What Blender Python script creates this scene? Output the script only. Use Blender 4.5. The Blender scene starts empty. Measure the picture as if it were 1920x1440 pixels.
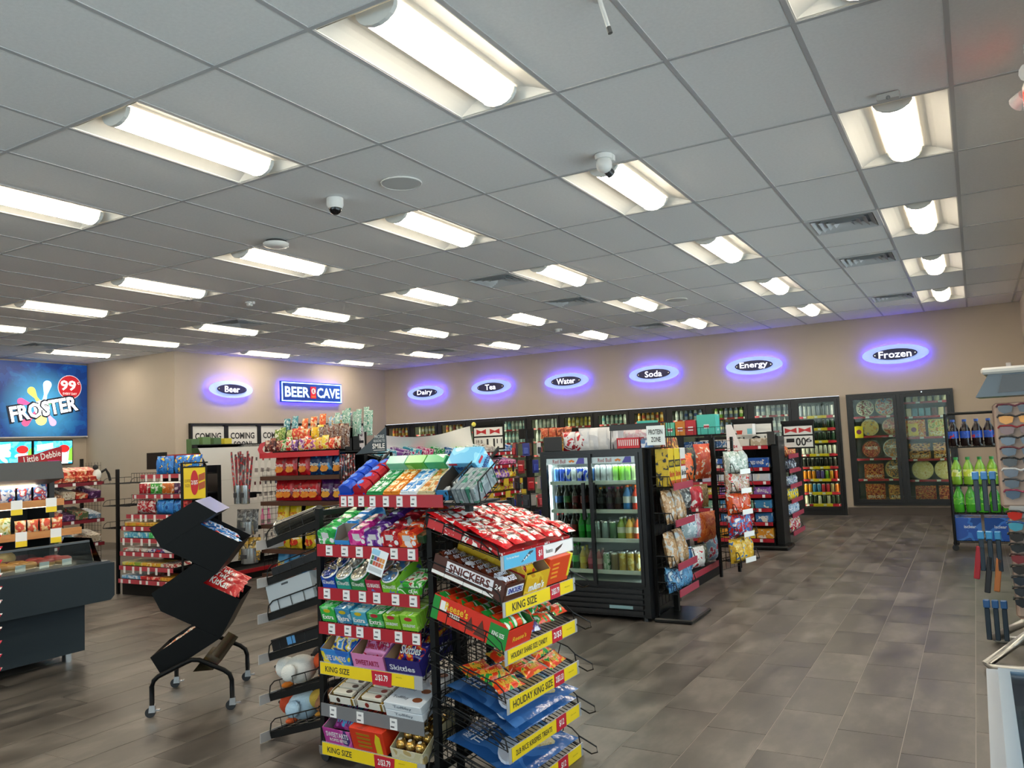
import bpy, math, random
from mathutils import Matrix, Vector
random.seed(11)
scene = bpy.context.scene
COL = scene.collection
I4 = Matrix.Identity(4)
rad = math.radians
# ------------------------------------------------------------ camera
FPX = 1494.09
CR = ((0.86369647, -0.07642744, -0.49818396), (0.50204776, 0.04327172, 0.86375668), (-0.04445743, -0.99613574, 0.07574385))
CAM_H = 1.44
CEIL = CAM_H + 1.8644
cam = bpy.data.cameras.new('camera')
cam.sensor_width = 36.0
cam.lens = 36.0 * FPX / 1920.0
cam.clip_start = 0.02
cam_o = bpy.data.objects.new('camera', cam)
COL.objects.link(cam_o)
cam_o.matrix_world = Matrix(((CR[0][0], -CR[0][1], -CR[0][2], 0), (CR[1][0], -CR[1][1], -CR[1][2], 0), (CR[2][0], -CR[2][1], -CR[2][2], CAM_H), (0, 0, 0, 1)))
scene.camera = cam_o
def project(p):
    d = (p[0], p[1], p[2] - CAM_H)
    c = [sum(CR[r][k] * d[r] for r in range(3)) for k in range(3)]
    if c[2] < .05: return None
    return 960 + FPX * c[0] / c[2], 720 + FPX * c[1] / c[2]
# ------------------------------------------------------------ sky, exposure
world = bpy.data.worlds.new('world'); scene.world = world
world.use_nodes = True
bg = world.node_tree.nodes['Background']
bg.inputs[0].default_value = (0.82, 0.91, 1.0, 1); bg.inputs[1].default_value = 3.0
scene.view_settings.view_transform = 'Standard'
scene.view_settings.look = 'None'
scene.view_settings.gamma = 1
scene.view_settings.use_curve_mapping = False
scene.view_settings.exposure = 0.45
try:
    scene.cycles.use_denoising = True
    scene.cycles.max_bounces = 5; scene.cycles.diffuse_bounces = 4; scene.cycles.glossy_bounces = 2
    scene.cycles.use_adaptive_sampling = True; scene.cycles.adaptive_threshold = 0.1; scene.cycles.adaptive_min_samples = 16
    scene.cycles.transparent_max_bounces = 16
    scene.cycles.caustics_reflective = False; scene.cycles.caustics_refractive = False
    scene.cycles.sample_clamp_indirect = 4.0
except Exception: pass
LAMP = 27.0       # radiance of the ceiling lenses
# ------------------------------------------------------------ materials
def lin(h):
    h = h.lstrip('#')
    v = [int(h[i:i + 2], 16) / 255 for i in (0, 2, 4)]
    return tuple(x / 12.92 if x <= .04045 else ((x + .055) / 1.055) ** 2.4 for x in v) + (1,)
MATS = {}
def newmat(key):
    m = bpy.data.materials.new(key[:50]); m.use_nodes = True
    return m, m.node_tree, m.node_tree.nodes['Principled BSDF']
def mt(h, rough=.45, metal=0.0, spec=.5, emit=0.0, ecol=None, coat=0.0):
    k = ('mt', h, rough, metal, spec, emit, ecol, coat)
    if k in MATS: return MATS[k]
    m, nt, b = newmat('plain_' + h)
    b.inputs['Base Color'].default_value = lin(h); b.inputs['Roughness'].default_value = rough
    b.inputs['Metallic'].default_value = metal; b.inputs['Specular IOR Level'].default_value = spec
    b.inputs['Coat Weight'].default_value = coat
    if emit:
        b.inputs['Emission Color'].default_value = lin(ecol or h); b.inputs['Emission Strength'].default_value = emit
    MATS[k] = m
    return m
def pm(*cols, sc=22, rough=.35, bump=0.0, metal=0.0, det=1.5, st=(1, 1, 1), emit=0.0, dist=.4):
    """printed packaging: patches of the given colours, optional crinkle"""
    if 7 <= sc <= 18: sc *= 1.7
    k = ('pm', cols, sc, rough, bump, metal, det, st, emit)
    if k in MATS: return MATS[k]
    m, nt, b = newmat('print_' + '_'.join(cols))
    N, L = nt.nodes, nt.links
    tc = N.new('ShaderNodeTexCoord'); mp = N.new('ShaderNodeMapping')
    mp.inputs['Location'].default_value = (len(MATS) * 1.37 % 7, len(MATS) * .71 % 5, 0); mp.inputs['Scale'].default_value = st
    no = N.new('ShaderNodeTexNoise'); no.inputs['Scale'].default_value = sc; no.inputs['Detail'].default_value = det; no.inputs['Distortion'].default_value = dist
    cr = N.new('ShaderNodeValToRGB'); cr.color_ramp.interpolation = 'CONSTANT'
    L.new(tc.outputs['Object'], mp.inputs[0]); oi = N.new('ShaderNodeObjectInfo'); om = N.new('ShaderNodeVectorMath'); om.operation = 'SCALE'; om.inputs[0].default_value = (13.7, 9.1, 5.3)
    oa = N.new('ShaderNodeVectorMath'); oa.operation = 'ADD'
    L.new(oi.outputs['Random'], om.inputs['Scale']); L.new(mp.outputs[0], oa.inputs[0]); L.new(om.outputs[0], oa.inputs[1]); L.new(oa.outputs[0], no.inputs['Vector']); L.new(no.outputs[0], cr.inputs[0])
    e = cr.color_ramp.elements
    n = len(cols); stops = {1: [0], 2: [0, .55], 3: [0, .5, .6], 4: [0, .43, .52, .61], 5: [0, .4, .47, .54, .62]}[n]
    e[0].color = lin(cols[0]); e[0].position = 0
    e[1].color = lin(cols[min(1, n - 1)]); e[1].position = stops[1] if n > 1 else 1
    for c, s in zip(cols[2:], stops[2:]):
        x = e.new(s); x.color = lin(c)
    L.new(cr.outputs[0], b.inputs['Base Color'])
    b.inputs['Roughness'].default_value = rough; b.inputs['Metallic'].default_value = metal
    if emit:
        L.new(cr.outputs[0], b.inputs['Emission Color']); b.inputs['Emission Strength'].default_value = emit
    if bump:
        n2 = N.new('ShaderNodeTexNoise'); n2.inputs['Scale'].default_value = 30; n2.inputs['Detail'].default_value = 2
        bp = N.new('ShaderNodeBump'); bp.inputs['Strength'].default_value = bump; bp.inputs['Distance'].default_value = .01
        L.new(tc.outputs['Object'], n2.inputs['Vector']); L.new(n2.outputs[0], bp.inputs['Height']); L.new(bp.outputs[0], b.inputs['Normal'])
    MATS[k] = m
    return m
def glass(tint='f4faf8', refl=.9, rough=.02):
    k = ('glass', tint, refl, rough)
    if k in MATS: return MATS[k]
    m, nt, b = newmat('clear_glass'); N, L = nt.nodes, nt.links
    N.remove(b); out = N['Material Output']
    t = N.new('ShaderNodeBsdfTransparent'); t.inputs[0].default_value = lin(tint)
    g = N.new('ShaderNodeBsdfGlossy'); g.inputs['Roughness'].default_value = rough
    f = N.new('ShaderNodeFresnel'); f.inputs[0].default_value = 1.45
    mm = N.new('ShaderNodeMath'); mm.operation = 'MULTIPLY'; mm.inputs[1].default_value = refl
    mx = N.new('ShaderNodeMixShader')
    L.new(f.outputs[0], mm.inputs[0]); L.new(mm.outputs[0], mx.inputs[0]); L.new(t.outputs[0], mx.inputs[1]); L.new(g.outputs[0], mx.inputs[2]); L.new(mx.outputs[0], out.inputs[0])
    MATS[k] = m
    return m
def noisemat(key, c1, c2, sc=6, rough=.6, bump=0.0, bsc=80, st=(1, 1, 1), det=4, rough2=None, c3=None, rnd=0.0, spec=.5):
    k = ('nm', key)
    if k in MATS: return MATS[k]
    m, nt, b = newmat(key); N, L = nt.nodes, nt.links
    g = N.new('ShaderNodeNewGeometry'); mp = N.new('ShaderNodeMapping'); mp.inputs['Scale'].default_value = st
    no = N.new('ShaderNodeTexNoise'); no.inputs['Scale'].default_value = sc; no.inputs['Detail'].default_value = det; no.inputs['Roughness'].default_value = .6
    cr = N.new('ShaderNodeValToRGB'); e = cr.color_ramp.elements
    e[0].position = .3; e[1].position = .7; e[0].color = lin(c1); e[1].color = lin(c2)
    if c3:
        x = e.new(.5); x.color = lin(c3)
    L.new(g.outputs['Position'], mp.inputs[0]); L.new(mp.outputs[0], no.inputs['Vector']); L.new(no.outputs[0], cr.inputs[0])
    if rnd:
        oi = N.new('ShaderNodeObjectInfo'); hs = N.new('ShaderNodeHueSaturation'); mr = N.new('ShaderNodeMapRange')
        mr.inputs['To Min'].default_value = 1 - rnd; mr.inputs['To Max'].default_value = 1 + rnd
        L.new(oi.outputs['Random'], mr.inputs[0]); L.new(mr.outputs[0], hs.inputs['Value']); L.new(cr.outputs[0], hs.inputs['Color']); L.new(hs.outputs[0], b.inputs['Base Color'])
        av = N.new('ShaderNodeVectorMath'); av.operation = 'ADD'; sv = N.new('ShaderNodeMath'); sv.operation = 'MULTIPLY'; sv.inputs[1].default_value = 37
        L.new(oi.outputs['Random'], sv.inputs[0]); L.new(mp.outputs[0], av.inputs[0]); L.new(sv.outputs[0], av.inputs[1]); L.new(av.outputs[0], no.inputs['Vector'])
    else:
        L.new(cr.outputs[0], b.inputs['Base Color'])
    b.inputs['Roughness'].default_value = rough; b.inputs['Specular IOR Level'].default_value = spec
    if rough2 is not None:
        r = N.new('ShaderNodeMapRange'); r.inputs['To Min'].default_value = rough; r.inputs['To Max'].default_value = rough2
        L.new(no.outputs[0], r.inputs[0]); L.new(r.outputs[0], b.inputs['Roughness'])
    if bump:
        n2 = N.new('ShaderNodeTexNoise'); n2.inputs['Scale'].default_value = bsc; n2.inputs['Detail'].default_value = 3
        bp = N.new('ShaderNodeBump'); bp.inputs['Strength'].default_value = bump; bp.inputs['Distance'].default_value = .004
        L.new(g.outputs['Position'], n2.inputs['Vector']); L.new(n2.outputs[0], bp.inputs['Height']); L.new(bp.outputs[0], b.inputs['Normal'])
    MATS[k] = m
    return m
BLACK = mt('0a0b0c', .45, 0, .3); BLACKW = mt('0d0e0f', .4, 0, .3); STRIP = mt('a8202e', .35); YEL = mt('f2d21c', .4); TAG = mt('e9e9ea', .5)
WHITE = mt('f2f2f0', .4); GREYP = mt('a9abb0', .3); CARD = mt('9a7d5e', .8); STEEL = mt('c9ccd0', .25, .9); INK = mt('222226', .6); REDP = mt('c01f36', .4)
# ------------------------------------------------------------ mesh builder
class MB:
    def __init__(s): s.v = []; s.f = []; s.m = []; s.mats = []; s.sm = []
    def mi(s, m):
        if m not in s.mats: s.mats.append(m)
        return s.mats.index(m)
    def add(s, vs, fs, m, M=None, smooth=False):
        o = len(s.v)
        s.v += [tuple((M @ Vector(p)) if M else p) for p in vs]
        ml = m if isinstance(m, list) else [m] * len(fs)
        for f, mm in zip(fs, ml):
            s.f.append([i + o for i in f]); s.m.append(s.mi(mm)); s.sm.append(smooth)
        return s
    def box(s, x0, x1, y0, y1, z0, z1, m, M=None, front=None, top=None, side=None, back=None):
        vs = [(x0, y0, z0), (x1, y0, z0), (x1, y1, z0), (x0, y1, z0), (x0, y0, z1), (x1, y0, z1), (x1, y1, z1), (x0, y1, z1)]
        fs = [(0, 3, 2, 1), (4, 5, 6, 7), (0, 1, 5, 4), (1, 2, 6, 5), (2, 3, 7, 6), (3, 0, 4, 7)]
        return s.add(vs, fs, [m, top or m, front or m, side or m, back or m, side or m], M)
    def bev(s, x0, x1, y0, y1, z0, z1, b, m, M=None, front=None, top=None, side=None):
        """box with chamfered edges"""
        vs = []; X = (x0, x1); Y = (y0, y1); Z = (z0, z1); idx = {}
        for i in (0, 1):
            for j in (0, 1):
                for k in (0, 1):
                    sx, sy, sz = (1, -1)[i] * b, (1, -1)[j] * b, (1, -1)[k] * b
                    for a, d in (('x', (0, sy, sz)), ('y', (sx, 0, sz)), ('z', (sx, sy, 0))):
                        idx[i, j, k, a] = len(vs); vs.append((X[i] + d[0], Y[j] + d[1], Z[k] + d[2]))
        fs = []; ml = []
        def q(*a, mm=m): fs.append(tuple(idx[t] for t in a)); ml.append(mm)
        q((0,0,0,'y'),(1,0,0,'y'),(1,0,1,'y'),(0,0,1,'y'), mm=front or m); q((1,1,0,'y'),(0,1,0,'y'),(0,1,1,'y'),(1,1,1,'y'))
        q((0,1,0,'x'),(0,0,0,'x'),(0,0,1,'x'),(0,1,1,'x'), mm=side or m); q((1,0,0,'x'),(1,1,0,'x'),(1,1,1,'x'),(1,0,1,'x'), mm=side or m)
        q((0,0,1,'z'),(1,0,1,'z'),(1,1,1,'z'),(0,1,1,'z'), mm=top or m); q((0,1,0,'z'),(1,1,0,'z'),(1,0,0,'z'),(0,0,0,'z'))
        for k in (0, 1):
            for j in (0, 1):
                a = [(0,j,k,'y'),(1,j,k,'y'),(1,j,k,'z'),(0,j,k,'z')]; q(*(a if (j == 0) == (k == 1) else a[::-1]))
            for i in (0, 1):
                a = [(i,0,k,'x'),(i,1,k,'x'),(i,1,k,'z'),(i,0,k,'z')]; q(*(a if (i == 1) == (k == 1) else a[::-1]))
        for i in (0, 1):
            for j in (0, 1):
                a = [(i,j,0,'x'),(i,j,1,'x'),(i,j,1,'y'),(i,j,0,'y')]; q(*(a if (i == 0) == (j == 0) else a[::-1]))
                for k in (0, 1):
                    a = [(i,j,k,'x'),(i,j,k,'y'),(i,j,k,'z')]; q(*(a if (i + j + k) % 2 == 0 else a[::-1]))
        return s.add(vs, fs, ml, M)
    def prism(s, poly, y0, y1, m, M=None, side=None):
        """poly of (x, z), anticlockwise seen from -y, extruded from y0 to y1"""
        n = len(poly)
        vs = [(p[0], y0, p[1]) for p in poly] + [(p[0], y1, p[1]) for p in poly]
        fs = [tuple(range(n)), tuple(range(2 * n - 1, n - 1, -1))] + [(i, i + n, (i + 1) % n + n, (i + 1) % n) for i in range(n)]
        return s.add(vs, fs, [m, m] + [side or m] * n, M)
    def lathe(s, prof, m, n=12, M=None, smooth=True, ms=None, caps=True):
        """prof of (r, z) from bottom to top; ms = material per segment"""
        vs = []; fs = []; ml = []
        for r, z in prof: vs += [(r * math.cos(2 * math.pi * i / n), r * math.sin(2 * math.pi * i / n), z) for i in range(n)]
        for k in range(len(prof) - 1):
            for i in range(n):
                fs.append((k * n + i, k * n + (i + 1) % n, (k + 1) * n + (i + 1) % n, (k + 1) * n + i)); ml.append(ms[k] if ms else m)
        s.add(vs, fs, ml, M, smooth)
        if caps:
            k = len(prof) - 1
            s.add([vs[i] for i in range(n)], [tuple(range(n - 1, -1, -1))], ms[0] if ms else m, M)
            s.add([vs[k * n + i] for i in range(n)], [tuple(range(n))], ms[-1] if ms else m, M)
        return s
    def cyl(s, p0, p1, r, m, n=8, smooth=True, r1=None):
        p0, p1 = Vector(p0), Vector(p1); d = p1 - p0
        M = Matrix.Translation(p0) @ d.to_track_quat('Z', 'Y').to_matrix().to_4x4()
        return s.lathe([(r, 0), (r if r1 is None else r1, d.length)], m, n, M, smooth)
    def tube(s, pts, r, m, n=6, closed=False):
        pts = [Vector(p) for p in pts]; k = len(pts); rings = []
        up = Vector((.13, .21, .97)).normalized()
        for i, p in enumerate(pts):
            a = pts[i - 1] if (i or closed) else p; b = pts[(i + 1) % k] if (i < k - 1 or closed) else p
            d = (b - a).normalized(); u = d.cross(up)
            if u.length < .05: u = d.cross(Vector((1, 0, 0)))
            u.normalize(); w = d.cross(u)
            rings.append([p + r * (math.cos(2 * math.pi * j / n) * u + math.sin(2 * math.pi * j / n) * w) for j in range(n)])
        vs = [tuple(v) for g in rings for v in g]; fs = []
        for i in range(k if closed else k - 1):
            for j in range(n):
                q = (i + 1) % k
                fs.append((i * n + j, i * n + (j + 1) % n, q * n + (j + 1) % n, q * n + j))
        if not closed: fs += [tuple(range(n)), tuple(range((k - 1) * n + n - 1, (k - 1) * n - 1, -1))]
        return s.add(vs, fs, m, None, True)
    def disc(s, r, y0, y1, m, n=20, M=None, rx=None, side=None):
        """flat ellipse facing -y"""
        rx = rx or r
        return s.prism([(rx * math.cos(2 * math.pi * i / n), r * math.sin(2 * math.pi * i / n)) for i in range(n)], y0, y1, m, M, side)
    def ball(s, r, m, M=None, n=10, k=7):
        pr = [(max(.001, r * math.sin(math.pi * i / k)), -r * math.cos(math.pi * i / k)) for i in range(k + 1)]
        return s.lathe(pr, m, n, M)
    def build(s, name):
        me = bpy.data.meshes.new(name)
        me.from_pydata(s.v, [], s.f)
        for m in s.mats: me.materials.append(m)
        me.polygons.foreach_set('material_index', s.m); me.polygons.foreach_set('use_smooth', s.sm)
        me.update()
        return me
CACHE = {}
def cached(key, fn):
    if key not in CACHE:
        r = fn(); CACHE[key] = r.build(str(key[0])) if isinstance(r, MB) else r
    return CACHE[key]
# ------------------------------------------------------------ objects
def F(x=0, y=0, z=0, rz=0, rx=0, ry=0):
    M = Matrix.Translation((x, y, z))
    if rz: M = M @ Matrix.Rotation(rad(rz), 4, 'Z')
    if rx: M = M @ Matrix.Rotation(rad(rx), 4, 'X')
    if ry: M = M @ Matrix.Rotation(rad(ry), 4, 'Y')
    return M
def me_of(x, name): return x.build(name) if isinstance(x, MB) else x
def ob(name, data, M=I4, parent=None, **kw):
    o = bpy.data.objects.new(name, me_of(data, name) if data is not None else None)
    COL.objects.link(o)
    if data is None: o.empty_display_size = .1
    if parent is not None: o.parent = parent
    o.matrix_basis = M
    for k, v in kw.items(): o[k] = v
    return o
def thing(name, label, cat, M=I4, group=None, data=None):
    o = ob(name, data, M); o['label'] = label; o['category'] = cat
    if group: o['group'] = group
    return o
def part(par, name, data, M=I4, **kw): return ob(name, data, M, par, **kw)
def struct(name, data, M=I4, parent=None):
    o = ob(name, data, M, parent)
    if parent is None: o['kind'] = 'structure'
    return o
def put(name, label, cat, M, parts, group=None):
    """parts: list of (name, mesh, local matrix); one part -> a single mesh thing"""
    if len(parts) == 1: return thing(name, label, cat, M @ parts[0][2], group, parts[0][1])
    t = thing(name, label, cat, M, group)
    for p in parts: part(t, p[0], p[1], p[2])
    return t
ORD = ['first', 'second', 'third', 'fourth', 'fifth', 'sixth', 'seventh', 'eighth', 'ninth', 'tenth', 'eleventh', 'twelfth', 'thirteenth', 'fourteenth', 'fifteenth', 'sixteenth', 'seventeenth', 'eighteenth', 'nineteenth', 'twentieth', 'twenty-first', 'twenty-second', 'twenty-third', 'twenty-fourth', 'twenty-fifth']
def nth(i, n): return 'leftmost' if i == 0 else 'rightmost' if i == n - 1 else ORD[i] + ' from left'
def text(s, w, h, m, offset=0.0, ext=.0006):
    """flat lettering facing -y, centred, fitted to w x h"""
    k = ('lettering', s, round(w, 4), round(h, 4), m.name, offset)
    if k in CACHE: return CACHE[k]
    cu = bpy.data.curves.new('lettering', 'FONT'); cu.body = s; cu.size = 1; cu.resolution_u = 2; cu.offset = offset
    cu.align_x = 'CENTER'
    o = bpy.data.objects.new('lettering', cu)
    me = bpy.data.meshes.new_from_object(o)
    bpy.data.objects.remove(o); bpy.data.curves.remove(cu)
    xs = [v.co.x for v in me.vertices]; ys = [v.co.y for v in me.vertices]
    x0, x1, y0, y1 = min(xs), max(xs), min(ys), max(ys)
    for v in me.vertices:
        v.co = ((v.co.x - (x0 + x1) / 2) * w / (x1 - x0), -ext, (v.co.y - (y0 + y1) / 2) * h / (y1 - y0))
    me.materials.clear(); me.materials.append(m)
    me.name = 'lettering'
    CACHE[k] = me
    return me
# ============================================================ the room
BY = 14.6; XL = -11.85; XF = -14.4; YJ = 8.93; XR = 0.74; XW = XR; YS = -3.6
GX0, GY0, TX, TY = 0.02934, 4.95658, .6096, 1.2192
wall_m = noisemat('painted_wall', 'b3a695', 'b8ab9b', sc=1.2, rough=.75)
tile_m = noisemat('ceiling_tile_board', 'f0efee', 'f6f5f4', sc=55, rough=.9, bump=.35, bsc=240, det=2)
grid_m = mt('bdbdbf', .5); base_m = mt('4b423c', .5)
floor_m = noisemat('stone_plank', '2f2b28', '6e6761', sc=3.4, rough=.26, rough2=.5, st=(1.5, .6, 1), det=9, c3='4d4843', rnd=.14)
grout_m = mt('a39b92', .6)
# floor: a slab with the joints showing between planks
struct('floor', MB().box(XF - .3, XW + .3, YS - .3, BY + 1.0, -.12, -.0014, grout_m))
floor_o = bpy.data.objects['floor']
PW, PL = .2905, .605
vis = []; rest = []
for i in range(-56, 14):
    x0 = -1.56 + i * PW
    if x0 < XF - .2 or x0 > XW: continue
    off = (i * .405) % PL
    for j in range(-8, 27):
        y0 = -.05 + off + j * PL
        if y0 > BY or y0 + PL < YS: continue
        if x0 < XL - .1 and y0 > YJ: continue
        p = project((x0 + PW / 2, y0 + PL / 2, 0))
        if p and -60 < p[0] < 1980 and 800 < p[1] < 1500:
            d = math.hypot(x0, y0)
            # floor that stands free of racks in the photo
            clear = (x0 > -2.5) or (y0 < 5.6 and x0 > -8.2)
            vis.append((d + (0 if clear else 50), x0, y0))
        else: rest.append((x0, y0))
vis.sort()
g = .0016
plank_me = MB().box(g, PW - g, g, PL - g, -.004, 0, floor_m).build('floor_plank')
for _, x, y in vis[:300]: part(floor_o, 'floor_plank', plank_me, F(x, y))
mb = MB()
for x, y in [(v[1], v[2]) for v in vis[300:]] + rest: mb.box(x + g, x + PW - g, y + g, min(y + PL - g, BY), -.004, 0, floor_m)
part(floor_o, 'floor_planks', mb, kind='stuff')
# walls
T = .14
mb = MB()
CX0, CX1, FX0, FX1 = -11.85, -1.975, -1.865, -.27      # cooler run, freezer
mb.box(XL - T, XR + T, BY, BY + T, 2.03, CEIL + .05, wall_m)
mb.box(CX1, FX0, BY, BY + T, 0, 2.03, wall_m); mb.box(FX0, FX1, BY, BY + T, 0, .165, wall_m); mb.box(FX1, XR + T, BY, BY + T, 0, 2.03, wall_m)
struct('wall_back', mb)
struct('wall_left', MB().box(XL - T, XL, YJ, BY, 0, CEIL + .05, wall_m))
struct('wall_alcove', MB().box(XF, XL - T, YJ, YJ + T, 0, CEIL + .05, wall_m))
struct('wall_far_left', MB().box(XF - T, XF, YS, YJ + T, 0, CEIL + .05, wall_m))
# window side: the glazed shop front runs straight along the right
mb = MB(); mb.box(XR, XR + T, 13.55, BY, 0, CEIL + .05, wall_m); mb.box(XR, XR + T, YS, 13.55, 2.75, CEIL + .05, wall_m); mb.box(XR, XR + T, YS, 13.55, 0, .4, wall_m)
struct('wall_right', mb)
mb = MB(); mb.box(XF, XW + T, YS - T, YS, 2.85, CEIL + .05, wall_m); mb.box(XF, XW + T, YS - T, YS, 0, .5, wall_m); mb.box(XF, -8, YS - T, YS, .5, 2.85, wall_m)
struct('wall_entrance', mb)
alum = mt('8d9093', .35, .7)
def window(name, M, w, z0, z1, n):
    o = struct(name, MB().box(0, w, .02, .03, z0, z1, glass()), M)
    for i in range(n + 1): part(o, 'window_mullion', MB().box(-.025, .025, 0, .09, z0, z1, alum), F(i * w / n))
    for z in (z0, z1 - .05): part(o, 'window_rail', MB().box(0, w, 0, .09, z, z + .05, alum))
    return o
window('window_1', F(XR + .1, YS, 0, 90), 13.55 - YS, .4, 2.75, 11)
window('window_2', F(-8, YS - .1, 0), XR + 8, .5, 2.85, 6)
for nm, M, w, h in (('daylight_portal', F(XR + .2, (YS + 13.55) / 2, 1.57, 0, 0, 90), 2.4, 13.55 - YS), ('daylight_portal', F(-3.6, YS - .2, 1.67, 0, 90), XR + 8, 2.35)):
    l = bpy.data.lights.new(nm, 'AREA'); l.shape = 'RECTANGLE'; l.size = w; l.size_y = h
    try: l.cycles.is_portal = True
    except Exception: pass
    o = bpy.data.objects.new(nm, l); COL.objects.link(o); o.matrix_basis = M
# baseboards
for nm, b in (('baseboard_back', (FX0 - .1, XR, BY - .012, BY, 0, .13)), ('baseboard_left', (XL, XL + .012, YJ, BY, 0, .13)), ('baseboard_right', (XR - .012, XR, YS, BY - .02, 0, .13))):
    struct(nm, MB().box(*b, base_m))
# ceiling: tiles laid in a tee grid
lightcells = {(i, j) for i in (-1, -4, -7, -10, -13, -16, -19, -22) for j in (-4, -2, 0, 2, 4, 6)} - {(-22, 4), (-22, 6)}
ventcells = {(-8, -3): .3, (-2, 2): .25, (-2, 3): .75, (-2, 6): .25, (-8, 2): .25, (-8, 3): .75, (-8, 6): .25, (-15, 2): .25, (-21, 1): .7, (-15, 6): .25}
ceil_o = struct('ceiling', MB().box(XF - T, XW + T, YS - T, BY + 1, CEIL + .12, CEIL + .2, tile_m))
tile_me = MB().box(.012, TX - .012, .012, TY - .012, .004, .022, tile_m).build('ceiling_tile')
half_me = MB().box(.012, TX - .012, .012, TY / 2 - .012, .004, .022, tile_m).build('ceiling_tile')
cells = []
for i in range(-24, 4):
    for j in range(-8, 8):
        x, y = GX0 + i * TX, GY0 + j * TY
        if x + TX < XF or x > XW or y > BY or y + TY < YS: continue
        p = project((x + TX / 2, y + TY / 2, CEIL))
        cells.append((0 if p and -150 < p[0] < 2070 and -250 < p[1] < 760 else 1, math.hypot(x, y), i, j, x, y))
cells.sort(); nvis = 0; mb = MB()
for hid, d, i, j, x, y in cells:
    if (i, j) in lightcells: continue
    if (i, j) in ventcells:
        part(ceil_o, 'ceiling_tile', half_me, F(x, y + (0 if ventcells[i, j] > .5 else TY / 2), CEIL)); continue
    if not hid and nvis < 290: part(ceil_o, 'ceiling_tile', tile_me, F(x, y, CEIL)); nvis += 1
    else: mb.box(x + .012, x + TX - .012, y + .012, y + TY - .012, CEIL + .004, CEIL + .022, tile_m)
part(ceil_o, 'ceiling_tiles', mb, kind='stuff')
for i in range(-24, 5):
    x = GX0 + i * TX
    if XF < x < XW: part(ceil_o, 'ceiling_tee', MB().box(-.012, .012, YS, BY, 0, .006, grid_m), F(x, 0, CEIL))
for j in range(-8, 9):
    y = GY0 + j * TY
    if YS < y < BY: part(ceil_o, 'ceiling_tee', MB().box(XF, XW, -.0115, .0115, -.0003, .0055, grid_m), F(0, y, CEIL))
for (i, j), fr in ventcells.items():
    y = GY0 + (j + .5) * TY
    part(ceil_o, 'ceiling_tee', MB().box(GX0 + i * TX, GX0 + (i + 1) * TX, -.0115, .0115, -.0003, .0055, grid_m), F(0, y, CEIL))
mb = MB()
# light fittings
refl_m = mt('f1efe9', .45); lens_m = mt('fff6e4', .4, emit=LAMP, ecol='fff1d8'); lens_side = mt('fff6e6', .4, emit=1.0, ecol='fff0d4'); cap_m = mt('d9d9d6', .4)
def troffer_parts():
    a = MB(); n = 6
    for sx in (-1, 1):
        pts = [(sx * (.29 - .19 * t), .004 + .052 * math.sin(t * math.pi / 2), .03 + .06 * t) for t in [k / n for k in range(n + 1)]]
        for (xa, za, ya), (xb, zb, yb) in zip(pts, pts[1:]):
            a.add([(xa, ya, za), (xa, TY - ya, za), (xb, TY - yb, zb), (xb, yb, zb)], [(0, 1, 2, 3) if sx > 0 else (3, 2, 1, 0)], refl_m, F(TX / 2), True)
    ends = []
    for flip in (0, 1):
        e = MB()
        for (xa, za, ya), (xb, zb, yb) in zip(pts, pts[1:]):
            if flip: ya, yb = TY - ya, TY - yb
            e.add([(-xa, ya, za), (xa, ya, za), (xb, yb, zb), (-xb, yb, zb)], [(0, 1, 2, 3) if flip else (3, 2, 1, 0)], refl_m, F(TX / 2), True)
        ends.append(e)
    le = MB(); m = 9; pr = [(.105 * math.cos(math.pi * k / m), .05 - .078 * math.sin(math.pi * k / m)) for k in range(m + 1)]
    vs = [(x, .11, z) for x, z in pr] + [(x, TY - .11, z) for x, z in pr]
    le.add(vs, [(k, k + m + 1, k + m + 2, k + 1) for k in range(m)] + [tuple(range(m + 1)), tuple(range(2 * m + 1, m, -1))], [lens_m if 2 <= k <= m - 3 else lens_side for k in range(m)] + [lens_side] * 2, F(TX / 2), True)
    caps = []
    for y in (.085, TY - .11):
        c = MB(); p2 = [(x * 1.05, .05 - (.05 - z) * 1.05) for x, z in pr]
        c.prism(p2[::-1], y, y + .025, cap_m, F(TX / 2)); caps.append(c)
    hs = MB(); hs.box(.006, TX - .006, .006, TY - .006, .075, .09, refl_m)
    rim = MB()
    for b in ((.006, .02, .006, TY - .006), (TX - .02, TX - .006, .006, TY - .006), (.02, TX - .02, .006, .02), (.02, TX - .02, TY - .02, TY - .006)): rim.box(*b, .002, .075, refl_m)
    return [('reflector', a.build('reflector')), ('end_plate', ends[0].build('end_plate')), ('end_plate', ends[1].build('end_plate')), ('lens', le.build('lens')), ('lens_cap', caps[0].build('lens_cap')), ('lens_cap', caps[1].build('lens_cap')), ('housing', hs.build('housing')), ('rim', rim.build('rim'))]
TP = troffer_parts()
ROWN = {-4: 'row behind the camera', -2: 'nearest row', 0: 'second row', 2: 'third row', 4: 'fourth row', 6: 'row by the back wall'}
for (i, j) in sorted(lightcells):
    x, y = GX0 + i * TX, GY0 + j * TY
    if x + TX < XF or y > BY - .5: continue
    k = {-1: 0, -4: 1, -7: 2, -10: 3, -13: 4, -16: 5, -19: 6, -22: 7}[i]
    t = thing('ceiling_light', 'recessed ceiling light in the %s, %s counting from the window side' % (ROWN[j], ORD[k]), 'ceiling light', F(x, y, CEIL), 'recessed ceiling lights')
    for n_, d in TP: part(t, n_, d)
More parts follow.
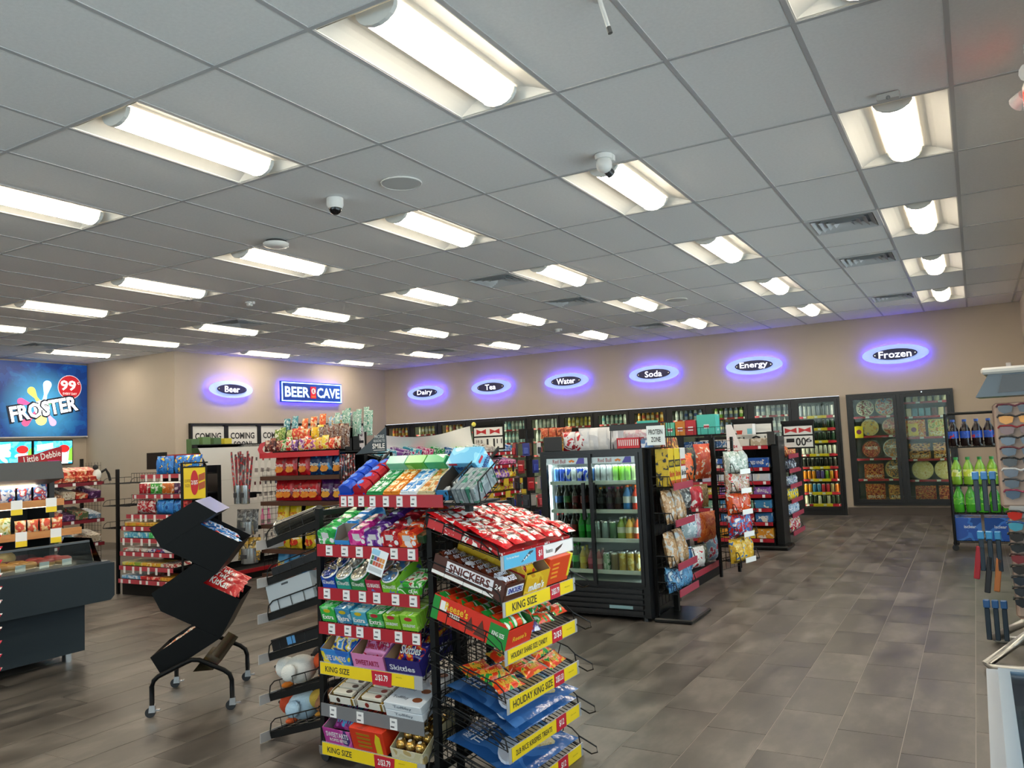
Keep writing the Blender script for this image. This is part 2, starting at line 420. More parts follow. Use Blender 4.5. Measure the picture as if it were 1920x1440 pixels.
# air diffusers
vent_m = mt('d6d8da', .45); dark_m = mt('8e9094', .8)
def vent_parts():
    out = []; c = .3
    fr = MB()
    for b in ((-c, c, -c, -c + .04), (-c, c, c - .04, c), (-c, -c + .04, -c + .04, c - .04), (c - .04, c, -c + .04, c - .04)): fr.box(*b, -.004, .006, vent_m)
    out.append(('frame', fr.build('vent_frame')))
    for k in range(4):
        r0 = c - .045 - k * .058; r1 = r0 - .05; lo, hi = -.012, .03; q = MB()
        o = [(-r0, -r0, lo), (r0, -r0, lo), (r0, r0, lo), (-r0, r0, lo), (-r1, -r1, hi), (r1, -r1, hi), (r1, r1, hi), (-r1, r1, hi)]
        q.add(o, [(0, 1, 5, 4), (1, 2, 6, 5), (2, 3, 7, 6), (3, 0, 4, 7)], vent_m); out.append(('vane', q.build('vane')))
    out.append(('duct', MB().box(-c, c, -c, c, .05, .06, dark_m).build('duct')))
    return out
VP = vent_parts()
VL = {(-8, -3): 'nearest the left edge of the picture', (-2, 2): 'nearest of the three by the window', (-2, 3): 'middle of the three by the window', (-2, 6): 'farthest of the three by the window', (-8, 2): 'nearest of the middle line', (-8, 3): 'second of the middle line', (-8, 6): 'by the Soda sign', (-15, 2): 'beside a light left of centre', (-21, 1): 'above the blue drink poster', (-15, 6): 'at the far back left of centre'}
for (i, j), fr in ventcells.items():
    t = thing('air_vent', 'square louvred ceiling air vent, ' + VL[i, j], 'air vent', F(GX0 + (i + .5) * TX, GY0 + (j + fr) * TY, CEIL), 'ceiling air vents')
    for n_, d in VP: part(t, n_, d)
# small ceiling fittings
wp = mt('e6e6e4', .45)
t = thing('dome_camera', 'white dome security camera with a black eye beside the round speaker', 'camera', F(-3.95, 4.36, CEIL))
part(t, 'housing', MB().lathe([(.062, 0), (.062, -.05), (.05, -.075)], wp, 16)); part(t, 'dome', MB().lathe([(.048, -.07), (.046, -.09), (.032, -.112), (.01, -.122)], mt('121214', .1), 14))
t = thing('security_camera', 'white turret security camera in front of a ceiling light', 'camera', F(-1.97, 4.75, CEIL))
part(t, 'base', MB().lathe([(.06, 0), (.055, -.03)], wp, 14)); part(t, 'body', MB().ball(.055, wp), F(0, 0, -.065)); part(t, 'lens', MB().cyl((0, 0, 0), (.02, .05, -.035), .03, mt('3a3c40', .15), 12), F(0, .02, -.08)); part(t, 'bracket', MB().box(.03, .06, .01, .05, -.04, 0, wp))
for x, y, lb in ((-3.35, 4.38, 'round white ceiling speaker near the dome camera'), (-3.38, 10.44, 'round white ceiling speaker far back near the window side'), (-9.87, 10.34, 'round white ceiling speaker far back on the left')):
    t = thing('ceiling_speaker', lb, 'speaker', F(x, y, CEIL), 'ceiling speakers')
    part(t, 'grille', MB().lathe([(.135, .0), (.135, -.006), (.128, -.008)], mt('cfcfcd', .8), 24)); part(t, 'rim', MB().tube([(.14 * math.cos(a * .2618), .14 * math.sin(a * .2618), -.004) for a in range(24)], .006, wp, 6, True))
t = thing('access_point', 'flat round white wireless access point on the ceiling', 'access point', F(-5.16, 4.93, CEIL))
part(t, 'cover', MB().lathe([(.11, -.02), (.105, -.045), (.06, -.055)], wp, 20)); part(t, 'mount', MB().lathe([(.09, 0), (.09, -.02)], mt('2a2a2c', .6), 16))
for x, y, lb in ((-7.5, 6.72, 'small white ceiling sensor left of centre'), (-5.83, 11.69, 'small white ceiling sensor far back near the middle')):
    t = thing('ceiling_sensor', lb, 'sensor', F(x, y, CEIL), 'small ceiling sensors')
    part(t, 'base', MB().lathe([(.055, 0), (.055, -.015)], wp, 14)); part(t, 'body', MB().lathe([(.04, -.015), (.036, -.045), (.02, -.05)], wp, 14)); part(t, 'clip', MB().box(.05, .075, -.015, .015, -.03, 0, wp))
t = thing('ceiling_pole', 'thin white pole with a grey tip hanging from the ceiling', 'pole', F(-1.237, 3.03, CEIL))
part(t, 'rod', MB().cyl((0, 0, 0), (.03, .01, -.13), .0095, wp, 10)); part(t, 'tip', MB().cyl((.03, .01, -.13), (.036, .012, -.158), .0105, mt('5b5a58', .5), 10)); part(t, 'ceiling_plate', MB().lathe([(.03, 0), (.03, -.006)], wp, 12))
t = thing('occupancy_sensor', 'small white rectangular sensor on the ceiling before a light', 'sensor', F(-.28, 4.84, CEIL))
part(t, 'body', MB().bev(-.06, .06, -.025, .025, -.035, 0, .006, mt('c3c2be', .5))); part(t, 'eye', MB().ball(.012, mt('8e8d8a', .3)), F(0, -.02, -.03))
t = thing('exit_sign', 'exit sign with twin lamp heads hanging at the right edge', 'exit sign', F(.36, 4.62, CEIL - .26, -86))
part(t, 'panel', MB().bev(-.15, .15, -.012, .012, -.1, .1, .004, mt('f0e9e6', .4)))
for s, rz in ((-1, 0), (1, 180)): part(t, 'lettering', text('EXIT', .24, .13, mt('ff2a20', .5, emit=3)), F(0, s * .013, 0, rz))
part(t, 'stem', MB().cyl((0, 0, .1), (0, 0, .26), .012, wp, 8))
for s in (-1, 1): part(t, 'lamp_head', MB().cyl((0, 0, 0), (s * .05, -.03, -.02), .035, wp, 12, r1=.045), F(s * .16, 0, .06))
# ------------------------------------------------------------ halo lit signs
navy = mt('17184f', .35); halo = mt('a4b4f4', .5, emit=.5, ecol='9cb8ff'); back_glow = mt('3a2cff', .5, emit=15, ecol='5040ff'); letter = mt('f4f4ff', .4, emit=1.4, ecol='e8eaff')
def oval_sign(word, M, w=1.0, h=.32):
    t = thing('oval_sign', 'oval backlit blue aisle sign reading %s' % word, 'sign', M, 'oval aisle signs')
    part(t, 'back_plate', MB().disc(h / 2, -.1, -.094, halo, 40, rx=w / 2, side=halo))
    part(t, 'led_strip', MB().disc(h / 2 * .93, -.0935, -.086, back_glow, 32, rx=w / 2 * .95, side=back_glow))
    part(t, 'front_plate', MB().disc(h * .285, -.125, -.115, navy, 36, rx=w * .335))
    part(t, 'lettering', text(word, w * (.075 * len(word) + .04), h * (.36 if word[-1] != 'y' and word not in ('Energy',) else .42), letter, .012), F(0, -.1265, 0))
    for s in (-1, 1):
        part(t, 'bolt', MB().disc(.012, -.13, -.125, STEEL, 10), F(s * w * .30, 0, 0)); part(t, 'standoff', MB().cyl((s * w * .2, -.115, 0), (s * w * .2, 0, 0), .012, STEEL, 8))
for wd, x, z in (('Dairy', -10.62, 2.684), ('Tea', -8.887, 2.686), ('Water', -7.09, 2.673), ('Soda', -5.232, 2.665), ('Energy', -3.346, 2.659), ('Frozen', -1.055, 2.645)): oval_sign(wd, F(x, BY, z))
oval_sign('Beer', F(XL, 10.06, 2.68, 90))
t = thing('beer_cave_sign', 'rectangular blue backlit sign reading BEER CAVE with a red logo', 'sign', F(XL, 12.15, 2.69, 90))
part(t, 'panel', MB().box(-.87, .87, -.09, -.05, -.21, .21, mt('1746a8', .4)))
part(t, 'led_strip', MB().box(-.85, .85, -.049, -.04, -.19, .19, back_glow))
tb = mt('a9d4ff', .4, emit=4, ecol='9fd0ff')
for b in ((-.85, .85, .175, .19), (-.85, .85, -.19, -.175), (-.85, -.835, -.175, .175), (.835, .85, -.175, .175)): part(t, 'neon_border', MB().box(b[0], b[1], -.1, -.09, b[2], b[3], tb))
lt = mt('c9dcf0', .4, emit=.9, ecol='bcd8f4')
part(t, 'lettering', text('BEER', .68, .21, lt, .03), F(-.43, -.092, 0)); part(t, 'lettering', text('CAVE', .68, .21, lt, .03), F(.46, -.092, 0))
lg = part(t, 'logo', MB().box(-.075, .075, -.1, -.09, -.12, .12, mt('d0202e', .4, emit=.6)), F(.01, 0, 0))
part(lg, 'emblem', MB().disc(.06, -.106, -.1, WHITE, 20), F(0, 0, .03)); part(lg, 'lettering', text('K', .05, .07, REDP, .04), F(0, -.107, .03)); part(lg, 'caption', MB().box(-.06, .06, -.104, -.1, -.1, -.07, mt('e58a3a', .5)))
for s in (-1, 1): part(t, 'bracket', MB().box(s * .7 - .02, s * .7 + .02, -.05, 0, -.05, .05, STEEL))
thing('wall_switch', 'small white switch box on the back wall by the window', 'switch', F(.52, BY, 2.31), None, MB().bev(-.035, .035, -.025, 0, -.06, .06, .005, WHITE))
# ============================================================ shared pieces for fixtures and goods
def ring(mb, x0, x1, z0, z1, b, y0, y1, m, M=None):
    """a picture-frame ring facing -y, one connected piece"""
    vs = []
    for y in (y0, y1): vs += [(x0, y, z0), (x1, y, z0), (x1, y, z1), (x0, y, z1), (x0 + b, y, z0 + b), (x1 - b, y, z0 + b), (x1 - b, y, z1 - b), (x0 + b, y, z1 - b)]
    fs = []
    for i in range(4):
        j = (i + 1) % 4
        fs += [(i, j, j + 4, i + 4), (i + 8, i + 12, j + 12, j + 8), (i, i + 8, j + 8, j), (i + 4, j + 4, j + 12, i + 12)]
    return mb.add(vs, fs, m, M)
def liner(w, d, h, m, t=.012):
    """open-fronted box lining: back, sides, top, bottom in one piece"""
    mb = MB()
    vs = [(0, 0, 0), (w, 0, 0), (w, d, 0), (0, d, 0), (0, 0, h), (w, 0, h), (w, d, h), (0, d, h)]
    return mb.add(vs, [(0, 1, 2, 3), (7, 6, 5, 4), (1, 5, 6, 2), (4, 0, 3, 7), (2, 6, 7, 3)], m)
def tray_mb(w, d, h, hf, out, inn, t=.003, slope=.45):
    """open display carton: low front hf, full-height back, base at z=0, front at y=0"""
    mb = MB(); k = d * slope
    mb.box(0, w, 0, d, 0, t, out, top=inn)
    mb.box(0, w, 0, t, t, hf, out); mb.box(0, w, d - t, d, t, h, out, front=inn)
    for x in (0, w - t):
        p = [(0, t), (d, t), (d, h), (k, h), (0, hf)]
        vs = [(x, y, z) for y, z in p] + [(x + t, y, z) for y, z in p]
        a, b = (out, inn) if x == 0 else (inn, out)
        mb.add(vs, [(4, 3, 2, 1, 0), (5, 6, 7, 8, 9), (0, 1, 6, 5), (1, 2, 7, 6), (2, 3, 8, 7), (3, 4, 9, 8), (4, 0, 5, 9)], [a, b, out, out, out, out, out])
    return mb
def tray(w, d, h, hf, out, inn=CARD, slope=.45): return cached(('display_tray', w, d, h, hf, out.name, inn.name, slope), lambda: tray_mb(w, d, h, hf, out, inn, slope=slope))
def carton(w, d, h, m, front=None, top=None, side=None, b=.002): return cached(('carton', w, d, h, m.name, front and front.name, top and top.name, side and side.name), lambda: MB().bev(-w / 2, w / 2, 0, d, 0, h, min(b, h * .2), m, None, front, top, side))
def bag_mb(w, h, t, m, seed=0, m2=None, nx=7, nz=9, crimp=.06):
    """pillow pack standing on its lower edge, facing -y"""
    r = random.Random(seed); mb = MB(); vs = []; fs = []; ml = []
    for s in (-1, 1):
        for j in range(nz + 1):
            for i in range(nx + 1):
                u, v = i / nx * 2 - 1, j / nz * 2 - 1
                vv = max(0, 1 - (abs(v) / (1 - crimp)) ** 3) if abs(v) < 1 - crimp else 0
                th = t / 2 * math.sqrt(max(0, 1 - u ** 4)) * vv ** .6
                th *= 1 + .18 * (r.random() - .5)
                edge = 1 - .1 * vv
                vs.append((u * w / 2 * edge + (r.random() - .5) * w * .012, s * th, (v + 1) / 2 * h + (r.random() - .5) * h * .008))
    n = (nx + 1) * (nz + 1)
    for s in (0, 1):
        for j in range(nz):
            for i in range(nx):
                a = s * n + j * (nx + 1) + i; q = (a, a + 1, a + nx + 2, a + nx + 1)
                fs.append(q if s == 0 else q[::-1])
                ml.append(m2 if (m2 and .2 < (j + .5) / nz < .8 and .1 < (i + .5) / nx < .9 and s == 0) else m)
    return mb.add(vs, fs, ml, None, True)
def bag(w, h, t, m, seed=0, m2=None): return cached(('pillow_bag', w, h, t, m.name, seed, m2 and m2.name), lambda: bag_mb(w, h, t, m, seed, m2))
def bottle_prof(h, r): return [(.86 * r, 0), (r, .03 * h), (r, .3 * h), (r, .56 * h), (.97 * r, .62 * h), (.7 * r, .74 * h), (.36 * r, .86 * h), (.34 * r, .92 * h), (.4 * r, .92 * h), (.4 * r, h)]
def bottle_one(h, r, liq, lab, cap, n=10): return cached(('bottle', h, r, liq.name, lab.name, cap.name), lambda: MB().lathe(bottle_prof(h, r), liq, n, ms=[liq, liq, lab, liq, liq, liq, liq, cap, cap]))
def bottle_parts(h, r, liq, lab, cap):
    return [('bottle', cached(('bottle_body', h, r, liq.name), lambda: MB().lathe(bottle_prof(h, r)[:8], liq, 14)), I4),
            ('label', cached(('bottle_label', h, r, lab.name), lambda: MB().lathe([(r * 1.02, .3 * h), (r * 1.02, .56 * h)], lab, 14, caps=False)), I4),
            ('cap', cached(('bottle_cap', h, r, cap.name), lambda: MB().lathe([(.42 * r, .915 * h), (.42 * r, h)], cap, 10)), I4)]
def can_mb(h, r, m, top=STEEL, n=12): return cached(('can', h, r, m.name), lambda: MB().lathe([(.8 * r, 0), (r, .04 * h), (r, .9 * h), (.82 * r, .97 * h), (.82 * r, h), (.75 * r, h - .002)], m, n, ms=[top, m, top, top, top]))
def box_parts(w, d, h, m, words=None, wm=None, tw=.8, th=.35, front=None, top=None, tz=.5, side=None, topword=False):
    """carton with lettering on its face (or on top)"""
    ps = [('carton', carton(w, d, h, m, front, top, side), I4)]
    if words:
        if topword: ps.append(('lettering', text(words, w * tw, d * th, wm or WHITE, .01), F(0, d / 2, h + .001, 0, -90)))
        else: ps.append(('lettering', text(words, w * tw, h * th, wm or WHITE, .01), F(0, -.0006, h * tz)))
    return ps
def strip_on(shelf, w, M, m=STRIP, h=.032, tags=0, seed=0, tagm=TAG, tw=.03, name='price_strip'):
    s = part(shelf, name, cached(('price_strip', w, h, m.name), lambda: MB().box(0, w, -.006, 0, -h, 0, m)), M)
    return s
def tags_on(par, w, n, M, h=.032, tw=.028, seed=0, m=TAG, hang=False):
    """white shelf tickets along a strip (children of the same part)"""
    r = random.Random(seed)
    me = cached(('price_tag', tw, h, m.name, hang), lambda: MB().box(-tw / 2, tw / 2, -.0085, -.0062, -h * (.92 if not hang else 1.7), -h * .08, m))
    for i in range(n):
        part(par, 'price_tag', me, M @ F(w * (i + .5 + (r.random() - .5) * .5) / n))
# ============================================================ wall coolers
liner_m = mt('c4c8bc', .5); led_m = mt('fff7e0', .4, emit=16, ecol='fdf4d8'); pane_m = glass('eef5ee', .55); frame_m = mt('0d0e10', .35)
CW = .7596
def water(c='cfe0e6'): return mt(c, .08, 0, .6)
def led_mb(left, z0, z1, m):
    k = 1 if left else -1; p = [(0, .055), (0, .02), (k * .036, .02)]
    vs = [(x, y, z) for z in (z0, z1) for x, y in p]
    return MB().add(vs, [(0, 1, 4, 3), (1, 2, 5, 4), (2, 0, 3, 5), (0, 2, 1), (3, 4, 5)], [frame_m, frame_m, m, frame_m, frame_m])
DOORS = [('d9a24a c98a2e e0c060', 'e8e0c8 c8452e', 'e0c040'), ('e0c890 c8b070 d8d0b0', 'e8e4d8 b83a2a', 'd0b060'), ('d8a040 c07a28 e0d0a0', 'f0e8d0 a83028', 'e0b040'), ('cfd8d4 c0b8a0 d8dcd8', 'e8e8e4 98a8a4', 'c8c8c0'),
         ('a8c4c8 90b8c4 c4d4d0', 'dce8e8 4a90b0', 'e4e8e8'), ('dfe6e4 d4dcd8 e6ecec', 'f2f2f0 cfd8dc', 'f4f4f4'), ('d8c87a c8b860 e4dca8', 'e8e0b8 a8902c', 'f0f0e8'), ('b8d0cc a0c4c4 d0dcd8', 'e0ece8 5aa0a8', 'f0f0f0'),
         ('d89a3c c8782c e4c070', 'f0d8a0 c04028', 'e8c040'), ('98a8c8 c8d0d8 7a90b8', 'e8ecf0 3050a0', 'e0e4ea'), ('c8b84a 7aa84a 8a98c0', 'e8e4c0 e0e4f0', 'e8d860'), ('c8ccd4 b0b8c8 d8dce0', 'e0e4e8 8088a0', 'd8dce0')]
DN = ['leftmost', 'second', 'third', 'fourth', 'fifth', 'sixth', 'seventh', 'eighth', 'ninth', 'tenth', 'eleventh', 'twelfth', 'rightmost']
pane_me = None
def cooler(k):
    x0 = CX0 + k * .7596; w = CW; H = 2.02
    t = thing('wall_cooler', '%s glass door of the black-framed wall cooler, counting from left' % DN[k], 'cooler', F(x0, BY, 0), 'glass door wall coolers')
    part(t, 'cabinet', cached(('cooler_liner',), lambda: liner(w - .02, .72, 1.93, liner_m)), F(.01, .04, .06))
    part(t, 'surround', cached(('cooler_surround',), lambda: ring(MB(), 0, w, .0, H, .035, -.045, .06, frame_m)))
    d = part(t, 'door', cached(('cooler_door',), lambda: ring(MB(), .037, w - .037, .09, H - .037, .05, -.06, -.02, frame_m)))
    part(d, 'pane', cached(('cooler_pane',), lambda: MB().box(.085, w - .085, -.04, -.035, .13, H - .08, pane_m)))
    part(d, 'handle', cached(('cooler_handle',), lambda: MB().box(.05, .075, -.09, -.06, .8, 1.4, frame_m)))
    part(t, 'kick_plate', cached(('cooler_kick',), lambda: MB().box(.036, w - .036, -.05, -.01, .036, .088, frame_m)))
    for s in (.03, w - .052): part(t, 'led_strip', cached(('cooler_led', s < .1), lambda: led_mb(s < .1, .12, 1.93, led_m)), F(.012 if s < .1 else w - .012))
    zs = [1.70, 1.485, 1.268, 1.04, .82, .607, .378, .178] if k == 12 else [1.76, 1.48, 1.2, .92, .64, .36, .13]
    for i, z in enumerate(zs):
        sh = part(t, 'shelf', cached(('cooler_shelf',), lambda: MB().box(.02, w - .02, .09, .7, -.012, 0, mt('c9cbc8', .4))), F(0, 0, z))
        strip_on(sh, w - .08, F(.04, .09, 0), STRIP if k != 9 else STRIP, .035)
        if k == 12: 
            tags_on(sh, w - .1, 3, F(.05, .086, 0), .035, .05, k * 10 + i)
            part(sh, 'sale_strip', cached(('sale_strip',), lambda: MB().box(.2, .6, -.012, -.008, -.04, .008, YEL)), F(0, .09, 0)); part(sh, 'sale_price', cached(('sale_price',), lambda: MB().box(.52, .62, -.015, -.0125, -.04, .008, REDP)), F(0, .09, 0))
        else: tags_on(sh, w - .1, 4, F(.05, .086, 0), .035, .05, k * 10 + i)
    return t
SHN = ['top', 'second', 'third', 'fourth', 'fifth', 'sixth', 'seventh', 'bottom']
canrows = [('b9bcc4 a8acb8 d0d0d8 9aa0b4 c4c8d0', 'silver drink can', .2), ('1f3a2a 2a2c2a 26402e 20221f', 'dark green drink can', .155), ('1f3d2c 243424 1b2a20 2c4030', 'green drink can', .155), ('dedcd4 e8e4da cfd0cc', 'white drink can', .155), ('2a2a28 3a3430 1f2020', 'black drink can', .155), ('e08a20 e8901c 4a3a80 5a4a98 7ab030 e0a030 c03028 80b030', 'bright coloured drink can', .155), ('e09a28 3a80b8 4a8cc0 c83040 d03848 b09a70 e08030 e87820', 'bright fruit drink can', .155), ('d8d4c0 3a4a34 2c3a2c e0dcc8', 'green and white drink can', .155)]
for k in range(13):
    cooler(k)
    x0 = CX0 + k * .7596
    r = random.Random(100 + k)
    if k == 12:
        for i, (cs, ds, hh) in enumerate(canrows):
            z = [1.70, 1.485, 1.268, 1.04, .82, .607, .378, .178][i]; cl = cs.split()
            for q in range(9):
                thing('drink_can', '%s, %s on %s shelf of rightmost cooler' % (ds, nth(q, 9), SHN[i]), 'can', F(x0 + .09 + q * .0725, BY + .14, z), 'cans in the rightmost wall cooler', can_mb(hh, .031, mt(cl[q * len(cl) // 9] if len(cl) > 6 else r.choice(cl), .25, .3)))
    else:
        lq, lb, cp = [v.split() for v in DOORS[k]]
        for i, z in enumerate([1.76, 1.48] + ([1.2] if k == 11 else [])):
            for q in range(7):
                thing('drink_bottle', 'bottle %s on the %s shelf behind the %s cooler door' % (nth(q, 7), SHN[i], DN[k]), 'bottle', F(x0 + .11 + q * .09, BY + .15, z), 'bottles in the wall coolers', bottle_one(.21 + .012 * (k % 3), .033, mt(r.choice(lq), .12, 0, .6), mt(r.choice(lb), .4), mt(r.choice(cp), .4)))
# ============================================================ freezer
fw = FX1 - FX0
t = thing('wall_freezer', 'black-framed two-door wall freezer of pizzas under the Frozen sign', 'freezer', F(FX0, BY, .165))
fh = 2.03 - .165
part(t, 'cabinet', liner(fw - .04, .72, fh - .04, mt('9a9f95', .5)), F(.02, .04, .02))
part(t, 'surround', ring(MB(), 0, fw, 0, fh, .05, -.05, .06, frame_m)); part(t, 'mullion', MB().box(fw / 2 - .03, fw / 2 + .03, -.05, .06, .05, fh - .05, frame_m))
for s in (0, 1):
    d = part(t, 'door', ring(MB(), .052 + s * (fw / 2 - .02), fw / 2 - .032 + s * (fw / 2 - .02), .052, fh - .052, .05, -.065, -.051, frame_m))
    part(d, 'pane', MB().box(.1 + s * (fw / 2 - .02), fw / 2 - .08 + s * (fw / 2 - .02), -.06, -.056, .1, fh - .1, pane_m))
    part(t, 'led_strip', led_mb(s == 0, .1, fh - .1, mt('f2f7e8', .4, emit=9)), F(.025 if s == 0 else fw - .025))
    zs = [(1.65, 1.32, .94, .595, .25), (1.85, 1.61, 1.27, .91, .57, .25)][s]
    for i, z in enumerate(zs):
        sh = part(t, 'shelf', MB().box(0, fw / 2 - .1, .1, .66, -.012, 0, mt('8f948c', .5)), F(.06 + s * (fw / 2 - .02), 0, z - .165))
        if i < len(zs) - 1 or s == 0: strip_on(sh, fw / 2 - .12, F(.01, .1, 0), STRIP, .035); tags_on(sh, fw / 2 - .12, 2, F(.01, .096, 0), .035, .06, i)
part(t, 'lock', MB().disc(.012, -.06, -.05, STEEL, 10), F(fw * .72, 0, fh - .03))
crust = pm('c98a48', 'b8662c', 'e0c080', '9a3a22', sc=30, rough=.5); cream = pm('d8c880', 'e4d8a0', 'c8a858', sc=20, rough=.4)
def pizza(r, inner, rim, words=None, wm=WHITE):
    ps = [('tray', cached(('pizza_rim', r, rim.name), lambda: MB().disc(r, .006, .03, rim, 24)), F(0, 0, r)), ('pizza', cached(('pizza_face', r, inner.name), lambda: MB().disc(r * .9, -.004, .006, inner, 24)), F(0, 0, r))]
    if words: ps.append(('lettering', text(words, r * 1.3, r * .35, wm, .01), F(0, -.005, r * 1.15)))
    return ps
wz = F(0, 0, 0)
pz = [(-1.60, 1.65, pizza(.14, pm('7a3428', 'e0d4b8', '4a5a34', sc=24), mt('e4dcc0', .4)), 'round pepperoni pizza in pale tray, top left of freezer'), (-1.29, 1.65, pizza(.155, pm('b8503c', 'd8d0c0', '5a80a8', sc=18), mt('d8cc90', .4)), 'large round pizza with blue wrapper, top row of freezer'),
      (-1.55, 1.32, pizza(.14, pm('d8c07a', 'c89a48', '90a0a8', sc=20), cream), 'round cheese pizza in second row of freezer behind yellow ticket'), (-1.21, 1.32, pizza(.145, pm('b0503a', 'd8b088', '784030', sc=22), mt('d0c0a0', .4)), 'round pepperoni pizza, second row of freezer left door'),
      (-1.55, .94, pizza(.15, pm('9a3428', 'c07848', '6a2a20', sc=18), mt('5a2a20', .4), 'TOMBSTONE'), 'round dark red pizza lettered TOMBSTONE, third freezer row'), (-1.21, .94, pizza(.16, pm('8a8a8c', 'c08040', 'b8b8b8', sc=16), mt('c8ccd0', .3), 'TOMBSTONE'), 'round silver pizza lettered TOMBSTONE, third freezer row'),
      (-1.20, .595, pizza(.16, pm('b8803c', '3a3a3c', 'd0a860', sc=14), mt('c8b468', .3), 'TOMBSTONE'), 'round golden pizza lettered TOMBSTONE, fourth freezer row'), (-.80, .57, pizza(.16, cream, mt('d8cc88', .35)), 'round plain cheese pizza, right freezer door, left one'), (-.47, .57, pizza(.16, cream, mt('d8cc88', .35)), 'round plain cheese pizza, right freezer door, right one')]
for x, z, ps, lb in pz: put('frozen_pizza', lb, 'pizza', F(x, BY + .13, z, 0, -6), ps, 'round pizzas in the freezer')
rbox = pm('7a2018', 'b8502c', 'd89a50', '5a1814', sc=16, rough=.45, st=(1, 1, 1.6)); dbox = pm('2a1c18', 'c88038', 'e0b060', '8a3a20', sc=12, rough=.45, st=(1, 1, 2)); ybox = pm('e0a838', 'd86028', 'f0d080', 'b83020', sc=14, rough=.45)
for x, z, w, h, m, wd, lb in ((-1.53, .595, .3, .25, rbox, 'RISING CRUST', 'red pizza box lettered RISING CRUST, fourth freezer row'), (-1.53, .25, .3, .26, rbox, 'RISING CRUST', 'red pizza box lettered RISING CRUST, bottom freezer row'), (-1.17, .25, .32, .24, dbox, 'STUFFED', 'pizza box lettered STUFFED, bottom freezer row'),
      (-.86, 1.27, .3, .28, ybox, 'PIZZA', 'orange pizza box, right freezer door, third row left'), (-.52, 1.27, .3, .28, pm('d8b040', 'e0d080', '90a848', 'c86030', sc=14), 'PIZZA', 'yellow-green pizza box, right freezer door, third row right'), (-.82, .91, .31, .25, dbox, 'DEEP DISH', 'dark pizza box, right freezer door, fourth row left'), (-.47, .91, .3, .25, dbox, 'DEEP DISH', 'dark pizza box, right freezer door, fourth row right'),
      (-.78, .25, .3, .22, rbox, None, 'red pizza box, right freezer door, bottom left'), (-.44, .25, .3, .22, rbox, None, 'red pizza box, right freezer door, bottom right')):
    put('pizza_box', lb, 'pizza box', F(x, BY + .13, z), box_parts(w, .06, h, m, wd, mt('efe6d0', .5), .8, .18, tz=.18), 'boxed pizzas in the freezer')
for i in range(6): put('dessert_tub', 'pale glass jar, %s on top shelf of freezer right door' % nth(i, 6), 'jar', F(-.93 + i * .105, BY + .14, 1.85), [('jar', cached(('jar',), lambda: MB().lathe([(.035, 0), (.04, .02), (.04, .07), (.028, .09)], mt('e0d8a8', .25), 12)), I4), ('lid', cached(('jar_lid',), lambda: MB().lathe([(.032, .09), (.032, .11)], mt('8a7a50', .4), 12)), I4)], 'jars in the freezer')
for i in range(7): thing('small_carton', 'small frozen food carton, %s on second shelf of freezer right door' % nth(i, 7), 'carton', F(-.94 + i * .095, BY + .14, 1.61), 'small cartons in the freezer', carton(.075, .06, .13, [mt('d8c8a0', .4), mt('5a90b0', .4), mt('6aa8c8', .4), mt('5a2c28', .4)][[0, 1, 2, 1, 3, 0, 3][i]]))
for x, lb in ((-1.755, 'left'), (-.92, 'right')):
    tk = thing('sale_ticket', 'yellow sale ticket hanging in the freezer behind the %s door' % lb, 'ticket', F(x + .03, BY + .085, 1.29), 'freezer sale tickets', MB().box(-.075, .075, 0, .003, 0, .2, YEL)); part(tk, 'price_spot', MB().disc(.04, -.002, 0, mt('8a3a60', .4), 14), F(.01, 0, .1))
# ============================================================ drinks fridge
FRX, FRY, FRW, FRD, FRH = -3.235, 6.03, .925, .74, 1.365
FM = F(FRX, FRY, 0)
t = thing('drinks_fridge', 'black two-door glass fridge lettered Red Bull full of cold drinks', 'fridge', FM)
fin = mt('d9dfdf', .4)
part(t, 'cabinet', liner(FRW - .11, FRD - .12, .99, fin), F(.055, .045, .295))
sh_m = mt('101113', .3)
bd = MB(); bd.box(0, .05, .0, FRD, .03, FRH, sh_m); part(t, 'side_panel', bd); part(t, 'side_panel', MB().box(FRW - .05, FRW, 0, FRD, .03, FRH, sh_m)); part(t, 'top_panel', MB().box(.05, FRW - .05, 0, FRD, FRH - .03, FRH, sh_m)); part(t, 'back_panel', MB().box(.05, FRW - .05, FRD - .02, FRD, .03, FRH - .03, sh_m)); part(t, 'base', MB().box(.05, FRW - .05, .02, FRD - .02, .03, .285, sh_m))
hd_m = mt('9fb0b4', .3, emit=.25)
for s in (0, 1):
    x0 = .045 + s * .405; x1 = x0 + .44
    d = part(t, 'door', ring(MB(), x0, x1, .275, 1.335, .028, -.03 + .02 * s, -.005 + .02 * s, sh_m))
    part(d, 'pane', MB().box(x0 + .025, x1 - .025, -.02 + .02 * s, -.016 + .02 * s, .3, 1.31, pane_m))
    part(d, 'handle', MB().box(.4 + s * .08, .425 + s * .08, -.055, -.03 + .02 * s, .8, 1.1, sh_m))
    hp = part(d, 'header', MB().box(x0 + .03, x1 - .03, -.026 + .02 * s, -.021 + .02 * s, 1.255, 1.305, hd_m))
    y = -.0265 + .02 * s
    part(hp, 'lettering', text('Red Bull', .12, .032, mt('8a2a30', .4), .01), F(x0 + .15, y, 1.28)); part(hp, 'emblem', MB().add([(0, 0, 0), (.03, 0, .012), (.06, 0, 0), (.045, 0, -.014), (.03, 0, -.004), (.015, 0, -.014)], [(0, 1, 2, 3, 4, 5)], mt('c8742c', .4)), F(x0 + .235, y - .0004, 1.28)); part(hp, 'blue_panel', MB().add([(.3, 0, -.024), (.38, 0, -.024), (.38, 0, .024), (.33, 0, .024)], [(0, 1, 2, 3)], mt('4a48a0', .4)), F(x0, y, 1.28))
